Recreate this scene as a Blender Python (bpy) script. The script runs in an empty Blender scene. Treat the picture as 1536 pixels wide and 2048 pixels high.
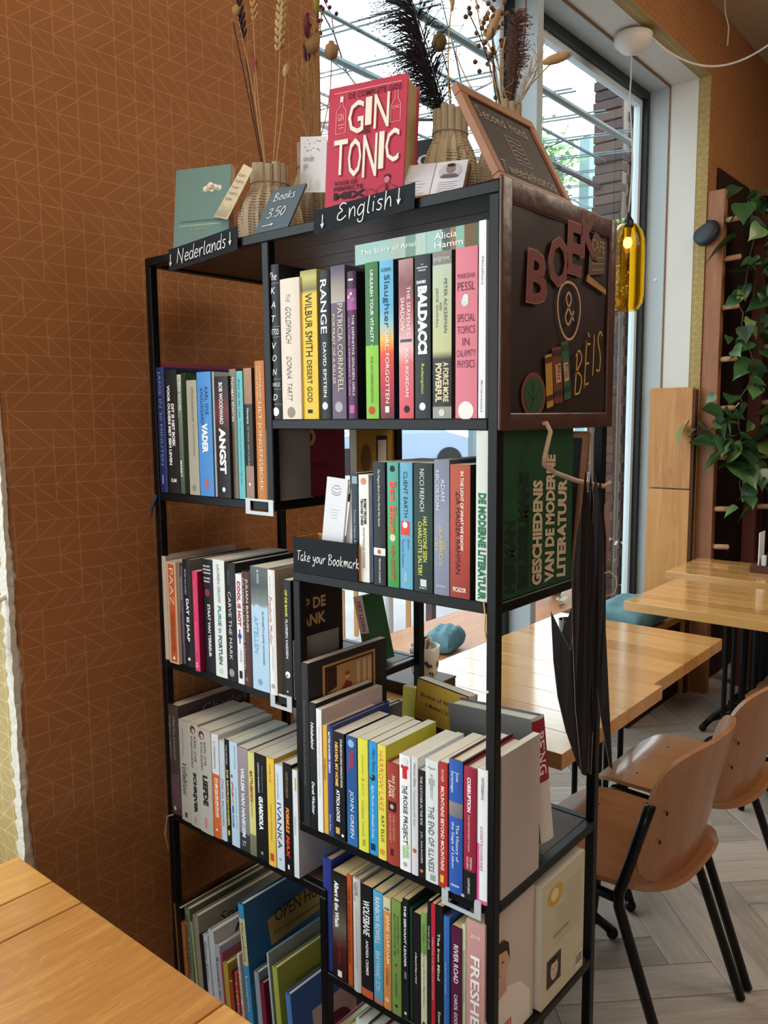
import bpy, bmesh, math, random
from mathutils import Vector, Matrix
S = bpy.context.scene
COL = S.collection
random.seed(7)
R = math.radians

# ---------------------------------------------------------------- camera, world, lights
cam_d = bpy.data.cameras.new('camera'); cam = bpy.data.objects.new('camera', cam_d); COL.objects.link(cam)
S.camera = cam
cam_d.sensor_fit = 'VERTICAL'; cam_d.sensor_height = 36; cam_d.sensor_width = 27
cam_d.lens = 1620.4/2048*36; cam_d.clip_start = .02; cam_d.clip_end = 200
CAM = Vector((1.392, -0.943, 1.5))
_r = Vector((.76590, .64296, 0)); _f = Vector((-.63845, .76054, -.1182)); _f.normalize()
_r = _f.cross(Vector((0, 0, 1))).normalized(); _u = _r.cross(_f)
cr, sr = math.cos(-.00867), math.sin(-.00867)
RX = _r*cr+_u*-sr*-1; UX = -_r*sr+_u*cr
m = Matrix((RX, UX, -_f)).transposed().to_4x4(); m.translation = CAM
cam.matrix_world = m

w = bpy.data.worlds.new('World'); S.world = w; w.use_nodes = True
bg = w.node_tree.nodes['Background']; bg.inputs[0].default_value = (.90, .96, 1, 1); bg.inputs[1].default_value = 5.2
S.view_settings.view_transform = 'Standard'; S.view_settings.look = 'None'
S.view_settings.gamma = 1; S.view_settings.use_curve_mapping = False
S.view_settings.exposure = -0.36

def area(name, loc, aim, sx, sy, power, col):
    l = bpy.data.lights.new(name, 'AREA'); l.shape = 'RECTANGLE'; l.size = sx; l.size_y = sy; l.energy = power; l.color = col
    o = bpy.data.objects.new(name, l); COL.objects.link(o); o.location = loc
    o.rotation_euler = (Vector(aim)-Vector(loc)).to_track_quat('-Z', 'Y').to_euler()
    return o
# daylight through the cafe's other windows and its warm ceiling lamps
area('daylight_front_windows', (2.2, -3.3, 1.9), (.5, .1, 1.0), 3.4, 1.8, 8, (.92, .96, 1))
area('daylight_side_window', (-.45, -1.5, 1.5), (1.2, -1.3, 1.0), 2.2, 1.9, 34, (.94, .97, 1))
area('ceiling_lamps_warm', (.95, -.9, 3.35), (.1, .0, 1.7), 1.2, 1.2, 31, (1, .80, .60))
area('ceiling_lamps_warm_far', (1.9, 2.4, 3.3), (.7, 1.8, 0), 1.8, 1.8, 80, (1, .86, .70))

# ---------------------------------------------------------------- materials
def lin(c):
    if isinstance(c, str):
        c = tuple(int(c[i:i+2], 16)/255 for i in (0, 2, 4))
    return tuple(x/12.92 if x <= .04045 else ((x+.055)/1.055)**2.4 for x in c)+(1,)
_M = {}
def mat(c, rough=.55, metal=0, spec=.25, emit=0):
    k = (c, rough, metal, spec, emit)
    if k in _M: return _M[k]
    m = bpy.data.materials.new('paint_'+str(c)); m.use_nodes = True
    b = m.node_tree.nodes['Principled BSDF']
    b.inputs['Base Color'].default_value = lin(c); b.inputs['Roughness'].default_value = rough
    b.inputs['Metallic'].default_value = metal; b.inputs['Specular IOR Level'].default_value = spec
    if emit:
        b.inputs['Emission Color'].default_value = lin(c); b.inputs['Emission Strength'].default_value = emit
    _M[k] = m; return m
class NT:
    def __init__(s, name):
        s.m = bpy.data.materials.new(name); s.m.use_nodes = True; s.t = s.m.node_tree; s.b = s.t.nodes['Principled BSDF']
    def n(s, typ, **kw):
        n = s.t.nodes.new(typ)
        for k, v in kw.items(): setattr(n, k, v)
        return n
    def l(s, a, b): s.t.links.new(a, b)
    def math(s, op, a, b=None, c=None):
        n = s.n('ShaderNodeMath', operation=op)
        for i, v in enumerate((a, b, c)):
            if v is None: continue
            if isinstance(v, (int, float)): n.inputs[i].default_value = v
            else: s.l(v, n.inputs[i])
        return n.outputs[0]
    def mix(s, f, a, b):
        n = s.n('ShaderNodeMix', data_type='RGBA')
        if isinstance(f, (int, float)): n.inputs[0].default_value = f
        else: s.l(f, n.inputs[0])
        for i, v in ((6, a), (7, b)):
            if isinstance(v, tuple): n.inputs[i].default_value = v
            else: s.l(v, n.inputs[i])
        return n.outputs[2]
    def coord(s, kind='Object'):
        return s.n('ShaderNodeTexCoord').outputs[kind]
    def noise(s, vec, scale, detail=3, rough=.5):
        n = s.n('ShaderNodeTexNoise'); n.inputs['Scale'].default_value = scale; n.inputs['Detail'].default_value = detail
        n.inputs['Roughness'].default_value = rough
        if vec is not None: s.l(vec, n.inputs['Vector'])
        return n.outputs['Fac']
    def scaled(s, vec, sc):
        n = s.n('ShaderNodeMapping'); n.inputs['Scale'].default_value = sc; s.l(vec, n.inputs['Vector']); return n.outputs[0]
    def ramp(s, f, stops, interp='LINEAR'):
        n = s.n('ShaderNodeValToRGB'); n.color_ramp.interpolation = interp
        e = n.color_ramp.elements
        while len(e) > 1: e.remove(e[-1])
        e[0].position = stops[0][0]; e[0].color = stops[0][1]
        for p, c in stops[1:]:
            x = e.new(p); x.color = c
        s.l(f, n.inputs[0]); return n.outputs[0]
    def bump(s, h, strength=.3, dist=.002):
        n = s.n('ShaderNodeBump'); n.inputs['Strength'].default_value = strength; n.inputs['Distance'].default_value = dist
        s.l(h, n.inputs['Height']); s.l(n.outputs[0], s.b.inputs['Normal'])
    def out(s, col=None, rough=None, spec=None):
        if col is not None: s.l(col, s.b.inputs['Base Color'])
        if rough is not None: s.b.inputs['Roughness'].default_value = rough
        if spec is not None: s.b.inputs['Specular IOR Level'].default_value = spec
        return s.m
def wallpaper(name, base, base2, line, ua='Y'):
    t = NT(name); g = t.coord()
    sp = t.n('ShaderNodeSeparateXYZ'); t.l(g, sp.inputs[0])
    u = t.math('DIVIDE', t.math('ADD', sp.outputs[ua], 5.0+.263-.044*.0), .0425); v = t.math('DIVIDE', t.math('ADD', sp.outputs['Z'], -1.479+.0685*40), .0685)
    row = t.math('FLOOR', v); vv = t.math('FRACT', v)
    tt = t.math('ABSOLUTE', t.math('SUBTRACT', vv, .5))           # 0 mid, .5 edge
    par = t.math('MULTIPLY_ADD', t.math('MODULO', row, 2.0), 2.0, -1.0)
    rnd_in = t.n('ShaderNodeCombineXYZ')
    uc = t.math('ADD', u, t.math('MULTIPLY', t.math('MULTIPLY', tt, 2.1), par))
    def line_at(x, wd):
        f = t.math('ABSOLUTE', t.math('SUBTRACT', t.math('FRACT', x), .5))
        return t.math('GREATER_THAN', f, .5-wd)
    chev = line_at(uc, .030)
    vert = line_at(u, .022)
    hor = t.math('MAXIMUM', t.math('GREATER_THAN', tt, .5-.013), t.math('LESS_THAN', tt, .012))
    def rnd(a, b, seed):
        c = t.n('ShaderNodeCombineXYZ'); t.l(t.math('FLOOR', a), c.inputs[0]); t.l(t.math('FLOOR', b), c.inputs[1]); c.inputs[2].default_value = seed
        wn = t.n('ShaderNodeTexWhiteNoise'); t.l(c.outputs[0], wn.inputs[0]); return wn.outputs[0]
    keepv = t.math('LESS_THAN', rnd(t.math('ADD', u, .5), v, 3.1), .68)
    keepc = t.math('LESS_THAN', rnd(t.math('ADD', uc, .5), v, 8.7), .9)
    wear = t.math('MULTIPLY_ADD', t.noise(g, 60, 4, .7), .9, .25)
    ln = t.math('MAXIMUM', hor, t.math('MAXIMUM', t.math('MULTIPLY', chev, keepc), t.math('MULTIPLY', vert, keepv)))
    ln = t.math('MULTIPLY', ln, t.math('MINIMUM', wear, 1.0))
    ln = t.math('MULTIPLY', ln, .6)
    nz = t.noise(g, 5, 5, .65); bc = t.mix(nz, lin(base), lin(base2))
    sp2 = t.math('GREATER_THAN', t.noise(g, 230, 2, .8), .66)
    bc = t.mix(t.math('MULTIPLY', sp2, .22), bc, lin(line))
    c = t.mix(ln, bc, lin(line)); t.bump(t.noise(g, 350, 2), .12, .0006)
    return t.out(c, .66, .2)
def wood(name, c1, c2, axis='Y', sc=1, rough=.35, knots=False, spec=.5, coat=0):
    t = NT(name); g = t.coord()
    s = {'X': (1.2, 16, 16), 'Y': (16, 1.2, 16), 'Z': (16, 16, 1.2)}[axis]
    v = t.scaled(g, tuple(x*sc for x in s))
    n1 = t.noise(v, 2.5, 6, .6)
    wv = t.n('ShaderNodeTexNoise'); wv.inputs['Scale'].default_value = 1.1; wv.inputs['Detail'].default_value = 2; wv.inputs['Distortion'].default_value = 1.5; t.l(v, wv.inputs['Vector'])
    f = t.math('FRACT', t.math('MULTIPLY', wv.outputs['Fac'], 9.0))
    f = t.math('MULTIPLY', t.math('POWER', f, 4.0), .20)
    f = t.math('ADD', t.math('MULTIPLY', n1, .9), f)
    oi = t.n('ShaderNodeObjectInfo')
    f = t.math('ADD', f, t.math('MULTIPLY_ADD', oi.outputs['Random'], .46, -.26))
    col = t.ramp(f, [(.22, lin(c2)), (.75, lin(c1)), (1, lin(c2))])
    t.bump(n1, .15, .0008)
    if coat: t.b.inputs['Coat Weight'].default_value = coat; t.b.inputs['Coat Roughness'].default_value = .12
    return t.out(col, rough, spec)
def speckled(name, a, b, scale, rough=.8, bs=.4, dist=.003):
    t = NT(name); g = t.coord(); n = t.noise(g, scale, 5, .6)
    t.bump(n, bs, dist); return t.out(t.mix(n, lin(a), lin(b)), rough)
def pages_mat():
    t = NT('page_edges'); g = t.coord(); v = t.scaled(g, (900, 1, 1)); n = t.noise(v, 1, 2)
    t.bump(n, .3, .0005); return t.out(t.mix(n, lin('cfc6b2'), lin('ece6d8')), .85, .2)
def grad_mat(stops, H, rough=.4, interp='LINEAR', nz=0):
    """printed cover: colour changes with height over the spine (stops 0 bottom .. 1 top)"""
    t = NT('printed_cover'); g = t.coord(); sp = t.n('ShaderNodeSeparateXYZ'); t.l(g, sp.inputs[0])
    f = t.math('DIVIDE', sp.outputs['Z'], H)
    if nz: f = t.math('ADD', f, t.math('MULTIPLY_ADD', t.noise(g, 60, 4, .7), nz, -nz/2))
    return t.out(t.ramp(f, [(p, lin(c)) for p, c in stops], interp), rough, .25)
def printed_text_mat():
    t = NT('printed_page'); g = t.coord(); sp = t.n('ShaderNodeSeparateXYZ'); t.l(g, sp.inputs[0])
    z = t.math('MULTIPLY_ADD', sp.outputs['Z'], 210.0, t.math('MULTIPLY', t.noise(g, 14, 1), 5.0))
    f = t.math('GREATER_THAN', t.math('FRACT', z), .56)
    n = t.noise(t.scaled(g, (420, 420, 6)), 1, 2); f = t.math('MULTIPLY', f, t.math('GREATER_THAN', n, .46))
    blk = t.math('GREATER_THAN', t.noise(t.scaled(g, (18, 18, 9)), 1, 1), .42)
    return t.out(t.mix(t.math('MULTIPLY', t.math('MULTIPLY', f, blk), .75), t.mix(t.noise(g, 22, 3), lin('b9aa8c'), lin('8f8168')), lin('3c352c')), .85)
PAGES = pages_mat()
PAGES_OLD = speckled('yellowed_pages', 'b99c6c', 'd2b98c', 300, .85, .2, .0004)
BLACK = mat('15171b', .38, 0, .5)
STEEL = mat('07090b', .42, 0, .22)
WHITEM = mat('d9dcdb', .45)
CARD = mat('1f2226', .75, 0, .12)
CHALK = mat('e6e8e6', .9, 0, .1)
BOARD = wood('dark_stained_boards', '4a342c', '2a1e1a', 'X', 1, .5, spec=.25)
OAK = wood('varnished_oak', 'cf9850', 'a87038', 'Y', 1.5, .3, spec=.5, coat=.25)
OAKX = wood('varnished_oak_across', 'd6a565', 'b98449', 'X', .6, .16, spec=.6, coat=1)
BEECH = wood('beech_plywood', 'a8764e', '8c5c38', 'Z', .8, .32, coat=.3)
BEECHS = wood('beech_seat', '9e7048', '835533', 'X', .8, .3, coat=.4)
PINE = wood('knotty_boards', 'c08a4c', '9a6430', 'Z', .8, .5)
REDWOOD = wood('red_brown_board', 'a8734a', '8a5836', 'Z', .8, .5)
GREYWOOD = wood('grey_oak_planks', 'b0a59a', '8a7f76', 'Y', .9, .42)
PRINT = printed_text_mat()
WP = wallpaper('orange_brown_wallpaper', 'a06c40', '855430', 'c29870')
WPG = wallpaper('wallpaper_painted_sheen', 'a5905c', '8c7746', 'd6c9a0', 'X')  # window light's gold sheen on the same wallpaper, put into its base colours

# ---------------------------------------------------------------- mesh helpers
def link(name, me, m, parent=None, loc=None, rot=None, smooth=False):
    o = bpy.data.objects.new(name, me); COL.objects.link(o)
    if isinstance(m, (list, tuple)):
        for x in m: me.materials.append(x)
    elif m is not None: me.materials.append(m)
    if parent is not None: o.parent = parent
    if loc is not None: o.location = loc
    if rot is not None: o.rotation_euler = rot
    if smooth:
        for p in me.polygons: p.use_smooth = True
    return o
def mesh(vs, fs, name='m'):
    me = bpy.data.meshes.new(name); me.from_pydata([tuple(v) for v in vs], [], fs); me.update(); return me
def tag(o, label, cat, group=None, kind=None):
    o['label'] = label; o['category'] = cat
    if group: o['group'] = group
    if kind: o['kind'] = kind
    return o
def thing(name, label, cat, loc=(0, 0, 0), rz=0, group=None, rot=None):
    o = bpy.data.objects.new(name, None); COL.objects.link(o); o.location = loc
    o.rotation_euler = rot if rot else (0, 0, rz); o.empty_display_size = .05
    return tag(o, label, cat, group)
class MB:
    def __init__(s): s.bm = bmesh.new()
    def box(s, x0, x1, y0, y1, z0, z1, M=None):
        vs = [s.bm.verts.new(Vector((x, y, z)) if M is None else M @ Vector((x, y, z))) for x in (x0, x1) for y in (y0, y1) for z in (z0, z1)]
        for f in ((0, 1, 3, 2), (4, 6, 7, 5), (0, 4, 5, 1), (2, 3, 7, 6), (0, 2, 6, 4), (1, 5, 7, 3)):
            s.bm.faces.new([vs[i] for i in f])
        return s
    def tube(s, pts, rad, n=8, cap=True):
        pts = [Vector(p) for p in pts]; rings = []
        rr = rad if isinstance(rad, (list, tuple)) else [rad]*len(pts)
        up = None
        for i, p in enumerate(pts):
            d = (pts[min(i+1, len(pts)-1)]-pts[max(i-1, 0)]).normalized()
            if up is None: up = d.orthogonal().normalized()
            a = (up-d*up.dot(d))
            a = a.normalized() if a.length > 1e-5 else d.orthogonal().normalized()
            up = a; b = d.cross(a)
            rings.append([s.bm.verts.new(p+(a*math.cos(2*math.pi*k/n)+b*math.sin(2*math.pi*k/n))*rr[i]) for k in range(n)])
        for q in range(len(rings)-1):
            for k in range(n):
                s.bm.faces.new((rings[q][k], rings[q][(k+1) % n], rings[q+1][(k+1) % n], rings[q+1][k]))
        if cap and n > 2:
            s.bm.faces.new(rings[0][::-1]); s.bm.faces.new(rings[-1])
        return s
    def lathe(s, prof, n=24, c=(0, 0, 0), pleat=0):
        rings = []
        for r_, z in prof:
            rings.append([s.bm.verts.new((c[0]+r_*(1+(pleat if k % 2 else -pleat))*math.cos(2*math.pi*k/n), c[1]+r_*(1+(pleat if k % 2 else -pleat))*math.sin(2*math.pi*k/n), c[2]+z)) for k in range(n)])
        for q in range(len(rings)-1):
            for k in range(n):
                s.bm.faces.new((rings[q][k], rings[q][(k+1) % n], rings[q+1][(k+1) % n], rings[q+1][k]))
        if prof[0][0] > 1e-4: s.bm.faces.new(rings[0][::-1])
        if prof[-1][0] > 1e-4: s.bm.faces.new(rings[-1])
        return s
    def ball(s, c, r_, sx=1, sy=1, sz=1, n=8, M=None):
        if n <= 4 and M is None:
            c = Vector(c); v = [s.bm.verts.new(c+Vector(d)) for d in ((r_*sx, 0, 0), (0, r_*sy, 0), (-r_*sx, 0, 0), (0, -r_*sy, 0), (0, 0, r_*sz), (0, 0, -r_*sz))]
            for i in range(4): s.bm.faces.new((v[i], v[(i+1) % 4], v[4])); s.bm.faces.new((v[(i+1) % 4], v[i], v[5]))
            return s
        m_ = Matrix.Translation(Vector(c)) @ (M if M is not None else Matrix.Identity(4)) @ Matrix.Diagonal((r_*sx, r_*sy, r_*sz, 1))
        bmesh.ops.create_uvsphere(s.bm, u_segments=n, v_segments=max(4, n//2+1), radius=1, matrix=m_); return s
    def poly(s, pts):
        s.bm.faces.new([s.bm.verts.new(Vector(p)) for p in pts]); return s
    def done(s, name, m, parent=None, smooth=False, bevel=0, loc=None, rot=None, recalc=True):
        if bevel:
            bmesh.ops.bevel(s.bm, geom=s.bm.edges[:], offset=bevel, segments=2 if bevel > .002 else 1, affect='EDGES', profile=.6)
        if recalc: bmesh.ops.recalc_face_normals(s.bm, faces=s.bm.faces)
        me = bpy.data.meshes.new(name); s.bm.to_mesh(me); s.bm.free()
        return link(name, me, m, parent, loc, rot, smooth)
def box(name, m, parent, x0, x1, y0, y1, z0, z1, bevel=0, **k):
    return MB().box(x0, x1, y0, y1, z0, z1).done(name, m, parent, bevel=bevel, **k)
def struct(o): o['kind'] = 'structure'; return o

# lettering -------------------------------------------------------
_T = {}
def text_geo(s, off=0.0, shear=0.0, res=2):
    k = (s, off, shear)
    if k in _T: return _T[k]
    cu = bpy.data.curves.new('t', 'FONT'); cu.body = s; cu.resolution_u = res; cu.fill_mode = 'FRONT'; cu.offset = off; cu.shear = shear
    cu.align_x = 'CENTER' if '\n' in s else 'LEFT'
    if '\n' in s: cu.space_line = .8
    o = bpy.data.objects.new('t', cu); COL.objects.link(o)
    me = bpy.data.meshes.new_from_object(o.evaluated_get(bpy.context.evaluated_depsgraph_get()))
    vs = [v.co.copy() for v in me.vertices]; fs = [tuple(p.vertices) for p in me.polygons]
    bpy.data.objects.remove(o); bpy.data.curves.remove(cu); bpy.data.meshes.remove(me)
    if not vs: vs = [Vector((0, 0, 0))]; fs = []
    x0 = min(v.x for v in vs); x1 = max(v.x for v in vs); y0 = min(v.y for v in vs); y1 = max(v.y for v in vs)
    r_ = ([((v.x-x0)/max(1e-6, x1-x0), (v.y-y0)/max(1e-6, y1-y0)) for v in vs], fs, (x1-x0), (y1-y0))
    _T[k] = r_; return r_
class Flat:
    """flat print collected by colour on a plane: O + u*U + v*V, lifted along N"""
    def __init__(s, O, U, V, lift=.0004, bulge=None):
        s.O, s.U, s.V = Vector(O), Vector(U).normalized(), Vector(V).normalized(); s.N = s.U.cross(s.V).normalized()
        s.d = {}; s.lift = lift; s.bulge = bulge
    def add(s, col, pts, faces, lay=1):
        vs, fs = s.d.setdefault(col, ([], []))
        b = len(vs)
        for (u, v) in pts:
            e = s.lift*lay+(s.bulge(u) if s.bulge else 0)
            vs.append(s.O+s.U*u+s.V*v+s.N*e)
        fs += [tuple(i+b for i in f) for f in faces]
    def text(s, t, col, u0, u1, v0, v1, rot=0, off=0.0, shear=0.0, lay=3):
        """fit text into the rectangle; rot=0 reads along +u, rot=1 reads down (-v)"""
        g, fs, _, _ = text_geo(t, off, shear)
        if rot == 0: pts = [(u0+a*(u1-u0), v0+b*(v1-v0)) for a, b in g]
        elif rot == 1: pts = [(u0+b*(u1-u0), v1-a*(v1-v0)) for a, b in g]
        else: pts = [(u1-b*(u1-u0), v0+a*(v1-v0)) for a, b in g]
        s.add(col, pts, fs, lay)
    def rect(s, col, u0, u1, v0, v1, lay=1):
        if s.bulge:
            n = 6; pts = [(u0+(u1-u0)*i/n, v) for v in (v0, v1) for i in range(n+1)]
            return s.add(col, pts, [(i, i+1, i+n+2, i+n+1) for i in range(n)], lay)
        s.add(col, [(u0, v0), (u1, v0), (u1, v1), (u0, v1)], [(0, 1, 2, 3)], lay)
    def poly(s, col, pts, lay=1): s.add(col, pts, [tuple(range(len(pts)))], lay)
    def disc(s, col, u, v, r_, r2=None, n=20, lay=1, a0=0, a1=2*math.pi):
        r2 = r2 or r_
        if s.bulge:
            return s.add(col, [(u, v)]+[(u+r_*math.cos(2*math.pi*k/n), v+r2*math.sin(2*math.pi*k/n)) for k in range(n)], [(0, 1+k, 1+(k+1) % n) for k in range(n)], lay)
        s.poly(col, [(u+r_*math.cos(a0+(a1-a0)*k/n), v+r2*math.sin(a0+(a1-a0)*k/n)) for k in range(n)], lay)
    def ring(s, col, u, v, r_, r2, wd, n=28, lay=2, frac=1.0, wob=0):
        pts = []
        for k in range(n+1):
            a = 2*math.pi*k/n*frac+1.4; q = 1+wob*math.sin(3*a)
            pts.append((u+r_*q*math.cos(a), v+r2*q*math.sin(a)))
        s.stroke(col, pts, wd, lay)
    def stroke(s, col, pts, wd, lay=3, smooth=0):
        if smooth and len(pts) > 2:
            q = []
            P = [pts[0]]+list(pts)+[pts[-1]]
            for i in range(1, len(P)-2):
                p0, p1, p2, p3 = P[i-1:i+3]
                for j in range(smooth):
                    t = j/smooth
                    q.append(tuple(.5*((2*p1[c])+(-p0[c]+p2[c])*t+(2*p0[c]-5*p1[c]+4*p2[c]-p3[c])*t*t+(-p0[c]+3*p1[c]-3*p2[c]+p3[c])*t**3) for c in (0, 1)))
            q.append(pts[-1]); pts = q
        L, Rr = [], []
        n = len(pts)
        for i in range(n):
            a = pts[max(0, i-1)]; b = pts[min(n-1, i+1)]
            dx, dy = b[0]-a[0], b[1]-a[1]; l = math.hypot(dx, dy) or 1
            nx, ny = -dy/l*wd/2, dx/l*wd/2
            L.append((pts[i][0]+nx, pts[i][1]+ny)); Rr.append((pts[i][0]-nx, pts[i][1]-ny))
        s.add(col, L+Rr, [(i, n+i, n+i+1, i+1) for i in range(n-1)], lay)
    def hand(s, t, col, u, v, h, wd, slant=.12, rise=0.0, lay=4, sx=1.0):
        for ch in t:
            adv, st = GL.get(ch, (5, []))
            for p in st:
                pts = [(u+(a/10+slant*b/10)*h*sx, v+b/10*h+rise*(a/10)*h) for a, b in p]
                s.stroke(col, pts, wd, lay, 5)
            u += adv/10*h*sx; v += rise*adv/10*h*sx
        return u
    def done(s, name, parent, rough=.6):
        for i, (c, (vs, fs)) in enumerate(s.d.items()):
            if not fs: continue
            me = mesh(vs, fs, name)
            link(name, me, c if not isinstance(c, str) else mat(c, rough, 0, .3), parent)
GL = {
 'N': (9, [[(0, 0), (1, 10), (1, 10), (6, 0), (6, 0), (7, 10)]]), 'e': (5.5, [[(.5, 3), (4, 3.4), (4, 5.2), (2, 6), (.3, 3), (1.5, 0), (4.5, 1)]]),
 'd': (6, [[(4, 5), (2, 6), (.2, 3), (1.5, 0), (4, 2), (5, 10), (5, 10), (4.4, 1), (5.4, 0)]]), 'r': (5, [[(.5, 6), (1, 0), (1, 0), (1.4, 4), (3, 6), (4.2, 5)]]),
 'l': (3.5, [[(1.4, 10), (1, 1), (2.4, 0)]]), 'a': (6, [[(4.2, 5), (2, 6), (.2, 3), (1.4, 0), (3.8, 2), (4.4, 6), (4.4, 6), (4.2, 1), (5.4, 0)]]),
 'n': (6, [[(.5, 6), (.8, 0), (.8, 0), (1.4, 4), (3.2, 6), (4.2, 4), (4.4, 0)]]), 's': (5, [[(4, 5.5), (2, 6), (1, 4.6), (3.4, 2.4), (2.6, 0), (.4, .6)]]),
 'E': (8, [[(6, 9), (3.4, 10), (1.4, 8), (3.6, 5.6), (1, 4), (.6, 1), (3.2, 0), (6.4, 2)]]), 'g': (6, [[(4.2, 5), (2, 6), (.2, 3), (1.4, 0), (3.8, 2), (4.4, 6), (4.4, 6), (4, -3), (1.6, -4), (.6, -2)]]),
 'i': (3, [[(1, 6), (1.1, 0)], [(1.2, 8.2), (1.4, 8.8)]]), 'h': (6, [[(.8, 10), (.8, 0), (.8, 0), (1.4, 4), (3.2, 6), (4.2, 4), (4.6, 0)]]),
 'B': (8, [[(1.4, 10), (1, 0)], [(0, 9), (3, 10.4), (5.4, 8.4), (1.6, 5.4), (1.6, 5.4), (6, 4), (5, .6), (.6, 0)]]), 'o': (6, [[(2.4, 6), (.3, 3), (2.2, 0), (4.6, 3), (2.4, 6), (4.8, 5.4)]]),
 'k': (6, [[(.8, 10), (.8, 0)], [(4, 6), (1, 3), (1, 3), (4.8, 0)]]), '3': (6, [[(.4, 9), (3, 10), (4.4, 8), (1.6, 5.4), (1.6, 5.4), (5, 3.4), (3, 0), (.2, 1)]]),
 '.': (2.5, [[(.6, 0), (1, .5)]]), '5': (6, [[(4.6, 10), (1.2, 9.8), (1.2, 9.8), (.8, 5.6), (3.6, 6), (4.8, 3), (2.4, 0), (.2, 1)]]), '0': (6, [[(2.6, 10), (.3, 5), (2.2, 0), (4.8, 5), (2.6, 10)]]),
 'T': (7, [[(0, 9.6), (7, 10.4)], [(3.2, 10), (2.8, 0)]]), 'y': (5.6, [[(.4, 6), (1.6, 2), (3.6, 3)], [(4.6, 6), (3.4, -1), (1.4, -4), (.2, -2.6)]]),
 'u': (6, [[(.5, 6), (.9, 1), (3, 0), (4.2, 6), (4.2, 6), (4.4, 1), (5.2, 0)]]), 'm': (9, [[(.5, 6), (.8, 0), (.8, 0), (1.6, 5), (3, 6), (3.6, 0), (3.6, 0), (4.6, 5), (6, 6), (7, 3), (7.2, 0)]]),
 'S': (7, [[(5.4, 9), (3, 10), (1, 8), (4.4, 4), (4, .6), (.6, .6)]]), 'c': (5, [[(4, 5), (2, 6), (.3, 3), (1.6, 0), (4.2, .8)]]), 'w': (7.5, [[(.4, 6), (1.6, 0), (1.6, 0), (3.4, 5), (3.4, 5), (4.8, 0), (4.8, 0), (6.4, 6)]]),
 ' ': (4, []), '|': (6, [[(2, 10), (2, 0)], [(0, 3), (2, 0), (2, 0), (4, 3)]]), '-': (12, [[(.4, 2), (10, 3)], [(7.6, 4.6), (10, 3), (10, 3), (8, 1)]]),
 'I': (3.5, [[(1, 10), (1.2, 0)]]), 'È': (6, [[(4.8, 10), (1, 9.8), (1, 9.8), (1, 0), (1, 0), (5, .4)], [(1, 5), (4.4, 5.4)], [(2, 12.6), (3.6, 11.6)]]),
 'j': (3, [[(1.5, 6), (1, -3), (-1, -3)]]),
}

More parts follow.
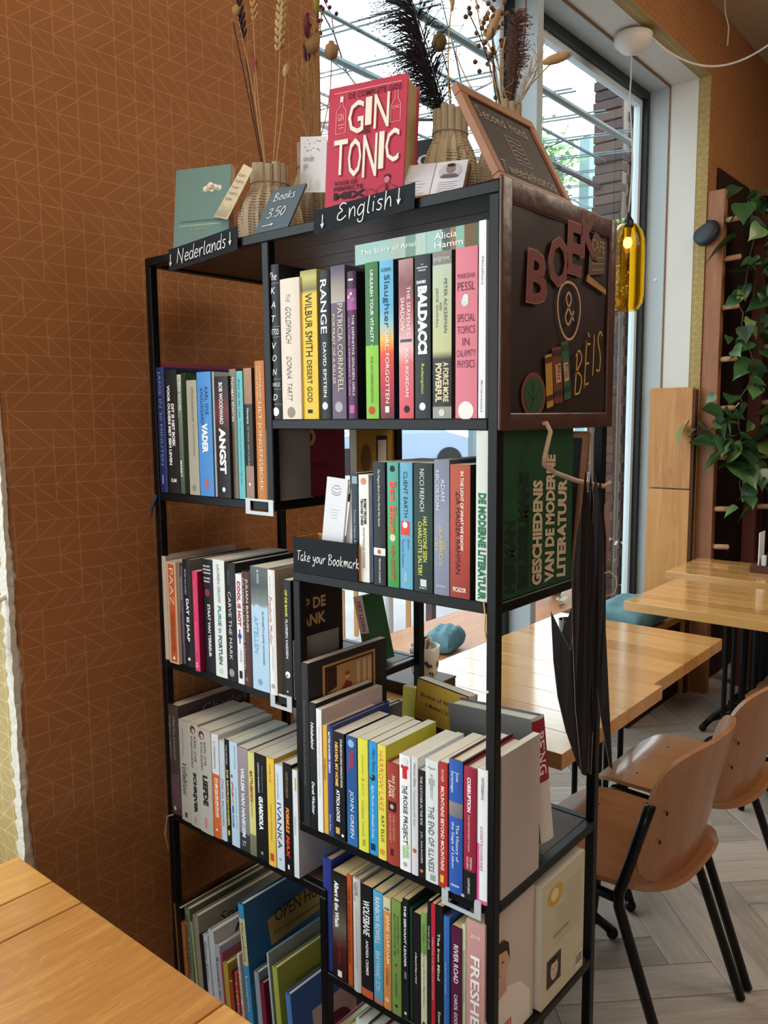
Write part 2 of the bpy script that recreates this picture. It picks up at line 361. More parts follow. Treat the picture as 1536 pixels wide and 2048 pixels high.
# ---- book tables: x0, x1, spine y, height, depth, description, colours, prints
ROW_R1A = [
    (0.3466, 0.3718, 0.006, 0.256, 0.15, 'black hardback with white letters stacked down its spine', '191b1f', '191b1f', 1, [('t', 'The', 'e9ecec', 0.05, 0.1, 0.5, 0.7, 0, 0.3, 0), ('r', '8a8d90', 0.118, 0.121, 0, 1), ('t', 'K', 'e9ecec', 0.145, 0.185, 0.5, 0.42, 0, 0.2, 0), ('t', 'A', 'e9ecec', 0.235, 0.275, 0.5, 0.42, 0, 0.2, 0), ('t', 'T', 'e9ecec', 0.325, 0.365, 0.5, 0.42, 0, 0.2, 0), ('r', '8a8d90', 0.395, 0.398, 0, 1), ('t', 'TATTOO', 'e9ecec', 0.41, 0.45, 0.5, 0.85, 0, 0, 0), ('r', '8a8d90', 0.462, 0.465, 0, 1), ('t', 'V', 'e9ecec', 0.5, 0.54, 0.5, 0.42, 0, 0.2, 0), ('t', 'O', 'e9ecec', 0.58, 0.62, 0.5, 0.42, 0, 0.2, 0), ('t', 'N', 'e9ecec', 0.67, 0.71, 0.5, 0.42, 0, 0.2, 0), ('r', '8a8d90', 0.735, 0.738, 0, 1), ('t', 'CHRONICLES', 'e9ecec', 0.76, 0.785, 0.5, 0.85, 0, 0, 0), ('r', '8a8d90', 0.8, 0.803, 0, 1), ('t', 'D', 'e9ecec', 0.835, 0.875, 0.5, 0.42, 0, 0.2, 0), ('r', '8a8d90', 0.9, 0.903, 0, 1), ('d', 'e9ecec', 0.95, 0.5, 0.3)]),
    (0.3799, 0.4257, 0.0, 0.2283, 0.16, 'cream hardback with a thin black handwritten title', 'd6cabb', 'd6cabb', 1, [('t', 'THE', '111214', 0.11, 0.17, 0.45, 0.2, -0.02, 0.3, 1), ('t', 'GOLDFINCH', '111214', 0.2, 0.46, 0.45, 0.28, -0.015, 0.3, 1), ('t', 'DONNA  TARTT', '111214', 0.55, 0.87, 0.45, 0.26, -0.015, 0.3, 1), ('d', '8f8578', 0.95, 0.5, 0.2)]),
    (0.4235, 0.4611, 0.004, 0.2373, 0.15, 'yellow paperback with black capitals and a hill picture on top', [(0, 'd8b52c'), (0.84, 'd9bb3c'), (0.87, '6d6a4a'), (0.95, 'b9b061'), (1, '8f8a56')], 'b8972c', 0, [('t', 'WILBUR SMITH', '111214', 0.155, 0.575, 0.5, 0.42, 0.0, 0, 1), ('t', 'DESERT GOD', '111214', 0.6, 0.885, 0.5, 0.3, 0.0, 0, 1), ('r', '111214', 0.935, 0.96, 0.35, 0.65)]),
    (0.4649, 0.4901, 0.004, 0.2324, 0.15, 'black hardback with a wide-spaced white title', '16191d', '16191d', 1, [('t', 'RANGE', 'e9ecec', 0.06, 0.42, 0.5, 0.55, 0.01, 0, 1), ('t', 'DAVID EPSTEIN', 'e9ecec', 0.48, 0.85, 0.55, 0.27, 0.01, 0, 1), ('d', 'c9d6de', 0.91, 0.5, 0.25)]),
    (0.4934, 0.524, 0.002, 0.236, 0.16, 'grey-purple paperback with cream capitals and a portrait on top', [(0, '5b4f63'), (0.76, '5b4f63'), (0.765, 'a79c92'), (0.88, '8a8078'), (0.96, '5b5166'), (1, '4a4252')], '3c3541', 0, [('t', 'PATRICIA CORNWELL', 'd9cba6', 0.245, 0.82, 0.66, 0.36, 0.0, 0, 1), ('t', 'PORTRAIT OF A KILLER', 'd9cba6', 0.31, 0.77, 0.2, 0.2, 0.0, 0, 1), ('d', 'a8a2ae', 0.92, 0.5, 0.28)]),
    (0.5253, 0.5456, 0.004, 0.2244, 0.16, 'purple hardback with a small group photo on its spine', [(0, '4c2449'), (0.74, '4c2449'), (0.745, 'a04f95'), (0.88, '7b3f76'), (0.885, '3b1a3a'), (1, '3b1a3a')], '141318', 1, [('r', 'e9ecec', 0.05, 0.062, 0.25, 0.75), ('t', 'THE DEFINITIVE GOLDEN GIRLS', 'e9ecec', 0.29, 0.84, 0.72, 0.2, 0.0, 0, 1), ('t', 'CULTURAL REFERENCE GUIDE', 'cf9fc4', 0.31, 0.84, 0.3, 0.2, 0.0, 0, 1), ('d', 'c7a6bb', 0.17, 0.3, 0.16), ('d', '7c8f86', 0.19, 0.7, 0.16), ('d', 'e0d0c0', 0.15, 0.55, 0.12), ('r', 'b25fa0', 0.905, 0.96, 0.25, 0.75)]),
]
ROW_R1B = [
    (0.5634, 0.5892, 0.004, 0.2331, 0.15, 'green paperback, dark green above and lime below', [(0, '7ab32e'), (0.47, '86bb3a'), (0.475, '2d6b30'), (1, '2f6d33')], '2c5f2c', 0, [('t', 'UNLEASH YOUR VITALITY -', 'e9ecec', 0.05, 0.53, 0.55, 0.25, 0.015, 0, 1), ('t', 'ROB VAN OVERBRUGGEN PH.D.', '31591f', 0.6, 0.9, 0.5, 0.18, 0.0, 0, 1), ('d', 'b5431f', 0.945, 0.45, 0.25)]),
    (0.5918, 0.6189, 0.004, 0.2321, 0.15, 'paperback fading from sky blue through yellow to dark red', ('G', [(0, '5a1f2a'), (0.2, 'a82733'), (0.42, 'd1452f'), (0.5, 'e0a83f'), (0.6, '8fb8b8'), (0.7, '5aa6c8'), (1, '5fa9c9')]), '1b2a3a', 0, [('t', 'KARIN', '24506b', 0.045, 0.07, 0.5, 0.7, 0, 0, 0), ('t', 'Slaughter', '1f3f5a', 0.09, 0.42, 0.5, 0.5, 0.0, 0, 1), ('t', 'GIRL, FORGOTTEN', 'e9ecec', 0.44, 0.9, 0.55, 0.32, 0.0, 0, 1), ('r', 'e9ecec', 0.92, 0.96, 0.38, 0.66)]),
    (0.6284, 0.6559, 0.004, 0.2293, 0.15, 'mottled pink paperback with pale lettering and a winged emblem', ('N', [(0, 'c84a55'), (0.35, 'cf6a70'), (0.45, 'd9b3b0'), (0.7, 'a8565a'), (0.85, '7a4a4c'), (1, 'a77f80')]), '2b1d1f', 0, [('t', "THE SERPENT'S", 'e9ecec', 0.17, 0.475, 0.72, 0.24, 0.0, 0, 1), ('t', 'SHADOW', 'e9ecec', 0.235, 0.445, 0.3, 0.28, 0.0, 0, 1), ('r', '3f5560', 0.497, 0.515, 0.1, 0.9), ('t', 'RICK RIORDAN', 'e9ecec', 0.56, 0.86, 0.6, 0.22, 0.0, 0, 1), ('d', '111214', 0.94, 0.55, 0.2)]),
    (0.6583, 0.6869, 0.004, 0.2305, 0.16, 'black paperback with a huge bold white author name', '16181b', '16181b', 0, [('t', 'AN', 'e9ecec', 0.05, 0.058, 0.5, 0.15, 0, 0, 0), ('t', 'AMOS DECKER', 'e9ecec', 0.068, 0.077, 0.5, 0.7, 0.02, 0, 0), ('t', 'THRILLER', 'e9ecec', 0.085, 0.094, 0.5, 0.5, 0.02, 0, 0), ('t', 'DAVID', 'e9ecec', 0.15, 0.17, 0.45, 0.6, 0.05, 0, 0), ('t', 'BALDACCI', 'e9ecec', 0.185, 0.6, 0.52, 0.6, 0.06, 0, 1), ('t', 'Redemption', 'c4dd66', 0.66, 0.845, 0.5, 0.26, 0.0, 0, 1), ('d', 'e9ecec', 0.925, 0.5, 0.2)]),
    (0.6902, 0.7235, 0.004, 0.2322, 0.16, 'pale green paperback with a grey band on top and a dark foot', [(0, '8e8f88'), (0.07, '8e8f88'), (0.071, '1f1e1b'), (0.36, '2a2a20'), (0.41, 'b7b786'), (0.92, 'a9b8a2'), (0.921, '77776f'), (1, '77776f')], '3a3a36', 0, [('t', 'palgrave', 'd8d8d2', 0.027, 0.065, 0.5, 0.82, -0.01, 0, 0), ('t', 'PETER ACKERMAN', '49544c', 0.165, 0.485, 0.7, 0.16, 0.0, 0, 1), ('t', 'AND', '49544c', 0.3, 0.35, 0.45, 0.13, 0.0, 0, 1), ('t', 'JACK DUVALL', '49544c', 0.215, 0.455, 0.24, 0.16, 0.0, 0, 1), ('t', 'A FORCE MORE', 'd9cba6', 0.66, 0.9, 0.72, 0.3, 0.03, 0, 1), ('t', 'POWERFUL', 'd9cba6', 0.665, 0.9, 0.34, 0.36, 0.04, 0, 1), ('d', 'c9c9c0', 0.965, 0.5, 0.16)]),
    (0.7312, 0.7679, 0.002, 0.2316, 0.16, 'pink paperback with small dark capitals stacked in lines', 'c9707f', '8d4a56', 0, [('t', 'MARISHA', '3e1f2b', 0.15, 0.18, 0.5, 0.8, -0.01, 0, 0), ('t', 'PESSL', '3e1f2b', 0.2, 0.25, 0.5, 0.78, -0.01, 0, 0), ('d', 'b9cfc7', 0.315, 0.45, 0.17), ('d', 'e9d7dc', 0.29, 0.48, 0.13), ('t', 'SPECIAL', '3e1f2b', 0.385, 0.43, 0.5, 0.82, -0.01, 0, 0), ('t', 'TOPICS', '3e1f2b', 0.455, 0.5, 0.5, 0.82, -0.01, 0, 0), ('t', 'IN', '3e1f2b', 0.525, 0.57, 0.5, 0.3, -0.01, 0, 0), ('t', 'CALAMITY', '3e1f2b', 0.595, 0.635, 0.5, 0.86, -0.01, 0, 0), ('t', 'PHYSICS', '3e1f2b', 0.655, 0.7, 0.5, 0.8, -0.01, 0, 0), ('d', 'e6dcd8', 0.955, 0.5, 0.36)]),
    (0.7707, 0.7825, 0.0, 0.262, 0.17, 'very tall thin white paperback with tiny grey lettering', 'dfe3e8', 'c9ccd0', 0, [('t', 'Metafisica', '555c66', 0.18, 0.32, 0.55, 0.3, 0.0, 0, 1), ('t', 'Aristoteles', '555c66', 0.8, 0.97, 0.5, 0.3, 0.0, 0, 1)]),
]
ROW_R2 = [
    (0.521, 0.535, 0.014, 0.1714, 0.125, 'slim dark teal paperback with dotted top behind the bookmark box', '27333d', '1c252d', 0, [('r', '8fa3ad', 0.03, 0.1, 0.1, 0.9), ('t', "Truman Capote Breakfast at Tiffany's", 'aebfca', 0.34, 0.98, 0.5, 0.4, 0.0, 0, 1)]),
    (0.5453, 0.5664, 0.004, 0.1703, 0.125, 'white chess paperback with bold black lettering', 'e3e2dc', 'c9c8c2', 0, [('t', 'BOBBY FISCHER', '111214', 0.22, 0.46, 0.66, 0.25, 0.04, 0, 1), ('t', 'TEACHES CHESS', '111214', 0.22, 0.47, 0.33, 0.25, 0.04, 0, 1), ('t', 'FISCHER MARGULIES MOSENFELDER', '111214', 0.49, 0.87, 0.5, 0.2, 0.0, 0, 1), ('d', 'c98a6a', 0.06, 0.5, 0.28)]),
    (0.5628, 0.5703, 0.008, 0.1694, 0.12, 'very slim steel-blue paperback', '5b7da3', '41607f', 0, [('t', 'DREAMING: A Very Short Introduction', 'e9ecec', 0.05, 0.55, 0.5, 0.5, 0.0, 0, 1)]),
    (0.579, 0.6029, 0.0, 0.1916, 0.125, 'black classic paperback with a white band low on its spine', '1a1c20', '1a1c20', 0, [('t', 'The Penguin Book of First World War Stories', 'e9ecec', 0.06, 0.52, 0.5, 0.22, 0, 0.25, 1), ('r', 'e4e4e0', 0.695, 0.755, 0, 1), ('d', 'b95c3a', 0.725, 0.5, 0.16), ('t', 'PENGUIN CLASSICS', 'e9ecec', 0.78, 0.98, 0.55, 0.14, 0.0, 0, 1)]),
    (0.6052, 0.6276, 0.002, 0.1916, 0.125, 'teal-to-green paperback with red outlined lettering', ('G', [(0, '3d8a3e'), (0.45, '4a9a52'), (0.75, '4b9c86'), (1, '4d9d96')]), '2f6b55', 0, [('d', '111214', 0.05, 0.5, 0.22), ('t', 'Ben Elton', 'd8593c', 0.15, 0.56, 0.55, 0.55, 0.03, 0, 1), ('d', 'c9cdb5', 0.6, 0.5, 0.26), ('t', 'HIGH SOCIETY', 'b94a3a', 0.66, 0.95, 0.5, 0.34, 0.02, 0, 1)]),
    (0.6277, 0.6526, 0.004, 0.1919, 0.125, 'sky-blue paperback with a red square on its spine', '62a2bf', '3f7d9b', 0, [('t', 'CLIENT EARTH', '173447', 0.07, 0.43, 0.5, 0.3, 0.0, 0, 1), ('r', 'cf4434', 0.46, 0.57, 0.1, 0.8), ('d', 'e9ecec', 0.49, 0.45, 0.2), ('t', 'James', '2c5a78', 0.6, 0.68, 0.7, 0.2, 0.0, 0, 1), ('t', 'Thornton Goodman', '2c5a78', 0.6, 0.83, 0.28, 0.2, 0.0, 0, 1), ('t', 'WISE', 'c9dce4', 0.87, 0.94, 0.5, 0.2, 0.0, 0, 1)]),
    (0.6571, 0.6914, 0.002, 0.1923, 0.13, 'dark green thriller with white name and lime title', ('N', [(0, '10201b'), (0.5, '1e3a30'), (1, '13211d')]), '10151a', 0, [('t', 'NICCI FRENCH', 'd9e0dc', 0.045, 0.37, 0.46, 0.24, 0.0, 0, 1), ('t', 'HAS ANYONE SEEN', 'd3d65c', 0.41, 0.76, 0.62, 0.22, 0.01, 0, 1), ('t', 'CHARLOTTE SALTER?', 'd3d65c', 0.45, 0.87, 0.35, 0.22, 0.01, 0, 1), ('r', 'c9cfca', 0.9, 0.955, 0.35, 0.68), ('t', 'S&S', 'c9cfca', 0.96, 0.975, 0.5, 0.4, 0, 0, 0)]),
    (0.6938, 0.7214, 0.002, 0.1981, 0.13, 'slate-grey paperback with pale and yellow serif-like capitals', ('N', [(0, '777c92'), (0.5, '878da3'), (1, '757b90')]), '5d6275', 0, [('t', 'ADAM', 'd7d9e2', 0.14, 0.3, 0.62, 0.24, 0.0, 0, 1), ('t', 'NICOLSON', 'd7d9e2', 0.08, 0.37, 0.26, 0.24, 0.0, 0, 1), ('t', 'THE', 'cdbf6e', 0.6, 0.66, 0.72, 0.18, 0.0, 0, 1), ('t', "SEABIRD'S", 'cdbf6e', 0.48, 0.78, 0.5, 0.24, 0.0, 0, 1), ('t', 'CRY', 'cdbf6e', 0.57, 0.68, 0.18, 0.24, 0.0, 0, 1), ('t', 'PICADOR', 'd0d2dc', 0.925, 0.94, 0.5, 0.6, 0, 0, 0)]),
    (0.7225, 0.7572, 0.002, 0.1922, 0.135, 'rust-red paperback with white and dark capitals', ('N', [(0, '8a2f22'), (0.5, 'a8402b'), (1, 'a5492f')]), '2b2826', 0, [('t', 'IN THE LIGHT OF WHAT WE KNOW', 'efe2da', 0.05, 0.64, 0.62, 0.16, 0.02, 0, 1), ('t', 'ZIA HAIDER RAHMAN', '3a1814', 0.2, 0.82, 0.42, 0.24, 0.0, 0, 1), ('t', 'PICADOR', 'f0e0d8', 0.918, 0.955, 0.5, 0.66, 0.02, 0, 0)]),
]
ROW_L1 = [
    (-0.0003, 0.015, 0.004, 0.2553, 0.2, 'large dusty-pink cookbook beside the left post', '8f4250', '8f4250', 1, [('t', 'Cupcakes, scones & macarons', 'e9ecec', 0.18, 0.66, 0.5, 0.4, 0.0, 0, 1)]),
    (0.0224, 0.0473, 0.0, 0.2433, 0.16, 'navy hardback with grey-blue capitals', '1d2c63', '1d2c63', 1, [('t', 'JAMIE IN 30 MINUTEN', '7f90b8', 0.03, 0.78, 0.5, 0.42, 0.0, 0, 1), ('r', 'c9d0e0', 0.86, 0.93, 0.45, 0.55)]),
    (0.0482, 0.0834, 0.002, 0.2367, 0.15, 'black paperback with two lines of bold white capitals', '232220', '232220', 0, [('t', 'DIT IS HET BOEK', 'e9ecec', 0.27, 0.62, 0.64, 0.26, 0.05, 0, 1), ('t', 'VOOR OUDERS MET EEN LEVEN', 'e9ecec', 0.12, 0.77, 0.3, 0.26, 0.05, 0, 1), ('t', 'SLIM', 'e9ecec', 0.88, 0.91, 0.5, 0.5, 0.03, 0, 0)]),
    (0.0811, 0.0965, 0.004, 0.2274, 0.15, 'pale green and grey paperback with white lettering', [(0, '4f5a4c'), (0.5, '6a6f62'), (0.86, '77957d'), (1, 'b9c3b5')], '4c5a48', 0, [('t', 'THE SIXTIES', 'e9ecec', 0.06, 0.3, 0.66, 0.3, 0.03, 0, 1), ('t', '100 JAAR', 'e2e2da', 0.18, 0.36, 0.3, 0.28, 0.0, 0, 1), ('t', 'MARKT', 'e9ecec', 0.72, 0.86, 0.5, 0.42, 0.03, 0, 1)]),
    (0.0837, 0.0975, 0.014, 0.2304, 0.16, 'narrow dark green book set back between its neighbours', '2b4a35', '2b4a35', 0, []),
    (0.1145, 0.1453, 0.002, 0.2156, 0.14, 'putty-grey paperback with faint grey title', 'a8a593', '8c8979', 0, [('t', 'SIMONE DE BEAUVOIR', '6a675a', 0.06, 0.36, 0.6, 0.22, 0.0, 0, 1), ('t', 'HET ONVERMIJDELIJKE', '77735f', 0.38, 0.66, 0.6, 0.2, 0.0, 0, 1), ('d', '85816f', 0.94, 0.5, 0.2)]),
    (0.1494, 0.1906, 0.0, 0.2292, 0.15, 'bright blue paperback with a bold white title', '4b8ccf', '3a70aa', 0, [('t', 'KARL OVE', '1f3c66', 0.12, 0.34, 0.68, 0.22, 0.0, 0, 1), ('t', 'KNAUSGARD', '1f3c66', 0.13, 0.42, 0.34, 0.22, 0.0, 0, 1), ('t', 'VADER', 'e9ecec', 0.41, 0.65, 0.5, 0.42, 0.05, 0, 1), ('r', 'c25a58', 0.86, 0.94, 0.42, 0.62)]),
    (0.1864, 0.1942, 0.004, 0.2286, 0.15, 'thin white paperback with a short back', 'd7dadb', 'b9bcbd', 0, []),
    (0.2053, 0.2427, -0.003, 0.219, 0.15, 'black and dark red paperback with a bold white serif title', ('G', [(0, '141214'), (0.55, '1d1416'), (0.72, '6b2228'), (0.85, '3b1a1e'), (1, '171517')]), '1a1618', 0, [('t', 'BOB WOODWARD', 'e9ecec', 0.05, 0.39, 0.48, 0.28, 0.02, 0, 1), ('t', 'ANGST', 'e9ecec', 0.42, 0.8, 0.5, 0.5, 0.05, 0, 1), ('d', 'e9ecec', 0.93, 0.5, 0.12)]),
    (0.2379, 0.256, 0.004, 0.2312, 0.15, 'grey-brown paperback with small white capitals', ('N', [(0, '6a6254'), (1, '7d7464')]), '4b463c', 0, [('t', 'THOMAS EDISON', 'e9ecec', 0.06, 0.4, 0.5, 0.4, 0.01, 0, 1), ('t', 'UITVINDER VAN DE MODERNE TIJD', '4a4438', 0.44, 0.82, 0.5, 0.25, 0.0, 0, 1)]),
    (0.2569, 0.2742, 0.004, 0.227, 0.15, 'turquoise paperback with small dark lettering', '62b2b8', '47868b', 0, [('t', 'Anna van der Lem', '1f4a50', 0.06, 0.36, 0.5, 0.3, 0.0, 0, 1), ('t', 'De Opstand in de Nederlanden 1568-1609', '2f6a70', 0.39, 0.88, 0.5, 0.24, 0.0, 0, 1)]),
    (0.2792, 0.3007, 0.002, 0.231, 0.15, 'black paperback with brown bands at both ends', [(0, '94796a'), (0.26, '94796a'), (0.261, '1f1d1c'), (0.73, '1f1d1c'), (0.731, '8f6f58'), (1, 'a07f63')], '3b2e26', 0, [('t', 'Homerus', 'e9ecec', 0.3, 0.42, 0.5, 0.3, 0.0, 0, 1), ('t', 'DE WROK VAN ACHILLES', 'b9a58f', 0.44, 0.74, 0.5, 0.22, 0.0, 0, 1), ('d', 'e9ecec', 0.88, 0.5, 0.12)]),
    (0.3113, 0.336, 0.0, 0.2418, 0.2, 'orange hardback with cream serif capitals', 'b9733a', '7d2733', 1, [('t', 'CONN & HAL', 'd9cba6', 0.04, 0.27, 0.68, 0.2, 0.0, 0, 1), ('t', 'IGGULDEN', 'd9cba6', 0.04, 0.28, 0.36, 0.2, 0.0, 0, 1), ('t', 'HET JONGENSBOEK', 'd9cba6', 0.29, 0.93, 0.52, 0.46, 0.0, 0, 1)]),
]
ROW_L2 = [
    (0.0082, 0.0259, 0.002, 0.2134, 0.18, 'tall cream book with faint black lettering beside the left post', 'cabfae', 'b9ad9b', 1, [('t', 'Stadse Michel Dormoy', '5a5148', 0.08, 0.52, 0.3, 0.3, 0.0, 0, 1)]),
    (0.0379, 0.0692, -0.006, 0.2062, 0.13, 'cream paperback with an orange rounded panel and wavy title', 'cbb89c', 'cbb89c', 0, [('r', 'c05a2c', 0.02, 0.98, 0.22, 0.86), ('t', 'PAAZ', 'f0e2cc', 0.06, 0.42, 0.55, 0.4, -0.01, 0, 1), ('t', 'MYRTHE VAN DER MEER', '5f2412', 0.5, 0.88, 0.55, 0.3, -0.01, 0, 1), ('d', 'f0e2cc', 0.945, 0.55, 0.12)]),
    (0.0593, 0.0708, 0.002, 0.203, 0.13, 'paperback with a pale grey top and dark blue foot', [(0, '262c3b'), (0.5, '2f3547'), (0.56, '9d9f9d'), (1, 'b5b6b3')], '5b5d5f', 0, [('t', 'LEKAART', '6c6f70', 0.05, 0.4, 0.5, 0.4, 0.0, 0, 1), ('t', 'TENREIDE', '8790a6', 0.55, 0.85, 0.5, 0.45, 0.0, 0, 1)]),
    (0.0682, 0.0774, 0.004, 0.198, 0.13, 'thin grey-purple paperback', '615a80', '47425e', 0, [('t', 'TIM HANDEL', 'e9ecec', 0.1, 0.35, 0.5, 0.4, 0.0, 0, 1), ('t', 'HET LEVEN BEGINT', 'a49ec0', 0.4, 0.8, 0.5, 0.35, 0.0, 0, 1)]),
    (0.0833, 0.1082, 0.0, 0.2148, 0.17, 'black hardback with a bold white title and grey boards', '1c1d20', '55524e', 1, [('t', 'PETER VAN INGEN', 'c9c9c9', 0.09, 0.32, 0.45, 0.2, 0.0, 0, 1), ('t', 'DAT IS JAAP', 'e9ecec', 0.36, 0.76, 0.56, 0.42, 0.04, 0, 1), ('d', 'e9ecec', 0.925, 0.6, 0.14)]),
    (0.1242, 0.14, -0.008, 0.1969, 0.13, 'short hot-pink paperback with pink lettering', 'd23a6e', '7d1237', 0, [('t', 'MEER ENERGIE', 'ef6a80', 0.07, 0.41, 0.5, 0.4, 0.0, 0, 1), ('t', 'HILDE DE SCHRIJVER', 'f2c6d2', 0.5, 0.8, 0.45, 0.22, 0.0, 0, 1), ('t', 'S', 'e9ecec', 0.91, 0.96, 0.5, 0.5, 0, 0, 0)]),
    (0.1409, 0.1725, 0.003, 0.221, 0.17, 'black thriller with white capitals and a red diamond', '171a22', '171a22', 0, [('t', 'HILLARY', 'e9ecec', 0.05, 0.065, 0.5, 0.7, 0.03, 0, 0), ('t', 'RODHAM', 'e9ecec', 0.08, 0.095, 0.5, 0.7, 0.03, 0, 0), ('t', 'CLINTON', 'e9ecec', 0.11, 0.125, 0.5, 0.7, 0.03, 0, 0), ('t', 'LOUISE', 'e9ecec', 0.155, 0.17, 0.5, 0.62, 0.03, 0, 0), ('t', 'PENNY', 'e9ecec', 0.185, 0.2, 0.5, 0.58, 0.03, 0, 0), ('d', '8a2a33', 0.29, 0.5, 0.24), ('t', 'STAAT VAN TERREUR', 'e9ecec', 0.39, 0.86, 0.6, 0.26, 0.03, 0, 1)]),
    (0.1803, 0.2142, -0.002, 0.2257, 0.16, 'thick white paperback with wide-spaced teal capitals', 'dfe4e2', 'dfe4e2', 0, [('t', 'LAUREN GROFF', '6f8f95', 0.04, 0.36, 0.5, 0.22, 0.01, 0, 1), ('t', 'FURIE', '3a8a96', 0.39, 0.56, 0.5, 0.28, 0.03, 0, 1), ('t', 'EN', '3a8a96', 0.58, 0.62, 0.5, 0.22, 0.02, 0, 1), ('t', 'FORTUIN', '2a6a60', 0.64, 0.89, 0.5, 0.32, 0.04, 0, 1), ('d', 'c5cbca', 0.95, 0.5, 0.16)]),
    (0.2151, 0.2448, -0.002, 0.2234, 0.16, 'black hardback with a spaced white title', '191b1e', '191b1e', 1, [('t', 'VERONICA ROTH', '6f7478', 0.06, 0.18, 0.45, 0.2, 0.0, 0, 1), ('t', 'CARVE THE MARK', 'd8dcd8', 0.24, 0.82, 0.5, 0.3, -0.005, 0, 1), ('d', '8d9192', 0.93, 0.5, 0.26)]),
    (0.2479, 0.2656, -0.004, 0.2059, 0.13, 'short white paperback with a red and a blue word', 'e2e3e6', 'c9cacd', 0, [('t', 'COOL IS HOT', 'b02838', 0.06, 0.47, 0.52, 0.5, 0.04, 0, 1), ('d', '31459a', 0.56, 0.5, 0.3), ('r', '31459a', 0.5, 0.63, 0.4, 0.6), ('t', 'OMDENKEN SPEELS', '8a8e96', 0.68, 0.8, 0.6, 0.3, 0.0, 0, 1), ('r', '111214', 0.88, 0.95, 0.25, 0.75)]),
    (0.2662, 0.2885, -0.004, 0.2134, 0.16, 'chocolate-brown hardback with cream serif-like capitals', '4b3230', '4b3230', 1, [('t', 'JULIAN BARNES', 'e3d8c8', 0.06, 0.52, 0.66, 0.3, 0.01, 0, 1), ('t', 'DE MAN IN DE RODE MANTEL', 'cdbfae', 0.06, 0.87, 0.2, 0.24, 0.0, 0, 1), ('d', '7a5b50', 0.94, 0.4, 0.2)]),
    (0.2918, 0.3368, -0.006, 0.2255, 0.16, 'wide light-blue paperback with a grey photo on its top third', ('N', [(0, 'a9c8e0'), (0.68, 'acc9df'), (0.7, '7d8787'), (0.85, '4a5052'), (1, '5b6264')]), '9fb8cc', 0, [('r', '8f9a9c', 0.05, 0.13, 0.4, 0.52), ('d', 'a9b4b6', 0.03, 0.46, 0.06), ('t', 'ELIZABETH JANE HOWARD', '28323c', 0.35, 0.78, 0.7, 0.13, 0.0, 0, 1), ('t', 'AFTELLEN', '7fa6c4', 0.4, 0.7, 0.28, 0.24, 0.0, 0, 1), ('d', '7f9bb4', 0.93, 0.45, 0.13)]),
    (0.338, 0.3567, -0.006, 0.225, 0.15, 'white paperback with a red-brown script name', 'dfe0de', '8d8374', 1, [('t', 'Carel Rochelle', '8a8f92', 0.05, 0.2, 0.45, 0.2, 0.0, 0, 1), ('t', 'Frederik Muller', 'a3534f', 0.21, 0.6, 0.4, 0.42, 0, 0.2, 1), ('t', 'Handelaar in de wereld van het boek', 'a9acac', 0.61, 0.8, 0.6, 0.2, 0.0, 0, 1), ('d', '9c9fa0', 0.93, 0.5, 0.24)]),
    (0.3702, 0.3911, -0.002, 0.2099, 0.13, 'short black paperback with a yellow and white title', '17181a', '17181a', 0, [('t', 'OP DE BANK', 'd9d24a', 0.08, 0.31, 0.5, 0.28, 0.03, 0, 1), ('t', 'FLORIEN VAESSEN', 'e9ecec', 0.33, 0.66, 0.5, 0.28, 0.01, 0, 1), ('d', 'e9ecec', 0.8, 0.5, 0.3), ('d', '17181a', 0.82, 0.45, 0.2), ('d', 'e9ecec', 0.945, 0.45, 0.08)]),
]
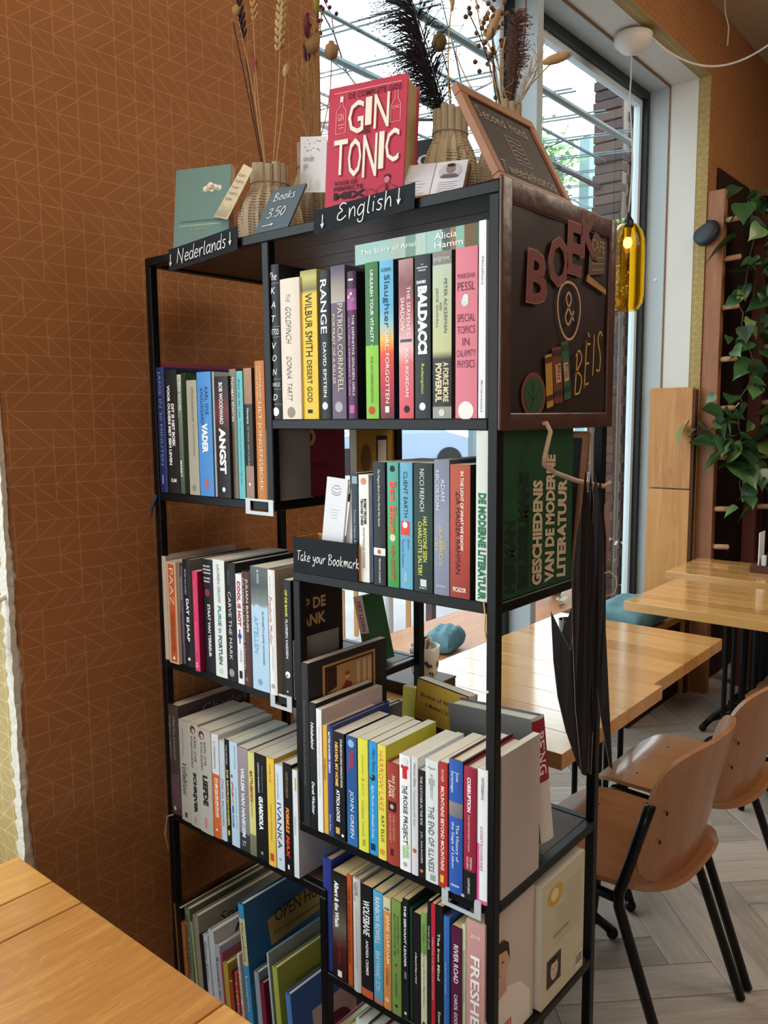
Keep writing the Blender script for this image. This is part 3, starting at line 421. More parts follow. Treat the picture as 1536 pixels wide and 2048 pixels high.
ROW_L3 = [
    (0.0087, 0.0466, 0.002, 0.2342, 0.19, 'thick dark brown hardback with grey lettering on spine and cover', '443a36', '443a36', 1, [('t', 'Charles Lewinsky', 'a39b93', 0.09, 0.5, 0.66, 0.24, 0, 0.1, 1), ('t', 'Terugkeer ongewenst', 'a39b93', 0.09, 0.5, 0.3, 0.24, 0, 0.1, 1), ('r', '5a3f45', 0.62, 0.93, 0.05, 0.95), ('d', 'bfb6ae', 0.945, 0.5, 0.12)]),
    (0.0557, 0.0875, -0.004, 0.2136, 0.14, 'plain grey-white paperback with a black script title', 'a9a59b', 'a9a59b', 0, [('t', 'Dieuw Kroonenberg', '6c6860', 0.08, 0.34, 0.42, 0.15, 0.0, 0, 1), ('t', 'Vollebloei', '2a2927', 0.42, 0.74, 0.5, 0.5, 0, 0.3, 1), ('r', '3a3836', 0.91, 0.96, 0.38, 0.62)]),
    (0.0898, 0.1212, -0.006, 0.2169, 0.145, 'grey paperback with a small portrait above its bold black title', 'aca89e', 'aca89e', 0, [('d', '5b3030', 0.06, 0.5, 0.27), ('d', 'c9b0a0', 0.07, 0.55, 0.14), ('t', 'KARL OVE', '33312e', 0.12, 0.36, 0.7, 0.2, 0.0, 0, 1), ('t', 'KNAUSGARD', '33312e', 0.13, 0.43, 0.36, 0.2, 0.0, 0, 1), ('t', 'SCHRIJVER', '111214', 0.47, 0.86, 0.52, 0.42, 0.05, 0, 1), ('r', 'b37a74', 0.9, 0.97, 0.4, 0.6)]),
    (0.1234, 0.1635, -0.008, 0.2138, 0.145, 'wider grey paperback with the same portrait and a bold black title', 'aeaaa0', 'aeaaa0', 0, [('d', '5b3030', 0.06, 0.3, 0.22), ('d', 'c9b0a0', 0.07, 0.34, 0.12), ('t', 'KARL OVE', '33312e', 0.12, 0.34, 0.56, 0.16, 0.0, 0, 1), ('t', 'KNAUSGARD', '33312e', 0.13, 0.4, 0.28, 0.16, 0.0, 0, 1), ('t', 'LIEFDE', '111214', 0.44, 0.73, 0.5, 0.38, 0.05, 0, 1), ('r', 'b37a74', 0.85, 0.95, 0.36, 0.54)]),
    (0.161, 0.1843, -0.006, 0.2119, 0.14, 'white paperback with an orange lower half and boxed letters', [(0, 'cc6230'), (0.62, 'cc6230'), (0.621, 'cfd4d8'), (1, 'cfd4d8')], 'cfd4d8', 0, [('t', 'K. STEMERDINGEN', '6d737a', 0.07, 0.33, 0.5, 0.25, 0.0, 0, 1), ('r', 'e9ecec', 0.42, 0.465, 0.42, 0.78), ('r', 'e9ecec', 0.475, 0.52, 0.42, 0.78), ('r', 'e9ecec', 0.53, 0.5750000000000001, 0.42, 0.78), ('r', 'e9ecec', 0.585, 0.63, 0.42, 0.78), ('r', 'e9ecec', 0.64, 0.685, 0.42, 0.78), ('r', 'e9ecec', 0.6950000000000001, 0.74, 0.42, 0.78), ('r', 'e9ecec', 0.75, 0.795, 0.42, 0.78), ('t', 'B', 'cc6230', 0.425, 0.46, 0.6, 0.2, 0.03, 0, 0), ('t', 'L', 'cc6230', 0.48, 0.515, 0.6, 0.2, 0.03, 0, 0), ('t', 'O', 'cc6230', 0.535, 0.5700000000000001, 0.6, 0.2, 0.03, 0, 0), ('t', 'K', 'cc6230', 0.59, 0.625, 0.6, 0.2, 0.03, 0, 0), ('t', 'K', 'cc6230', 0.645, 0.68, 0.6, 0.2, 0.03, 0, 0), ('t', 'E', 'cc6230', 0.7, 0.7350000000000001, 0.6, 0.2, 0.03, 0, 0), ('t', 'R', 'cc6230', 0.755, 0.79, 0.6, 0.2, 0.03, 0, 0), ('r', 'e9ecec', 0.91, 0.93, 0.4, 0.6)]),
    (0.1834, 0.1997, -0.004, 0.2027, 0.13, 'slim pale blue paperback with a thin grey title', 'bfc9d6', 'bfc9d6', 0, [('t', 'STAD VOL BALLONNEN', '56606c', 0.38, 0.85, 0.5, 0.36, 0.0, 0, 1)]),
    (0.1976, 0.2114, -0.002, 0.207, 0.13, 'slim black paperback with yellow capitals', '18191b', '18191b', 0, [('t', 'KARL KRONIEK', 'c9c9c9', 0.05, 0.24, 0.5, 0.3, 0.0, 0, 1), ('t', 'DE MICROJOGGER', 'ded65a', 0.29, 0.84, 0.5, 0.46, 0.03, 0, 1), ('r', 'c9c14a', 0.88, 0.93, 0.3, 0.7)]),
    (0.2143, 0.2379, -0.004, 0.209, 0.13, 'pale blue paperback with coloured title lines and a heart', 'b7cfde', 'b7cfde', 0, [('t', 'Stephen Donnelly', '41576a', 0.03, 0.25, 0.7, 0.16, 0.0, 0, 1), ('d', 'a0304a', 0.33, 0.25, 0.14), ('t', 'AFVALLEN', 'b0304a', 0.38, 0.53, 0.3, 0.24, 0.03, 0, 1), ('t', 'MET', 'c9a23a', 0.54, 0.6, 0.3, 0.24, 0.03, 0, 1), ('t', 'MEER SUCCES', '2f5a94', 0.61, 0.82, 0.3, 0.24, 0.03, 0, 1), ('t', 'Timeless Concepts & Fruitful', '41576a', 0.42, 0.82, 0.72, 0.15, 0.0, 0, 1)]),
    (0.2378, 0.2674, -0.004, 0.2044, 0.15, 'grey and mauve paperback with crowded white capitals', ('N', [(0, '33353a'), (0.17, '3a3c40'), (0.19, '7d7b84'), (0.7, '8a8489'), (1, '9d8f94')]), '7a6d66', 0, [('t', 'WILLEM VAN HANEGEM', 'e5e5ea', 0.19, 0.86, 0.5, 0.36, 0.04, 0, 1), ('t', '17', 'e9ecec', 0.9, 0.95, 0.5, 0.3, 0, 0, 0)]),
    (0.2676, 0.2858, -0.004, 0.2025, 0.15, 'pale yellow paperback with a red title', [(0, '6f6f5a'), (0.2, '7a7a62'), (0.21, 'cfc97c'), (1, 'd2cb80')], 'c9c37a', 0, [('t', 'BATTLEBORN', '9a3a22', 0.18, 0.47, 0.5, 0.42, 0.03, 0, 1), ('t', 'MIEKE REGELIN', '4a6a50', 0.46, 0.62, 0.5, 0.2, 0.0, 0, 1)]),
    (0.2859, 0.3191, -0.004, 0.2044, 0.15, 'black paperback with a bold white name in its middle', '17191b', '17191b', 0, [('t', 'PEP CONFIDENTIAL', '7f8488', 0.1, 0.35, 0.66, 0.1, 0.0, 0, 1), ('t', 'DIETRICH MARMELING', 'cfd2d4', 0.08, 0.36, 0.36, 0.12, 0.02, 0, 1), ('t', 'GUARDIOLA', 'e9ecec', 0.39, 0.71, 0.5, 0.36, 0.06, 0, 1), ('d', '8f9698', 0.93, 0.5, 0.1)]),
    (0.3217, 0.3417, -0.006, 0.207, 0.15, 'yellow paperback with orange-brown lettering', 'e0bb48', 'c9a43a', 0, [('t', 'Loop mij', '8a6a1a', 0.06, 0.22, 0.5, 0.3, 0, 0.2, 1), ('t', 'MANON SIMONSON', 'a8862a', 0.42, 0.76, 0.5, 0.2, 0.0, 0, 1), ('r', 'c2412f', 0.88, 0.95, 0.25, 0.75)]),
    (0.3404, 0.3624, -0.004, 0.1986, 0.13, 'pale blue-white paperback with large spaced black capitals', 'ccd6e3', 'ccd6e3', 0, [('t', 'LOTTE VAN DE KERK', '5f6c7c', 0.08, 0.33, 0.4, 0.18, 0.0, 0, 1), ('t', 'IVANKA', '111214', 0.36, 0.8, 0.5, 0.5, -0.005, 0, 1), ('d', '9aa4b0', 0.9, 0.5, 0.14)]),
    (0.3646, 0.3869, -0.006, 0.2082, 0.14, 'black paperback with orange-red italic capitals', '141416', '141416', 0, [('t', 'ANDRE HOOGEBOOM', '9a7a52', 0.07, 0.3, 0.5, 0.3, 0.0, 0, 1), ('t', 'FORMULE', 'e88a2c', 0.39, 0.62, 0.5, 0.4, 0.05, 0.2, 1), ('t', 'MAX', 'dd3a20', 0.64, 0.85, 0.5, 0.4, 0.05, 0.2, 1), ('r', 'e9ecec', 0.91, 0.95, 0.4, 0.6)]),
    (0.3851, 0.3999, -0.004, 0.2013, 0.14, 'white paperback with a green leaf, last before the middle post', 'd5dade', 'b0b2b4', 0, [('t', 'VERBOND', '8aa0a8', 0.42, 0.6, 0.5, 0.24, 0.0, 0, 1), ('r', 'a8b03a', 0.07, 0.19, 0.55, 0.8)]),
]
ROW_R3 = [
    (0.4108, 0.4273, 0.0, 0.293, 0.21, 'very tall slim black book against the middle post', '25272b', '25272b', 0, [('t', 'The Schoolmistress and other paintings', '6f7478', 0.22, 0.75, 0.4, 0.3, 0.0, 0, 1)]),
    (0.4301, 0.4463, -0.002, 0.227, 0.15, 'slim black paperback with a white italic name', '1b1c1f', '1b1c1f', 0, [('t', 'Hidebehind', 'e9ecec', 0.15, 0.36, 0.5, 0.45, 0.02, 0.2, 1), ('t', 'Derek Wachter', 'e9ecec', 0.62, 0.88, 0.5, 0.45, 0.02, 0.2, 1)]),
    (0.4471, 0.4601, -0.002, 0.2197, 0.16, 'slim white paperback behind the pink cover', 'dfe0e2', 'd3bdbb', 0, [('t', 'Maria Luisa Reategui Keller', '8fa0a8', 0.14, 0.72, 0.5, 0.25, 0.0, 0, 1)]),
    (0.4585, 0.4703, 0.0, 0.1929, 0.13, 'thin yellow paperback', 'd8a93a', 'd8c07a', 0, [('t', 'DE WERVELKIND', '4a3a1a', 0.3, 0.5, 0.5, 0.4, 0.0, 0, 1)]),
    (0.4707, 0.4829, 0.0, 0.1949, 0.15, 'slim indigo hardback with small white capitals', '36437f', '36437f', 1, [('t', 'MATTERS OF MODERN THREADS', 'e9ecec', 0.05, 0.42, 0.5, 0.4, 0.02, 0, 1), ('t', 'Oscar Rom', 'e9ecec', 0.8, 0.95, 0.5, 0.3, 0.0, 0, 1)]),
    (0.4828, 0.5095, 0.0, 0.1883, 0.12, 'black paperback with gold title and cream name', '1b1a1c', '1b1a1c', 0, [('t', 'HEAVEN, MY HOME', 'e3b65a', 0.09, 0.5, 0.35, 0.32, 0.04, 0, 1), ('t', 'ATTICA LOCKE', 'e9ecec', 0.53, 0.83, 0.45, 0.3, 0.04, 0, 1), ('t', 'STURLUSON KING HARALDS SAGA', 'e9ecec', 0.05, 0.5, 0.78, 0.16, 0.02, 0, 1), ('r', 'c9a45a', 0.89, 0.95, 0.2, 0.55), ('d', 'e9ecec', 0.95, 0.8, 0.1)]),
    (0.514, 0.5372, 0.0, 0.1887, 0.12, 'blue paperback with tall white author lettering', ('N', [(0, '2e6aa5'), (0.5, '28538f'), (0.8, '2c4f8a'), (1, '35507c')]), '2a4c80', 0, [('d', '7fb0d8', 0.06, 0.5, 0.3), ('t', 'PAPER', 'b43a44', 0.12, 0.28, 0.62, 0.26, 0.02, 0, 1), ('t', 'TOWNS', 'b43a44', 0.14, 0.3, 0.36, 0.26, 0.02, 0, 1), ('t', 'JOHN GREEN', 'e9ecec', 0.49, 0.93, 0.5, 0.45, 0, 0.1, 1)]),
    (0.5417, 0.5634, -0.002, 0.1928, 0.125, 'lime-yellow paperback with thin lower-case title', 'd3cf49', 'b9b53c', 0, [('t', 'eleanor & park', '8a9a2a', 0.14, 0.5, 0.5, 0.3, -0.01, 0, 1), ('t', 'rainbow rowell', '7a8a3a', 0.54, 0.86, 0.5, 0.3, -0.01, 0, 1), ('r', 'a0a030', 0.89, 0.95, 0.4, 0.7)]),
    (0.5625, 0.5816, 0.0, 0.1921, 0.12, 'bright blue paperback with a black swirl', '2f8fca', '2577a8', 0, [('t', 'Hilary Mantel', '12354f', 0.06, 0.26, 0.6, 0.4, 0.0, 0, 1), ('d', '0f1a24', 0.31, 0.5, 0.3), ('d', '2f8fca', 0.3, 0.42, 0.16), ('t', 'Eight Months on Ghazzah Street', 'd8ecf6', 0.38, 0.85, 0.5, 0.34, 0, 0.2, 1), ('r', '0f2a40', 0.9, 0.96, 0.2, 0.75)]),
    (0.584, 0.6014, -0.002, 0.193, 0.135, 'yellow paperback with pale orange capitals and a yellow cover', 'd8cd52', 'cbc43e', 0, [('t', 'HARROW LAKE', 'cf8a4a', 0.05, 0.57, 0.42, 0.55, 0.0, 0, 1), ('t', 'KAT ELLIS', '2a2a20', 0.61, 0.84, 0.6, 0.36, 0.0, 0, 1), ('d', 'cf8a3a', 0.93, 0.5, 0.3)]),
    (0.603, 0.6273, -0.002, 0.1687, 0.115, 'short brick-red hardback with cream script', '9c3f33', '9c3f33', 1, [('t', '365 Dalai', 'f0e2cc', 0.1, 0.33, 0.66, 0.22, 0.0, 0.2, 1), ('t', 'LAMA', 'f0e2cc', 0.17, 0.33, 0.36, 0.3, 0.0, 0, 1), ('r', '2a1412', 0.37, 0.47, 0.15, 0.85), ('d', 'd0a07a', 0.42, 0.5, 0.16), ('t', 'DAILY ADVICE', 'd8a08c', 0.5, 0.75, 0.66, 0.16, 0.0, 0, 1), ('t', 'FROM THE HEART', 'd8a08c', 0.5, 0.78, 0.36, 0.16, 0.0, 0, 1), ('r', '3a1412', 0.84, 0.91, 0.35, 0.6)]),
    (0.6305, 0.6525, -0.004, 0.19, 0.125, 'white paperback with a red lobster and black title', 'e2e4e4', 'c5c7c7', 0, [('d', 'd5d6d8', 0.05, 0.5, 0.3), ('r', 'c4202c', 0.09, 0.2, 0.3, 0.72), ('d', 'c4202c', 0.1, 0.3, 0.14), ('d', 'c4202c', 0.1, 0.7, 0.14), ('t', 'THE', '111214', 0.255, 0.33, 0.5, 0.45, 0.01, 0, 1), ('t', 'ROSIE PROJECT', '111214', 0.345, 0.76, 0.5, 0.5, 0.01, 0, 1), ('t', 'GRAEME', '8fbf6a', 0.76, 0.88, 0.72, 0.26, 0.02, 0, 1), ('t', 'SIMSION', '8fbf6a', 0.78, 0.89, 0.4, 0.26, 0.02, 0, 1), ('d', '9fa4a4', 0.94, 0.5, 0.18)]),
    (0.6541, 0.667, -0.004, 0.1919, 0.125, 'slim grey-white paperback with a small red circle', 'c9cacd', 'd8d8d6', 0, [('t', 'Milovan Djilas', '111214', 0.05, 0.25, 0.5, 0.4, 0.0, 0, 1), ('t', 'Conversations with Stalin', '7a7d80', 0.27, 0.58, 0.5, 0.35, 0.0, 0, 1), ('d', 'b05a3a', 0.79, 0.5, 0.3)]),
    (0.6678, 0.6806, -0.004, 0.1745, 0.115, 'slim black paperback with white serif-like capitals', '18191c', '18191c', 0, [('t', 'THE CATCHER IN THE RYE', 'dcdcd8', 0.05, 0.5, 0.5, 0.36, 0.0, 0, 1), ('t', 'J.D. SALINGER', 'dcdcd8', 0.56, 0.86, 0.5, 0.36, 0.0, 0, 1), ('d', 'c96a3a', 0.93, 0.5, 0.24)]),
    (0.6814, 0.7053, -0.004, 0.1961, 0.13, 'white paperback with a grey human figure on its spine', 'cfd3d3', 'cfd3d3', 0, [('t', 'Agus', '6f7474', 0.05, 0.075, 0.5, 0.6, 0, 0, 0), ('d', '9aa3a3', 0.12, 0.5, 0.1), ('r', '9aa3a3', 0.14, 0.24, 0.4, 0.62), ('r', '9aa3a3', 0.15, 0.2, 0.28, 0.74), ('r', '9aa3a3', 0.24, 0.31, 0.42, 0.48), ('r', '9aa3a3', 0.24, 0.31, 0.54, 0.6), ('t', 'THE END OF ILLNESS', '4a4e4e', 0.37, 0.91, 0.48, 0.44, 0.0, 0, 1), ('r', '8f9494', 0.93, 0.98, 0.4, 0.8)]),
    (0.7065, 0.7229, -0.004, 0.1988, 0.13, 'deep red paperback with white capitals', 'a5302c', '7d1f20', 0, [('t', 'TRACY KIDDER', 'e8c8b8', 0.05, 0.15, 0.5, 0.3, 0.0, 0, 1), ('t', 'MOUNTAINS BEYOND MOUNTAINS', 'f0dcd0', 0.19, 0.86, 0.48, 0.4, 0.02, 0, 1), ('r', 'd8b04a', 0.9, 0.96, 0.2, 0.6)]),
    (0.7252, 0.7502, -0.004, 0.2084, 0.14, 'royal-blue hardback with a small battle picture band', [(0, '2d56a5'), (0.58, '2d56a5'), (0.581, '6a7078'), (0.69, '8a8078'), (0.691, '2d56a5'), (1, '2f5aa8')], '4a2a2c', 1, [('t', 'Jose', 'dfe6f0', 0.08, 0.15, 0.66, 0.28, 0.0, 0, 1), ('t', 'Saramago', 'dfe6f0', 0.08, 0.24, 0.3, 0.28, 0.0, 0, 1), ('t', 'The History of', 'e8eaf0', 0.47, 0.75, 0.66, 0.26, 0.0, 0, 1), ('t', 'the Siege of Lisbon', 'e8eaf0', 0.46, 0.81, 0.34, 0.26, 0.0, 0, 1), ('r', '9fb2d0', 0.93, 0.945, 0.2, 0.8)]),
    (0.7517, 0.7739, -0.004, 0.2045, 0.14, 'crimson hardback with a black foot', [(0, '1c1a1c'), (0.22, '1c1a1c'), (0.221, '8e2338'), (1, '932840')], '8e2338', 1, [('t', 'CORRUPTION', 'f0e4e4', 0.07, 0.33, 0.5, 0.3, 0.04, 0, 1), ('t', 'WHAT EVERYONE NEEDS TO KNOW', 'e6cfd3', 0.35, 0.63, 0.5, 0.14, 0.0, 0, 1), ('t', 'FISMAN', 'f0e4e4', 0.67, 0.76, 0.66, 0.16, 0.0, 0, 1), ('t', 'GOLDEN', 'f0e4e4', 0.67, 0.76, 0.4, 0.16, 0.0, 0, 1), ('t', 'OXFORD', 'e8e8e8', 0.83, 0.95, 0.5, 0.18, 0.0, 0, 1)]),
    (0.7737, 0.7919, -0.002, 0.2064, 0.15, 'white paperback with a pink stripe, last before the right post', [(0, 'd45a95'), (0.03, 'd45a95'), (0.031, 'dfe1e3'), (1, 'd8dadd')], 'c9cacc', 0, [('r', 'd45a95', 0.55, 1, 0, 0.25), ('t', 'INTERBEING', '3a3c40', 0.06, 0.22, 0.55, 0.26, 0.0, 0, 1), ('t', 'CONTROVERSIES', 'a03a6a', 0.42, 0.75, 0.45, 0.25, 0.0, 0, 1)]),
]
ROW_R4 = [
    (0.4484, 0.4693, 0.006, 0.2076, 0.17, 'tall navy cloth-bound book with a torn top, at the left end', '2c3a85', '2c3a85', 1, [('t', 'De nachtegaal Andrea', '5566a8', 0.42, 0.82, 0.5, 0.3, 0.0, 0, 1)]),
    (0.4757, 0.5088, 0.0, 0.1963, 0.12, 'dark photo-printed paperback with a white bold title', ('N', [(0, '1f1614'), (0.3, '4a1f1c'), (0.5, '6b6258'), (0.7, '3a332c'), (1, '1c1a18')]), '191410', 0, [('t', 'Albert & the Whale', 'e9ecec', 0.08, 0.51, 0.36, 0.32, 0.05, 0, 1), ('t', 'Philip Hoare', 'a83030', 0.6, 0.85, 0.5, 0.22, 0.0, 0, 1), ('r', 'e9ecec', 0.91, 0.97, 0.35, 0.65)]),
    (0.5087, 0.5208, 0.002, 0.2004, 0.12, 'slim orange-red paperback', 'bb5526', '8a3a1a', 0, [('t', 'TWEE MINUTEN ALS BROEDER', '5f1f10', 0.1, 0.8, 0.4, 0.45, 0.0, 0, 1)]),
    (0.5265, 0.5433, -0.002, 0.2048, 0.13, 'pale grey paperback with small grey lettering', 'c9c9c6', 'a9a9a6', 1, [('t', 'LOOK', '111214', 0.03, 0.15, 0.6, 0.3, 0.0, 0, 1), ('t', 'ABOUT', '5f6264', 0.04, 0.2, 0.3, 0.3, 0.0, 0, 1), ('t', 'essays on looking closely at things', '8c9092', 0.25, 0.8, 0.5, 0.2, 0.0, 0, 1)]),
    (0.5444, 0.5694, -0.002, 0.1997, 0.13, 'black paperback with white slanted capitals and an orange foot', [(0, 'c2603a'), (0.07, 'c2603a'), (0.071, '18181b'), (1, '18181b')], '18181b', 0, [('t', 'WOLFSBANE', 'e9ecec', 0.13, 0.44, 0.5, 0.6, 0.02, 0.1, 1), ('t', 'ANDREA CREMER', 'e9ecec', 0.48, 0.8, 0.55, 0.24, 0.02, 0, 1)]),
    (0.5714, 0.592, -0.002, 0.1993, 0.12, 'sky-blue paperback with cream title and a brown foot', [(0, 'b5683a'), (0.08, '4f9fc4'), (1, '4fa4cc')], '3a7ea0', 0, [('t', 'RAINBOW ROWELL', 'efe8d8', 0.05, 0.46, 0.5, 0.5, 0.0, 0, 1), ('t', 'WAYWARD SON', 'd8e8ee', 0.52, 0.88, 0.5, 0.5, 0.0, 0, 1)]),
    (0.5928, 0.6089, -0.002, 0.1968, 0.12, 'orange and cream paperback with pale capitals', 'd08c4e', 'b9a27c', 0, [('r', 'cfc4a2', 0.0, 0.12, 0, 1), ('r', '31506a', 0.09, 0.11, 0.2, 0.9), ('t', 'JANE GARDAM', 'f3e3cc', 0.15, 0.58, 0.62, 0.5, 0.02, 0, 1), ('t', 'LAST FRIENDS', '7a4520', 0.63, 0.78, 0.5, 0.3, 0.0, 0, 1), ('d', 'e8c49a', 0.91, 0.5, 0.3)]),
    (0.6104, 0.6299, -0.002, 0.1996, 0.13, 'olive-green paperback with brown lettering', '75934b', '5b7239', 0, [('t', 'THE SWEETNESS AT THE', '2f3f1f', 0.12, 0.45, 0.72, 0.18, 0.0, 0, 1), ('t', 'BOTTOM OF THE PIE', '2f3f1f', 0.12, 0.48, 0.36, 0.24, 0.0, 0, 1), ('d', '8a2a22', 0.56, 0.5, 0.12), ('t', 'ALAN BRADLEY', '3c4f28', 0.63, 0.85, 0.5, 0.24, 0.0, 0, 1), ('d', '111214', 0.92, 0.5, 0.14)]),
    (0.6315, 0.6434, 0.0, 0.2072, 0.13, 'black paperback with white letter-spaced capitals', '1b1c1e', '1b1c1e', 0, [('t', 'THE SERVANT LEADER', 'e9ecec', 0.05, 0.56, 0.5, 0.4, 0.03, 0, 1), ('r', '6f7274', 0.6, 0.66, 0.3, 0.7), ('d', 'e9ecec', 0.95, 0.5, 0.22)]),
    (0.641, 0.6485, 0.004, 0.1951, 0.15, 'thin dark green hardback', '1f4a3c', '1f4a3c', 1, []),
    (0.6528, 0.6672, 0.0, 0.192, 0.12, 'black paperback with a small white italic title', '17181a', '17181a', 0, [('t', 'A Masterful Diary of Grief', 'e9ecec', 0.34, 0.62, 0.45, 0.3, 0.02, 0.2, 1)]),
    (0.6684, 0.6803, 0.0, 0.2011, 0.12, 'green-topped cream paperback', [(0, 'd2cfae'), (0.62, 'cfcca8'), (0.66, '6f8f4a'), (1, '7a9a55')], 'b9b795', 0, [('t', 'SOLOMON', '3f5a2a', 0.1, 0.25, 0.5, 0.3, 0.0, 0, 1), ('t', 'The Things We Do to Make It Home', '55603c', 0.33, 0.8, 0.5, 0.36, 0.0, 0, 1), ('r', '2a2a2a', 0.93, 0.98, 0.3, 0.7)]),
    (0.6814, 0.6882, 0.0, 0.223, 0.14, 'thin black paperback with tiny white capitals', '1a1b1d', '1a1b1d', 0, [('t', 'THE WAY OF LOVE', 'e9ecec', 0.18, 0.36, 0.5, 0.45, 0.0, 0, 1)]),
    (0.6901, 0.6984, -0.002, 0.223, 0.14, 'thin scarlet paperback', 'b5253a', '7d1828', 0, [('t', 'VEERTIG OP EEN KANTOOR', 'e8b8bc', 0.24, 0.72, 0.5, 0.35, 0.0, 0, 1)]),
    (0.6995, 0.7125, -0.002, 0.2246, 0.13, 'black paperback with cream serif-like title', '17171a', '17171a', 0, [('t', 'The Iron Mind', 'ddd3a0', 0.2, 0.55, 0.45, 0.4, 0.02, 0, 1), ('t', 'Sower', 'ddd3a0', 0.78, 0.92, 0.55, 0.4, 0.02, 0, 1)]),
    (0.7117, 0.7235, 0.0, 0.2111, 0.13, 'slim bright blue hardback', '3a6cb5', '3a6cb5', 1, [('t', 'THE BOOK THAT STAYED', '9fc0e8', 0.35, 0.6, 0.5, 0.26, 0.0, 0, 1)]),
    (0.7282, 0.7475, -0.002, 0.2034, 0.13, 'maroon paperback with wide-spaced white capitals', '53193c', '3d122c', 0, [('t', 'RIVER ROAD', 'e8d8e0', 0.14, 0.45, 0.5, 0.46, 0.02, 0, 1), ('t', 'CAROL GOODMAN', 'e8d8e0', 0.54, 0.9, 0.5, 0.34, 0.02, 0, 1)]),
    (0.7468, 0.7536, 0.0, 0.2123, 0.14, 'thin pale green paperback', 'b9c4a0', '9fa888', 0, [('t', 'BRIEVEN AAN EEN VRIEND', '5a7a4a', 0.2, 0.6, 0.5, 0.3, 0.0, 0, 1)]),
    (0.757, 0.7904, -0.004, 0.2273, 0.145, 'wide dusty-pink paperback with big white capitals', 'c08d8a', 'b3a79f', 0, [('t', '2019', 'e9e0dc', 0.09, 0.115, 0.5, 0.5, 0, 0, 0), ('t', 'FRESHEYES', 'ede4e0', 0.24, 0.98, 0.5, 0.5, 0.02, 0, 1)]),
]

# ================================================================ the room
WALLX, GLX = -.08, -.40
WY0, WY1 = .58, 3.37            # window opening along the left wall
NY = -.262                      # near end of the papered pier
SOF, CEIL = 3.165, 3.50
floor = struct(box('floor', GREYWOOD, None, -.45, 4.6, -3.6, 5.3, -.06, -.006))
pier = struct(box('wall_left', WP, None, -.43, WALLX, NY, WY0, 0, CEIL))
struct(box('wall_left_far', WP, None, -.43, WALLX, WY1, 5.3, 0, CEIL))
struct(box('wall_left_lintel', WP, None, -.43, WALLX, WY0, WY1, SOF+.004, CEIL))
struct(box('wall_left_lintel_near', WP, None, -.43, WALLX, -3.6, NY, SOF+.004, CEIL))
struct(box('wall_left_sill_near', WP, None, -.43, -.1, -3.6, NY-.002, 0, .60))
struct(box('wall_far', WP, None, WALLX, 4.6, 5.2, 5.3, 0, CEIL))
struct(box('wall_right', mat('9a6a42', .8), None, 4.55, 4.65, -3.6, 5.3, 0, CEIL))
WB = mat('a87c55', .8)
struct(MB().box(-.43, 1.5, -3.7, -3.6, 0, CEIL).box(3.3, 4.6, -3.7, -3.6, 0, CEIL).box(1.5, 3.3, -3.7, -3.6, 0, .9).box(1.5, 3.3, -3.7, -3.6, 2.3, CEIL).done('wall_back', WB))
struct(box('ceiling', speckled('rough_stucco', 'd9c6a6', 'b9a383', 90, .9, 1, .01), None, -.43, 4.6, -3.6, 5.3, CEIL, CEIL+.08))
# wallpaper strips with the gold sheen painted in, and cream boards of the window reveal
GREYF = mat('a9b4b8', .4); CREAM = mat('cac9c3', .5); GASK = mat('1e272b', .4)
struct(box('trim_near_reveal', WPG, None, -.42, WALLX-.004, NY-.004, NY, .6, SOF))
struct(MB().box(-.138, WALLX, WY1-.004, WY1, 0, SOF).box(-.138, WALLX, WY0, WY1-.004, SOF, SOF+.004).done('trim_reveal_paper', WPG))
struct(MB().box(-.281, -.1385, WY1-.006, WY1, 0, SOF).box(-.281, -.1385, WY0, WY1-.006, SOF-.002, SOF+.004).done('trim_reveal_board', CREAM))
struct(MB().box(-.284, -.279, WY1-.012, WY1-.006, .0, SOF-.005).box(-.284, -.279, WY0, WY1-.012, SOF-.012, SOF-.003).done('trim_reveal_edge', mat('7a5c42', .6)))
win = struct(MB().box(-.40, -.284, WY1-.012, WY1, 0, SOF-.002).box(-.40, -.284, WY0, WY1-.012, SOF-.012, SOF-.002)
   .box(-.40, -.28, 2.0, 2.045, .1, SOF-.012).box(-.44, -.284, WY0, WY1, .0, .10).box(-.40, -.284, WY0, WY0+.02, .1, SOF-.012).done('window_1', GREYF, bevel=.002))
def part_struct(o): return o
fr = MB()
for a, b in ((WY0+.02, 2.0), (2.045, WY1-.012)):
    z0, z1 = .10, SOF-.014
    for y in (a, b-.035): fr.box(-.425, -.385, y, y+.035, z0, z1)
    fr.box(-.425, -.385, a+.035, b-.035, z0, z0+.035); fr.box(-.425, -.385, a+.035, b-.035, z1-.04, z1)
fr.done('window_frame', GASK, win)
fr = MB()
for a, b in ((WY0+.055, 1.965), (2.08, WY1-.047)):
    for y in (a, b-.03): fr.box(-.445, -.412, y, y+.03, .135, SOF-.054)
    fr.box(-.445, -.412, a+.03, b-.03, .135, .165); fr.box(-.445, -.412, a+.03, b-.03, SOF-.084, SOF-.054)
fr.done('window_casement', mat('c3d2d8', .35), win)
for z in (1.05, 1.62, 2.2): MB().ball((-.33, WY1-.014, z), .009, 1, .4, 1).done('screw_cap', WHITEM, win, True)
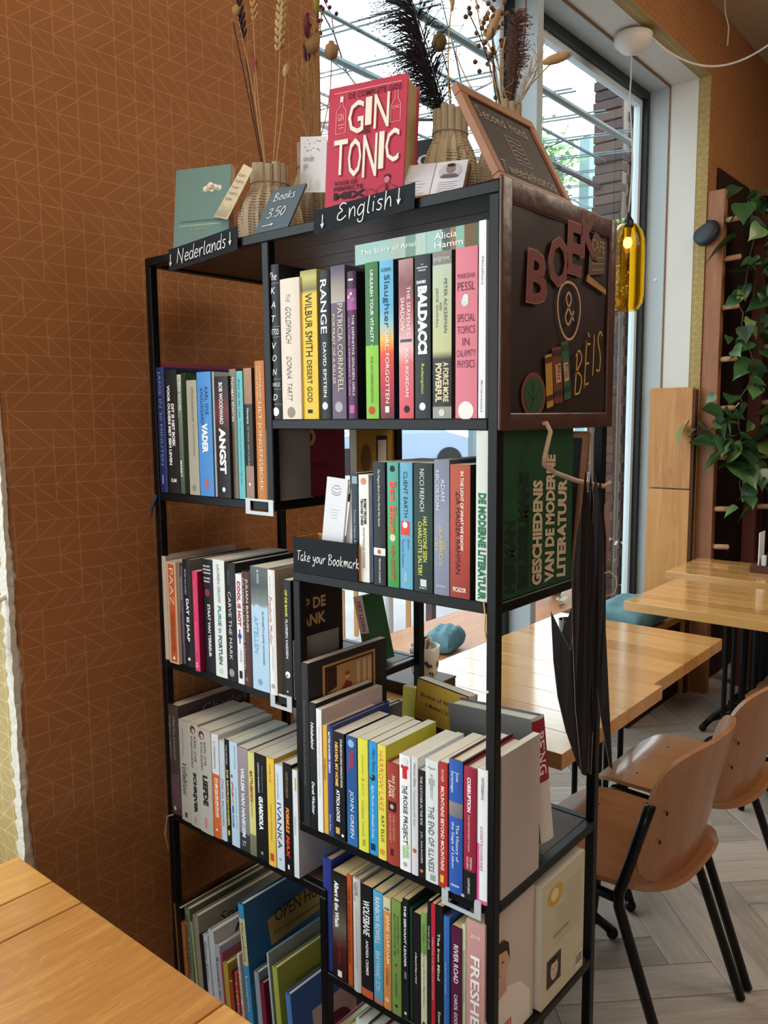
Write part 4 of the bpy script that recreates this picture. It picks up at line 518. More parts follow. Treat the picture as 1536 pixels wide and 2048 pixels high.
def glass_mat():
    t = NT('window_glass'); nt = t.t
    tr = t.n('ShaderNodeBsdfTransparent'); gl = t.n('ShaderNodeBsdfGlossy'); gl.inputs['Roughness'].default_value = .02
    fr0 = t.n('ShaderNodeFresnel'); fr0.inputs['IOR'].default_value = 1.45; ge = t.n('ShaderNodeNewGeometry')
    front = t.math('MULTIPLY', fr0.outputs[0], t.math('SUBTRACT', 1.0, ge.outputs['Backfacing']))
    class _F: outputs = [front]
    fre = _F
    mx = t.n('ShaderNodeMixShader'); tr.inputs[0].default_value = (.93, .98, .98, 1)
    t.l(fre.outputs[0], mx.inputs[0]); t.l(tr.outputs[0], mx.inputs[1]); t.l(gl.outputs[0], mx.inputs[2])
    t.l(mx.outputs[0], nt.nodes['Material Output'].inputs[0]); return t.m
GLASS = glass_mat()
for a, b in ((WY0+.06, 1.96), (2.085, WY1-.05)): box('pane', GLASS, win, -.432, -.428, a, b, .14, SOF-.06)
win2 = struct(MB().box(-.46, -.36, -3.5, NY-.004, .6, .66).box(-.46, -.36, -3.5, NY-.004, SOF-.06, SOF).box(-.46, -.36, NY-.06, NY-.004, .66, SOF-.06).done('window_2', GREYF))
box('pane', GLASS, win2, -.432, -.428, -3.5, NY-.06, .66, SOF-.06)
# torn plaster edge along the near corner of the pier
rs = random.Random(3); pts = []
N = 90
vs = []; fs = []
for i in range(N+1):
    z = .6+i*(1.55-.6)/N
    wd = .004+.006*rs.random()+.003*math.sin(i*.35)
    if z > 1.2: wd *= max(.1, (1.55-z)/.35)
    dd = .004+.006*rs.random()
    vs += [(WALLX+.001, NY+wd, z), (WALLX+dd*.6, NY+wd*.4, z), (WALLX+dd*.5, NY-.006-.003*rs.random(), z), (WALLX-.02-.015*rs.random(), NY-.0055, z)]
for i in range(N):
    for k in range(3): a = i*4+k; fs.append((a, a+1, a+5, a+4))
struct(link('trim_torn_corner', mesh(vs, fs), speckled('bare_plaster', 'd8d4c8', '9c9484', 120, .9, .8, .004)))

# floor planks, herringbone at 45 degrees
def floor_planks():
    L, Wd = .60, .12
    me = {}
    c45, s45 = math.cos(R(45)), math.sin(R(45))
    n = 0; rr = random.Random(5)
    base = MB().box(-Wd/2+.0008, Wd/2-.0008, -L/2+.0008, L/2-.0008, -.006, 0); 
    bmesh.ops.bevel(base.bm, geom=[e for e in base.bm.edges if all(v.co.z > -.001 for v in e.verts)], offset=.0012, segments=1, affect='EDGES')
    bme = bpy.data.meshes.new('plank'); base.bm.to_mesh(bme); base.bm.free(); bme.materials.append(GREYWOOD)
    K = int(L/Wd)
    for i in range(-30, 60):
        for j in range(-14, 16):
            # lattice of the herringbone, unrotated: pair (vertical, horizontal)
            for kind in (0, 1):
                x0 = i*Wd+j*L*1.0; y0 = i*Wd-j*L*1.0
                if kind == 0: cx, cy, rot = x0+Wd/2, y0+L/2, 0
                else: cx, cy, rot = x0+Wd+L/2, y0+Wd/2, math.pi/2
                uu, vv_ = 1.385-cx, cy+.33
                X, Y = (uu-vv_)*s45, (uu+vv_)*s45
                if not (-.30 < X < 1.55 and .15 < Y < 3.6): continue
                if Y > 2.6 and not -.3 < X < 1.0: continue
                # only where the photo sees the floor
                if X > 1.25 and Y < .6: continue
                o = bpy.data.objects.new('floor_plank', bme); COL.objects.link(o)
                o.parent = floor; o.location = (X, Y, rr.uniform(0, .0006)); o.rotation_euler = (0, 0, rot+R(45)); n += 1
    print('planks', n)
floor_planks()

# ================================================================ bookcase
SW, SD, PS, RH = .8025, .343, .0165, .0165
ZT, ZR = 1.806, (1.495, 1.238, .787, .528, .22)
ZL = (1.353, 1.01, .681, .20)
M1, M2, M3 = .3365, .395, .444
bc = thing('bookcase', 'black steel bookcase with stepped dark board shelves standing out from the papered wall', 'bookcase')
def bar(name, x0, x1, y0, y1, z0, z1, m=STEEL, bev=.0015): return box(name, m, bc, x0, x1, y0, y1, z0, z1, bev)
for y in (0, SD-PS):
    bar('post', 0, PS, y, y+PS, 0, ZT-RH)
    bar('post', SW-PS, SW, y, y+PS, 0, ZT-RH)
    bar('post', M1+(.01 if y else 0), M1+(.01 if y else 0)+PS, y, y+PS, ZL[0], ZT-RH)
    if y == 0: bar('post_foot', M1, M1+PS, y, y+PS, ZL[0]-RH, ZL[0]-.0002)
    bar('post', M2+(.006 if y else 0), M2+(.006 if y else 0)+PS, y, y+PS, ZR[2] if y == 0 else ZL[2], (ZR[1] if y == 0 else ZL[0])-RH)
    bar('post', M3, M3+PS, y, y+PS, 0, ZL[2]-RH)
    bar('rail', 0, SW, y, y+PS, ZT-RH, ZT)
    bar('rail', M1+PS if y == 0 else M2, SW-PS, y, y+PS, ZR[0]-RH, ZR[0])
    bar('rail', M2, SW-PS, y, y+PS, ZR[1]-RH, ZR[1])
    bar('rail', M2, SW-PS, y, y+PS, ZR[2]-RH, ZR[2])
    bar('rail', M3+PS, SW-PS, y, y+PS, ZR[3]-RH, ZR[3])
    bar('rail', M3+PS, SW-PS, y, y+PS, ZR[4]-RH, ZR[4])
    bar('rail', PS, M1 if y == 0 else M2, y, y+PS, ZL[0]-RH, ZL[0])
    bar('rail', PS, M2 if y == 0 else M2, y, y+PS, ZL[1]-RH, ZL[1])
    bar('rail', PS, M3+PS, y, y+PS, ZL[2]-RH, ZL[2])
    bar('rail', PS, M3, y, y+PS, ZL[3]-RH, ZL[3])
for z in (ZT,)+ZL: bar('side_rail', 0, PS, PS, SD-PS, z-RH, z)
for z in (ZT,)+ZR: bar('side_rail', SW-PS, SW, PS, SD-PS, z-RH, z-.0004)
for x, z in ((M1, ZL[0]), (M2, ZL[1]), (M2, ZR[1]), (M2, ZR[2]), (M3, ZL[2]), (M3, ZR[3]), (M3, ZR[4]), (M1, ZR[0])): bar('side_rail', x, x+PS*.8, PS, SD-PS, z-RH, z-.001)
def board(x0, x1, z, n=2, t=.012):
    y0, y1 = PS, SD-PS
    for i in range(n):
        a = y0+(y1-y0)*i/n; b = y0+(y1-y0)*(i+1)/n
        box('shelf_board', BOARD, bc, x0, x1, a+.0008, b-.0008, z-t, z-.0005, .0008)
board(PS, SW-PS, ZT, 4, .012)
board(M1+PS, SW-PS, ZR[0]); board(M2+PS*.8, SW-PS, ZR[1]); board(M2+PS*.8, SW-PS, ZR[2]); board(M3+PS*.8, SW-PS, ZR[3]); board(M3+PS*.8, SW-PS, ZR[4])
board(PS, M1, ZL[0]); board(PS, M2, ZL[1]); board(PS, M3, ZL[2]); board(PS, M3, ZL[3])
for z in (1.11, .60): MB().ball((SW-.0125, -.001, z), .0022).done('rivet', WHITEM, bc)

# ================================================================ books
def cover_mat(spec, H, hard):
    rough = .42
    if isinstance(spec, tuple) and len(spec) == 2 and spec[0] in 'GN': return grad_mat(spec[1], H, rough, 'LINEAR', .12 if spec[0] == 'N' else .02)
    if isinstance(spec, list): return grad_mat(spec, H, rough, 'LINEAR')
    return mat(spec, rough)
def prints(fl, W_, H, items, u0=0.0):
    for p in items:
        if p[0] == 't':
            _, s, col, vt, vb, uc, wd, off, sh, rot = p
            ua, ub = u0+W_*(uc-wd/2), u0+W_*(uc+wd/2); v0, v1 = H*(1-vb), H*(1-vt)
            fl.text(s, col, ua, ub, v0, v1, rot, off, sh)
        elif p[0] == 'r': fl.rect(p[1], u0+W_*p[4], u0+W_*p[5], H*(1-p[3]), H*(1-p[2]), 1)
        elif p[0] == 'd': fl.disc(p[1], u0+W_*p[3], H*(1-p[2]), W_*p[4], n=16, lay=2)
def make_book(T, H, D, spec, side, hard, items, root, pages=None, cover_prints=None, seed=0):
    """spine on the local plane y=0 (facing -y), x from -T/2 to T/2"""
    ct = .0022 if hard else .0007
    bl = min(.0022, T*.12) if hard else min(.0008, T*.05)
    ov = .0028 if hard else 0
    def bulge(x): return bl*(1-(2*x/T)**2)
    n = 6 if T > .012 else 2
    outer = [(-T/2+T*i/n) for i in range(n+1)]
    prof = [(-T/2, D)]+[(x, -bulge(x)) for x in outer]+[(T/2, D)]
    inner = [(-T/2+ct, D)]+[(-T/2+ct, ct+.0008), (T/2-ct, ct+.0008)]+[(T/2-ct, D)]
    vs = []; fs = []
    P = prof+inner[::-1]
    k = len(P)
    for z in (0, H): vs += [(x, y, z) for x, y in P]
    for i in range(k): j = (i+1) % k; fs.append((i, j, j+k, i+k))
    # caps: spine slab + boards
    a0 = 0; b = len(prof)
    # inner index order reversed: P[b]=(T/2-ct,D), P[b+1]=(T/2-ct,y), P[b+2]=(-T/2+ct,y), P[b+3]=(-T/2+ct,D)
    for off, flip in ((0, 1), (k, 0)):
        c1 = [0, 1, b+2, b+3]; c3 = [b-2, b-1, b, b+1]; c2 = [1]+list(range(2, b-1))+[b+1, b+2]
        for c in (c1, c2, c3): fs.append(tuple((i+off) for i in (c[::-1] if flip else c)))
    me = mesh(vs, fs, 'cover')
    me.materials.append(cover_mat(spec, H, hard)); me.materials.append(mat(side, .45))
    for p in me.polygons:
        c = p.center
        if abs(p.normal.x) > .9 and c.y > T*.0+.001: p.material_index = 1
        if abs(p.normal.z) > .5: p.material_index = 1
    link('cover', me, None, root)
    box('page_block', pages or PAGES, root, -T/2+ct+.0001, T/2-ct-.0001, ct+.001, D-ov-.0005, ov+.0003, H-ov-(.0003 if hard else .0002))
    fl = Flat((-T/2, 0, 0), (1, 0, 0), (0, 0, 1), .00022, lambda u: bulge(u-T/2))
    prints(fl, T, H, items); fl.done('lettering', root)
    if cover_prints:
        fr_ = Flat((T/2, 0, 0), (0, 1, 0), (0, 0, 1), .0003)
        cover_prints(fr_, D, H); fr_.done('cover_print', root)
def place_row(tbl, z, where, group, extra=None):
    for i, (x0, x1, ys, H, D, desc, spec, side, hard, items) in enumerate(tbl):
        T = max(.0035, x1-x0-.0006)
        root = thing('book', (desc+', '+where), 'book', ((x0+x1)/2, ys, z+.0003), 0, group)
        old = ((i*7+len(desc)) % 5 == 0)
        make_book(T, H, D, spec or 'a08060', side or '303030', hard, items, root, PAGES_OLD if (old and not hard) or group.endswith('fourth right shelf') else None, (extra or {}).get(i))
def cp_jongens(f, D, H):
    f.rect('7b2530', .002, D-.004, .003, H-.003, 1); f.text('BOEK', 'c9a080', .02, .11, H*.62, H*.86, 0, 0, 0); f.text('IGGULDEN', '4a1218', .03, .15, H*.2, H*.26, 0)
    f.disc('b99a70', .05, H*.45, .016, lay=2); f.disc('b99a70', .105, H*.45, .016, lay=2); f.disc('5a1a22', .105, H*.45, .008, lay=3); f.disc('5a1a22', .05, H*.45, .010, lay=3)
def cp_bank(f, D, H):
    f.text('OP DE', 'c79a62', .01, .085, H*.72, H*.82, 0, .03); f.text('BANK', 'c79a62', .01, .085, H*.58, H*.68, 0, .03)
def cp_charles(f, D, H): f.text('Charles', 'a09890', D*.32, D*.95, H*.87, H*.945, 0, -.01)
def cp_jaap(f, D, H): f.rect('6d675e', .001, D-.001, .001, H-.001)
def cp_fresh(f, D, H):
    f.rect('c9beb4', .001, D-.001, .001, H-.001, 1)
    f.poly('e3ded6', [(D*.0+.002, .002), (D-.01, .002), (D-.012, H*.22), (D*.72, H*.36), (D*.45, H*.42), (D*.2, H*.40), (.002, H*.34)], 2)
    f.poly('c79f88', [(D*.10, H*.36), (D*.42, H*.40), (D*.40, H*.52), (D*.12, H*.50)], 3)
    f.disc('cfa890', D*.27, H*.62, D*.19, H*.125, 22, 4)
    f.poly('2e2320', [(D*.06, H*.60), (D*.07, H*.72), (D*.16, H*.785), (D*.34, H*.795), (D*.45, H*.74), (D*.475, H*.62), (D*.44, H*.66), (D*.40, H*.70), (D*.22, H*.72), (D*.12, H*.69)], 5)
    for u in (.2, .33): f.poly('3a2a24', [(D*(u-.03), H*.63), (D*(u+.03), H*.632), (D*(u+.02), H*.642), (D*(u-.02), H*.642)], 6)
    f.poly('b08570', [(D*.25, H*.63), (D*.27, H*.59), (D*.295, H*.585), (D*.27, H*.58), (D*.245, H*.585)], 5)
    f.poly('a05a50', [(D*.21, H*.555), (D*.32, H*.555), (D*.27, H*.545)], 6)
    f.disc('c79f88', D*.475, H*.61, D*.025, H*.022, 10, 3)
    f.rect('cf6f5e', D*.14, D*.52, H*.03, H*.17, 4); f.text('FRESH', 'f0e6e0', D*.18, D*.48, H*.11, H*.155, 0, .02, 0, 6); f.text('EYES', 'f0e6e0', D*.18, D*.42, H*.045, H*.09, 0, .02, 0, 6)
place_row(ROW_R1A, ZR[0], 'top right shelf', 'books on the top right shelf')
place_row(ROW_R1B, ZR[0], 'top right shelf', 'books on the top right shelf')
place_row(ROW_R2, ZR[1], 'second right shelf', 'books on the second right shelf')
place_row(ROW_L1, ZL[0], 'upper left shelf', 'books on the upper left shelf', {12: cp_jongens})
place_row(ROW_L2, ZL[1], 'middle left shelf', 'books on the middle left shelf', {13: cp_bank, 4: cp_jaap})
place_row(ROW_L3, ZL[2], 'third left shelf', 'books on the third left shelf', {0: cp_charles})
def cp_lady(f, D, H):
    a, b = .17, .84
    def U(t): return D*(a+(b-a)*t)
    f.rect('c09050', U(0), U(1), H*.66, H*.955, 1); f.rect('2a1a14', U(.04), U(.96), H*.67, H*.94, 2); f.rect('b98f5c', U(.07), U(.93), H*.68, H*.93, 3)
    f.poly('6a4630', [(U(.07), H*.68), (U(.93), H*.68), (U(.93), H*.74), (U(.07), H*.78)], 4)
    f.poly('3a1e16', [(U(.07), H*.78), (U(.25), H*.80), (U(.25), H*.93), (U(.07), H*.93)], 4)
    for u in (.62, .74, .84): f.rect('d6b48a', U(u), U(u+.07), H*.75, H*.915, 5)
    f.poly('8e2a24', [(U(.30), H*.70), (U(.56), H*.71), (U(.52), H*.80), (U(.42), H*.82), (U(.34), H*.78)], 6); f.disc('d9b090', U(.44), H*.845, D*.026, H*.017, 12, 7); f.disc('b0402e', U(.44), H*.863, D*.032, H*.012, 12, 8)
def cp_maria(f, D, H): f.rect('cbb4b2', .001, D-.001, .001, H-.001, 1); f.text('MARIA LUISA REATEGUI KELLER', '2a2526', D*.28, D*.86, H*.83, H*.855, 0, .01)
place_row(ROW_R3, ZR[2], 'third right shelf', 'books on the third right shelf', {0: cp_lady, 2: cp_maria})
place_row(ROW_R4, ZR[3], 'fourth right shelf', 'books on the fourth right shelf', {len(ROW_R4)-1: cp_fresh})
# large green literature history at the right end of the second right shelf
root = thing('book', 'large green literary history book facing sideways, right end of second right shelf', 'book', (.7985-.0165, .004, ZR[1]+.0003), 0, 'books on the second right shelf')
def cp_green(f, D, H):
    for i, (s, c, u, v1) in enumerate((('HERMAN', '15241c', .10, .55), ('BRUSSELMANS', '15241c', .265, .87), ('GESCHIEDENIS', 'cdb898', .44, .80), ('VAN DE MODERNE', 'cdb898', .61, .98), ('LITERATUUR', 'cdb898', .78, .78))):
        f.text(s, c, D*u, D*(u+.13), H*.03, H*v1*.86, 2, .05, .12)
make_book(.033, .240, .225, 'c3c8c2', '20492f', 1, [('t', 'DE MODERNE LITERATUUR', '1e6a44', .36, .99, .34, .42, .05, 0, 1), ('t', 'GESCHIEDENIS VAN', '1e6a44', .5, .99, .8, .36, .05, 0, 1)], root, None, cp_green)
MB().tube([(0, -.004, .001), (.004, -.006, -.02), (.002, -.004, -.04), (.006, -.005, -.055)], .0012, 5).done('ribbon_marker', mat('b5a24a', .6), root)
# book lying flat across the tops of the right group
top = ZR[0]+max(b[3] for b in ROW_R1B[:6])+.0008
root = thing('book', 'turquoise picture-spined book lying flat on top of the upright books, top right shelf', 'book', (.655, .012, top), 0, None)
L_, Th, Dp = .235, .030, .17
box('cover', mat('8fb3ad', .4), root, -L_/2, L_/2, 0, Dp, 0, .0008); box('cover', mat('8fb3ad', .4), root, -L_/2, L_/2, 0, Dp, Th-.0008, Th)
box('spine', mat('8fb3ad', .4), root, -L_/2, L_/2, -.0008, 0, 0, Th); box('page_block', PAGES, root, -L_/2+.001, L_/2-.001, .0003, Dp-.001, .0009, Th-.0009)
f = Flat((-L_/2, -.0008, 0), (1, 0, 0), (0, 0, 1), .0003)
for a, b_, c in ((.30, .42, '9fb0a8'), (.42, .50, '6f8f86'), (.50, .58, 'a5bdb4'), (.70, .76, '4a5a50'), (.76, .80, '8a6a50'), (.80, .86, '7fa99c'), (.86, .93, '6a5238'), (.93, 1, '4f5a48')): f.rect(c, L_*a, L_*b_, 0, Th)
f.text('The Story of Ariel', 'e6ecea', .012, .118, Th*.38, Th*.68); f.text('Alicia', 'e9efec', .152, .19, Th*.56, Th*.86); f.text('Hamm', 'e9efec', .152, .20, Th*.16, Th*.44)
f.done('lettering', root)
def bookend(label, x0, x1, z, plate_x, D=.09, H=.12, down=.018):
    r_ = thing('bookend', label, 'bookend', (0, 0, z), 0, 'steel bookends clipped on the shelf fronts')
    m_ = mat('b9bfc2', .45, .2)
    y = -.0045
    mb = MB()
    mb.box(x0, x1, y, y+.002, .0, .004).box(x0, x1, y, y+.002, -down-.006, -down).box(x0, x0+.012, y, y+.002, -down, .0).box(x1-.012, x1, y, y+.002, -down, .0)
    mb.box(x0, x1, y+.002, .0, .0003, .0015)
    mb.done('clip', m_, r_)
    box('plate', mat('8d8a86', .5, .1), r_, plate_x, plate_x+.0012, .0, D, .0012, H, .0003)
    box('foot', m_, r_, plate_x+.0013, plate_x+.008, .0, D, .0002, .001)
bookend('pale steel bookend behind the orange hardback, upper left shelf', .283, .355, ZL[0], ROW_L1[-1][1]+.0008, .105, .125)
bookend('pale steel bookend beside the black and yellow paperback, middle left shelf', ROW_L2[-1][0]-.035, ROW_L2[-1][1]-.001, ZL[1], ROW_L2[-1][1]+.0008, .115, .105)
bookend('pale steel bookend under the pink striped book, third right shelf', .712, .783, ZR[2], .7855, .002, .003, .02)
# wide pale board-like book end at right of third right shelf
root = thing('book', 'tall pale grey plain-backed book facing the right side, third right shelf', 'book', (.7945, .022, ZR[2]+.0003), 0, 'books on the third right shelf')
make_book(.012, .222, .112, 'b9b4b0', 'b3a9a4', 0, [], root)
# ---------------- back rows seen through the openings (spines to the far side)
def back_book(label, x0, x1, z, H, D, spine, side, shelf, y=SD-.004, rx=0, ry=0, pr=None, hard=0, pages=None):
    r_ = thing('book', label, 'book', ((x0+x1)/2, y, z+.0003), math.pi, 'books in the back row of the bookcase')
    if ry: r_.rotation_euler = (0, ry, math.pi)
    make_book(x1-x0-.0006, H, D, spine, side, hard, [], r_, pages, None)
    if pr:
        f_ = Flat((-(x1-x0)/2+.0003, D, 0), (0, -1, 0), (0, 0, 1), .0004); pr(f_, D, H); f_.done('cover_print', r_)
    return r_
def cp_yel(f, D, H):
    f.rect('2b3f63', .001, D-.002, H*.70, H-.002, 1); f.rect('b98a35', .001, D-.002, .002, H*.70, 1); f.rect('1d2430', D*.45, D*.72, H*.2, H*.5, 2); f.rect('e0d8c8', D*.48, D*.69, H*.24, H*.46, 3)
    f.rect('ece6da', D*.5, D*.9, H*.72, H*.80, 2); f.text('Feel free to take a book', '3a3a3a', D*.53, D*.87, H*.735, H*.785, 0, 0, 0, 3); f.disc('7a5a2a', D*.2, H*.3, D*.13, H*.13, 16, 2)
back_book('blue and yellow book facing the open bay, back row of upper left shelf', .335, .355, ZL[0], .215, .125, '2b3f63', '2b3f63', '', pr=cp_yel)
rr = random.Random(11)
def filler(x0, x1, z, shelf, n, hmin, hmax):
    x = x0; k = 0
    cols = ['c9c4b8', '5a5f68', '2f4a44', 'a89f90', '24262b', 'd7d5cf', '6a4a3c', '31405e']
    hue = ['putty', 'slate-grey', 'dark teal', 'beige', 'black', 'off-white', 'brown', 'navy']; seen = {}
    while x < x1-.01 and k < n:
        T = rr.uniform(.012, .026); ci = rr.randrange(len(cols)); c = cols[ci]; seen[ci] = seen.get(ci, 0)+1
        back_book('%s%s book seen from behind in the back row, %s' % (('', 'another ', 'a third ', 'a fourth ')[min(3, seen[ci]-1)], hue[ci], shelf), x, min(x+T, x1), z, rr.uniform(hmin, hmax), rr.uniform(.10, .13), c, c, '', hard=k % 2)
        x += T+.0005; k += 1
filler(.16, .39, ZL[2], 'third left shelf', 14, .17, .235)
filler(.10, .33, ZL[0], 'upper left shelf', 0, .17, .2)
filler(.38, .56, ZR[0], 'top right shelf', 3, .17, .22)
# leaning green and red-titled book in the middle left shelf
r_ = thing('book', 'pink and green spined book leaning left in the back of the middle left shelf', 'book', (.374, .225, ZL[1]+.0045), 0, 'books in the back row of the bookcase', rot=(0, R(-14), 0))
make_book(.024, .135, .06, '2f6a40', '2f5a3a', 0, [('r', 'cdb9b2', 0, .55, 0, 1), ('t', 'HET LEVEN', 'a03038', .08, .52, .55, .45, .02, 0, 1), ('t', 'KLAAR', 'a03038', .56, .85, .55, .4, .02, 0, 1)], r_)
# back row of third right shelf
def cp_yb(f, D, H): f.rect('c9a23e', .001, D-.002, H*.62, H-.002, 1); f.text('Boeket of Wisdom', '3a3424', D*.1, D*.9, H*.84, H*.88, 0, .01, 0, 2); f.text('A Mother\'s Stories', '3a3424', D*.2, D*.8, H*.76, H*.80, 0, .01, 0, 2)
def lean_book(label, x, y, z, T, H, D, spine, side, rx, rz, pr=None, hard=0):
    """book standing with its wide cover towards -y, leaning"""
    r_ = thing('book', label, 'book', (x, y, z+.001), 0, None, rot=(rx, 0, rz))
    ct = .0022 if hard else .0008; ov = .003 if hard else 0
    m_ = mat(side, .45)
    box('cover', m_, r_, -D/2, D/2, 0, ct, 0, H); box('back_cover', m_, r_, -D/2, D/2, T-ct, T, 0, H)
    box('spine', mat(spine, .45), r_, -D/2-.001, -D/2+ct, 0, T, 0, H)
    box('page_block', PAGES, r_, -D/2+ct+.0002, D/2-ov-.001, ct+.0002, T-ct-.0002, ov+.0005, H-ov-.0005)
    if pr:
        f_ = Flat((-D/2, 0, 0), (1, 0, 0), (0, 0, 1), .0004); pr(f_, D, H); f_.done('cover_print', r_)
    return r_
lean_book('black and yellow paperback leaning behind the lime books, back row third right shelf', .530, .225, ZR[2]+.004, .024, .207, .140, '1b1b1d', '1d1c1e', R(-5), R(-12), cp_yb)
lean_book('yellow paperback lying back behind the yellow-covered row, third right shelf', .47, .262, ZR[2], .016, .18, .10, 'c2b53a', 'c2b53a', R(-4), R(4))
r_ = thing('book', 'grey hardback with a red lettered spine facing right, leaning behind the pale plain-backed book', 'book', (.788, .185, ZR[2]+.021), 0, None)
r_.rotation_euler = (Matrix.Rotation(R(-6), 4, 'Y') @ Matrix.Rotation(R(82), 4, 'Z')).to_euler()
make_book(.034, .205, .185, 'c9c2ba', '5c5a58', 1, [('r', '8e2233', .02, .52, 0, 1), ('t', 'BEING', 'e8dcd4', .12, .46, .5, .6, .02, 0, 1)], r_)
# back row of fourth right shelf: pale green back cover facing right
r_ = thing('book', 'pale book with a portrait on its back cover, back row of fourth right shelf', 'book', (.7995-.017, .300, ZR[3]+.0005), math.pi, 'books in the back row of the bookcase')
make_book(.034, .217, .150, 'c9c4ae', 'c3bfa2', 0, [], r_)
def cp_face(f, D, H):
    f.disc('c9a24a', D*.30, H*.85, D*.18, H*.08, 16, 1); f.disc('e0d0a0', D*.27, H*.86, D*.09, H*.05, 12, 2)
    for k in range(16):
        f.rect('9c9a86', D*(.52 if k < 5 else .30), D*.92, H*(.86-.028*k), H*(.864-.028*k), 1)
    f.text('CHANGED HIS MIND', 'b39a3a', D*.25, D*.62, H*.50, H*.53, 0, .02, 0, 2)
    f.rect('3a3030', D*.12, D*.44, H*.13, H*.36, 2); f.disc('cdb8a8', D*.28, H*.25, D*.085, H*.085, 18, 3); f.disc('2a2220', D*.28, H*.325, D*.07, H*.02, 12, 4); f.rect('4a4038', D*.23, D*.26, H*.26, H*.268, 4); f.rect('4a4038', D*.30, D*.33, H*.26, H*.268, 4); f.rect('8a5a50', D*.25, D*.31, H*.205, H*.211, 4)
    f.rect('e6e2d4', D*.80, D*.97, H*.05, H*.17, 2); 
    for k in range(9): f.rect('4a4a44', D*(.815+.017*k), D*(.822+.017*k), H*.07, H*.155, 3)
f_ = Flat((-.017, .150, 0), (0, -1, 0), (0, 0, 1), .0004); cp_face(f_, .150, .217); f_.done('cover_print', r_)

sb = thing('back_slate', 'dark slate in a rounded wooden frame leaning at the back of the second right shelf', 'sign', (.655, .300, ZR[1]+.001), rot=(R(-8), 0, 0))
box('frame', REDWOOD, sb, -.09, .12, 0, .012, 0, .235, .006); box('slate', mat('191b1d', .5), sb, -.078, .108, -.003, -.0004, .012, .222, .001)

# ---------------- bottom left: leaning picture books; bottom right
def pic_book(desc, x0, x1, zt, tilt, D, spine, side, items=(), pr=None, hard=1, y=0.0, z=None, where='bottom left shelf'):
    z = ZL[3] if z is None else z
    H = (zt-z)/math.cos(tilt)
    r_ = thing('book', desc+', '+where, 'book', ((x0+x1)/2+math.tan(tilt)*(zt-z)*1.0, y, z+.0008), 0, 'picture books on the bottom left shelf', rot=(0, -tilt, 0))
    make_book(max(.004, x1-x0-.0006), H, D, spine, side, hard, list(items), r_, None, pr)
def T_(s, col, vt, vb, uc=.5, wd=.5, off=.0, sh=0, rot=1): return ('t', s, col, vt, vb, uc, wd, off, sh, rot)
def cp_open(f, D, H):
    f.rect('2c5f8c', .001, D-.001, H*.55, H-.001, 1); f.rect('3a7396', .001, D-.001, H*.30, H*.55, 1); f.rect('2f4a48', .001, D-.001, .001, H*.30, 1)
    f.poly('a89452', [(D*.22, H*.84), (D*.9, H*.90), (D*.9, H*.72), (D*.24, H*.69)], 2)
    f.text('OPEN HUIS', '22221c', D*.30, D*.86, H*.80, H*.875, 0, .0, 0, 3); f.text('Een sprookjesboek', '3a3626', D*.28, D*.8, H*.735, H*.76, 0, 0, 0, 3)
    f.poly('1c2328', [(D*.10, H*.30), (D*.16, H*.44), (D*.34, H*.50), (D*.52, H*.40), (D*.56, H*.30)], 3)
    f.poly('24343c', [(D*.55, H*.47), (D*.60, H*.60), (D*.66, H*.47)], 3); f.poly('24343c', [(D*.70, H*.45), (D*.74, H*.54), (D*.79, H*.45)], 3)
def cp_angela(f, D, H): f.rect('7f8e90', .001, D-.001, .001, H-.001, 1); f.text('ANGELA GROOT', '23282a', D*.18, D*.95, H*.84, H*.90, 0, .03, 0, 2)
def cp_lime(f, D, H): f.rect('8b9440', .001, D-.001, .001, H-.001, 1); f.text('Anthologie van verf', '4a5220', D*.2, D*.9, H*.80, H*.84, 0, 0, 0, 2); f.text('& Michel Lemer', '4a5220', D*.25, D*.8, H*.74, H*.78, 0, 0, 0, 2)
def cp_sprook(f, D, H): f.rect('8f8a7c', .001, D-.001, .001, H-.001, 1); f.text('Sprookjes', '1e1c1a', D*.22, D*.95, H*.83, H*.93, 0, -.01, .2, 2)
def cp_L(f, D, H): f.rect('b9c0c4', .001, D-.001, .001, H-.001, 1); f.text('Li', '2a2c30', D*.2, D*.5, H*.86, H*.96, 0, 0, .3, 2)
def cp_flower(f, D, H):
    f.rect('35609a', .001, D-.001, .001, H-.001, 1); f.rect('c2b9b0', D*.25, D*.85, H*.2, H*.75, 2); f.disc('6a2a3a', D*.55, H*.45, D*.22, H*.15, 18, 3); f.disc('8a4a50', D*.55, H*.45, D*.1, H*.07, 12, 4)
tl = R(5)
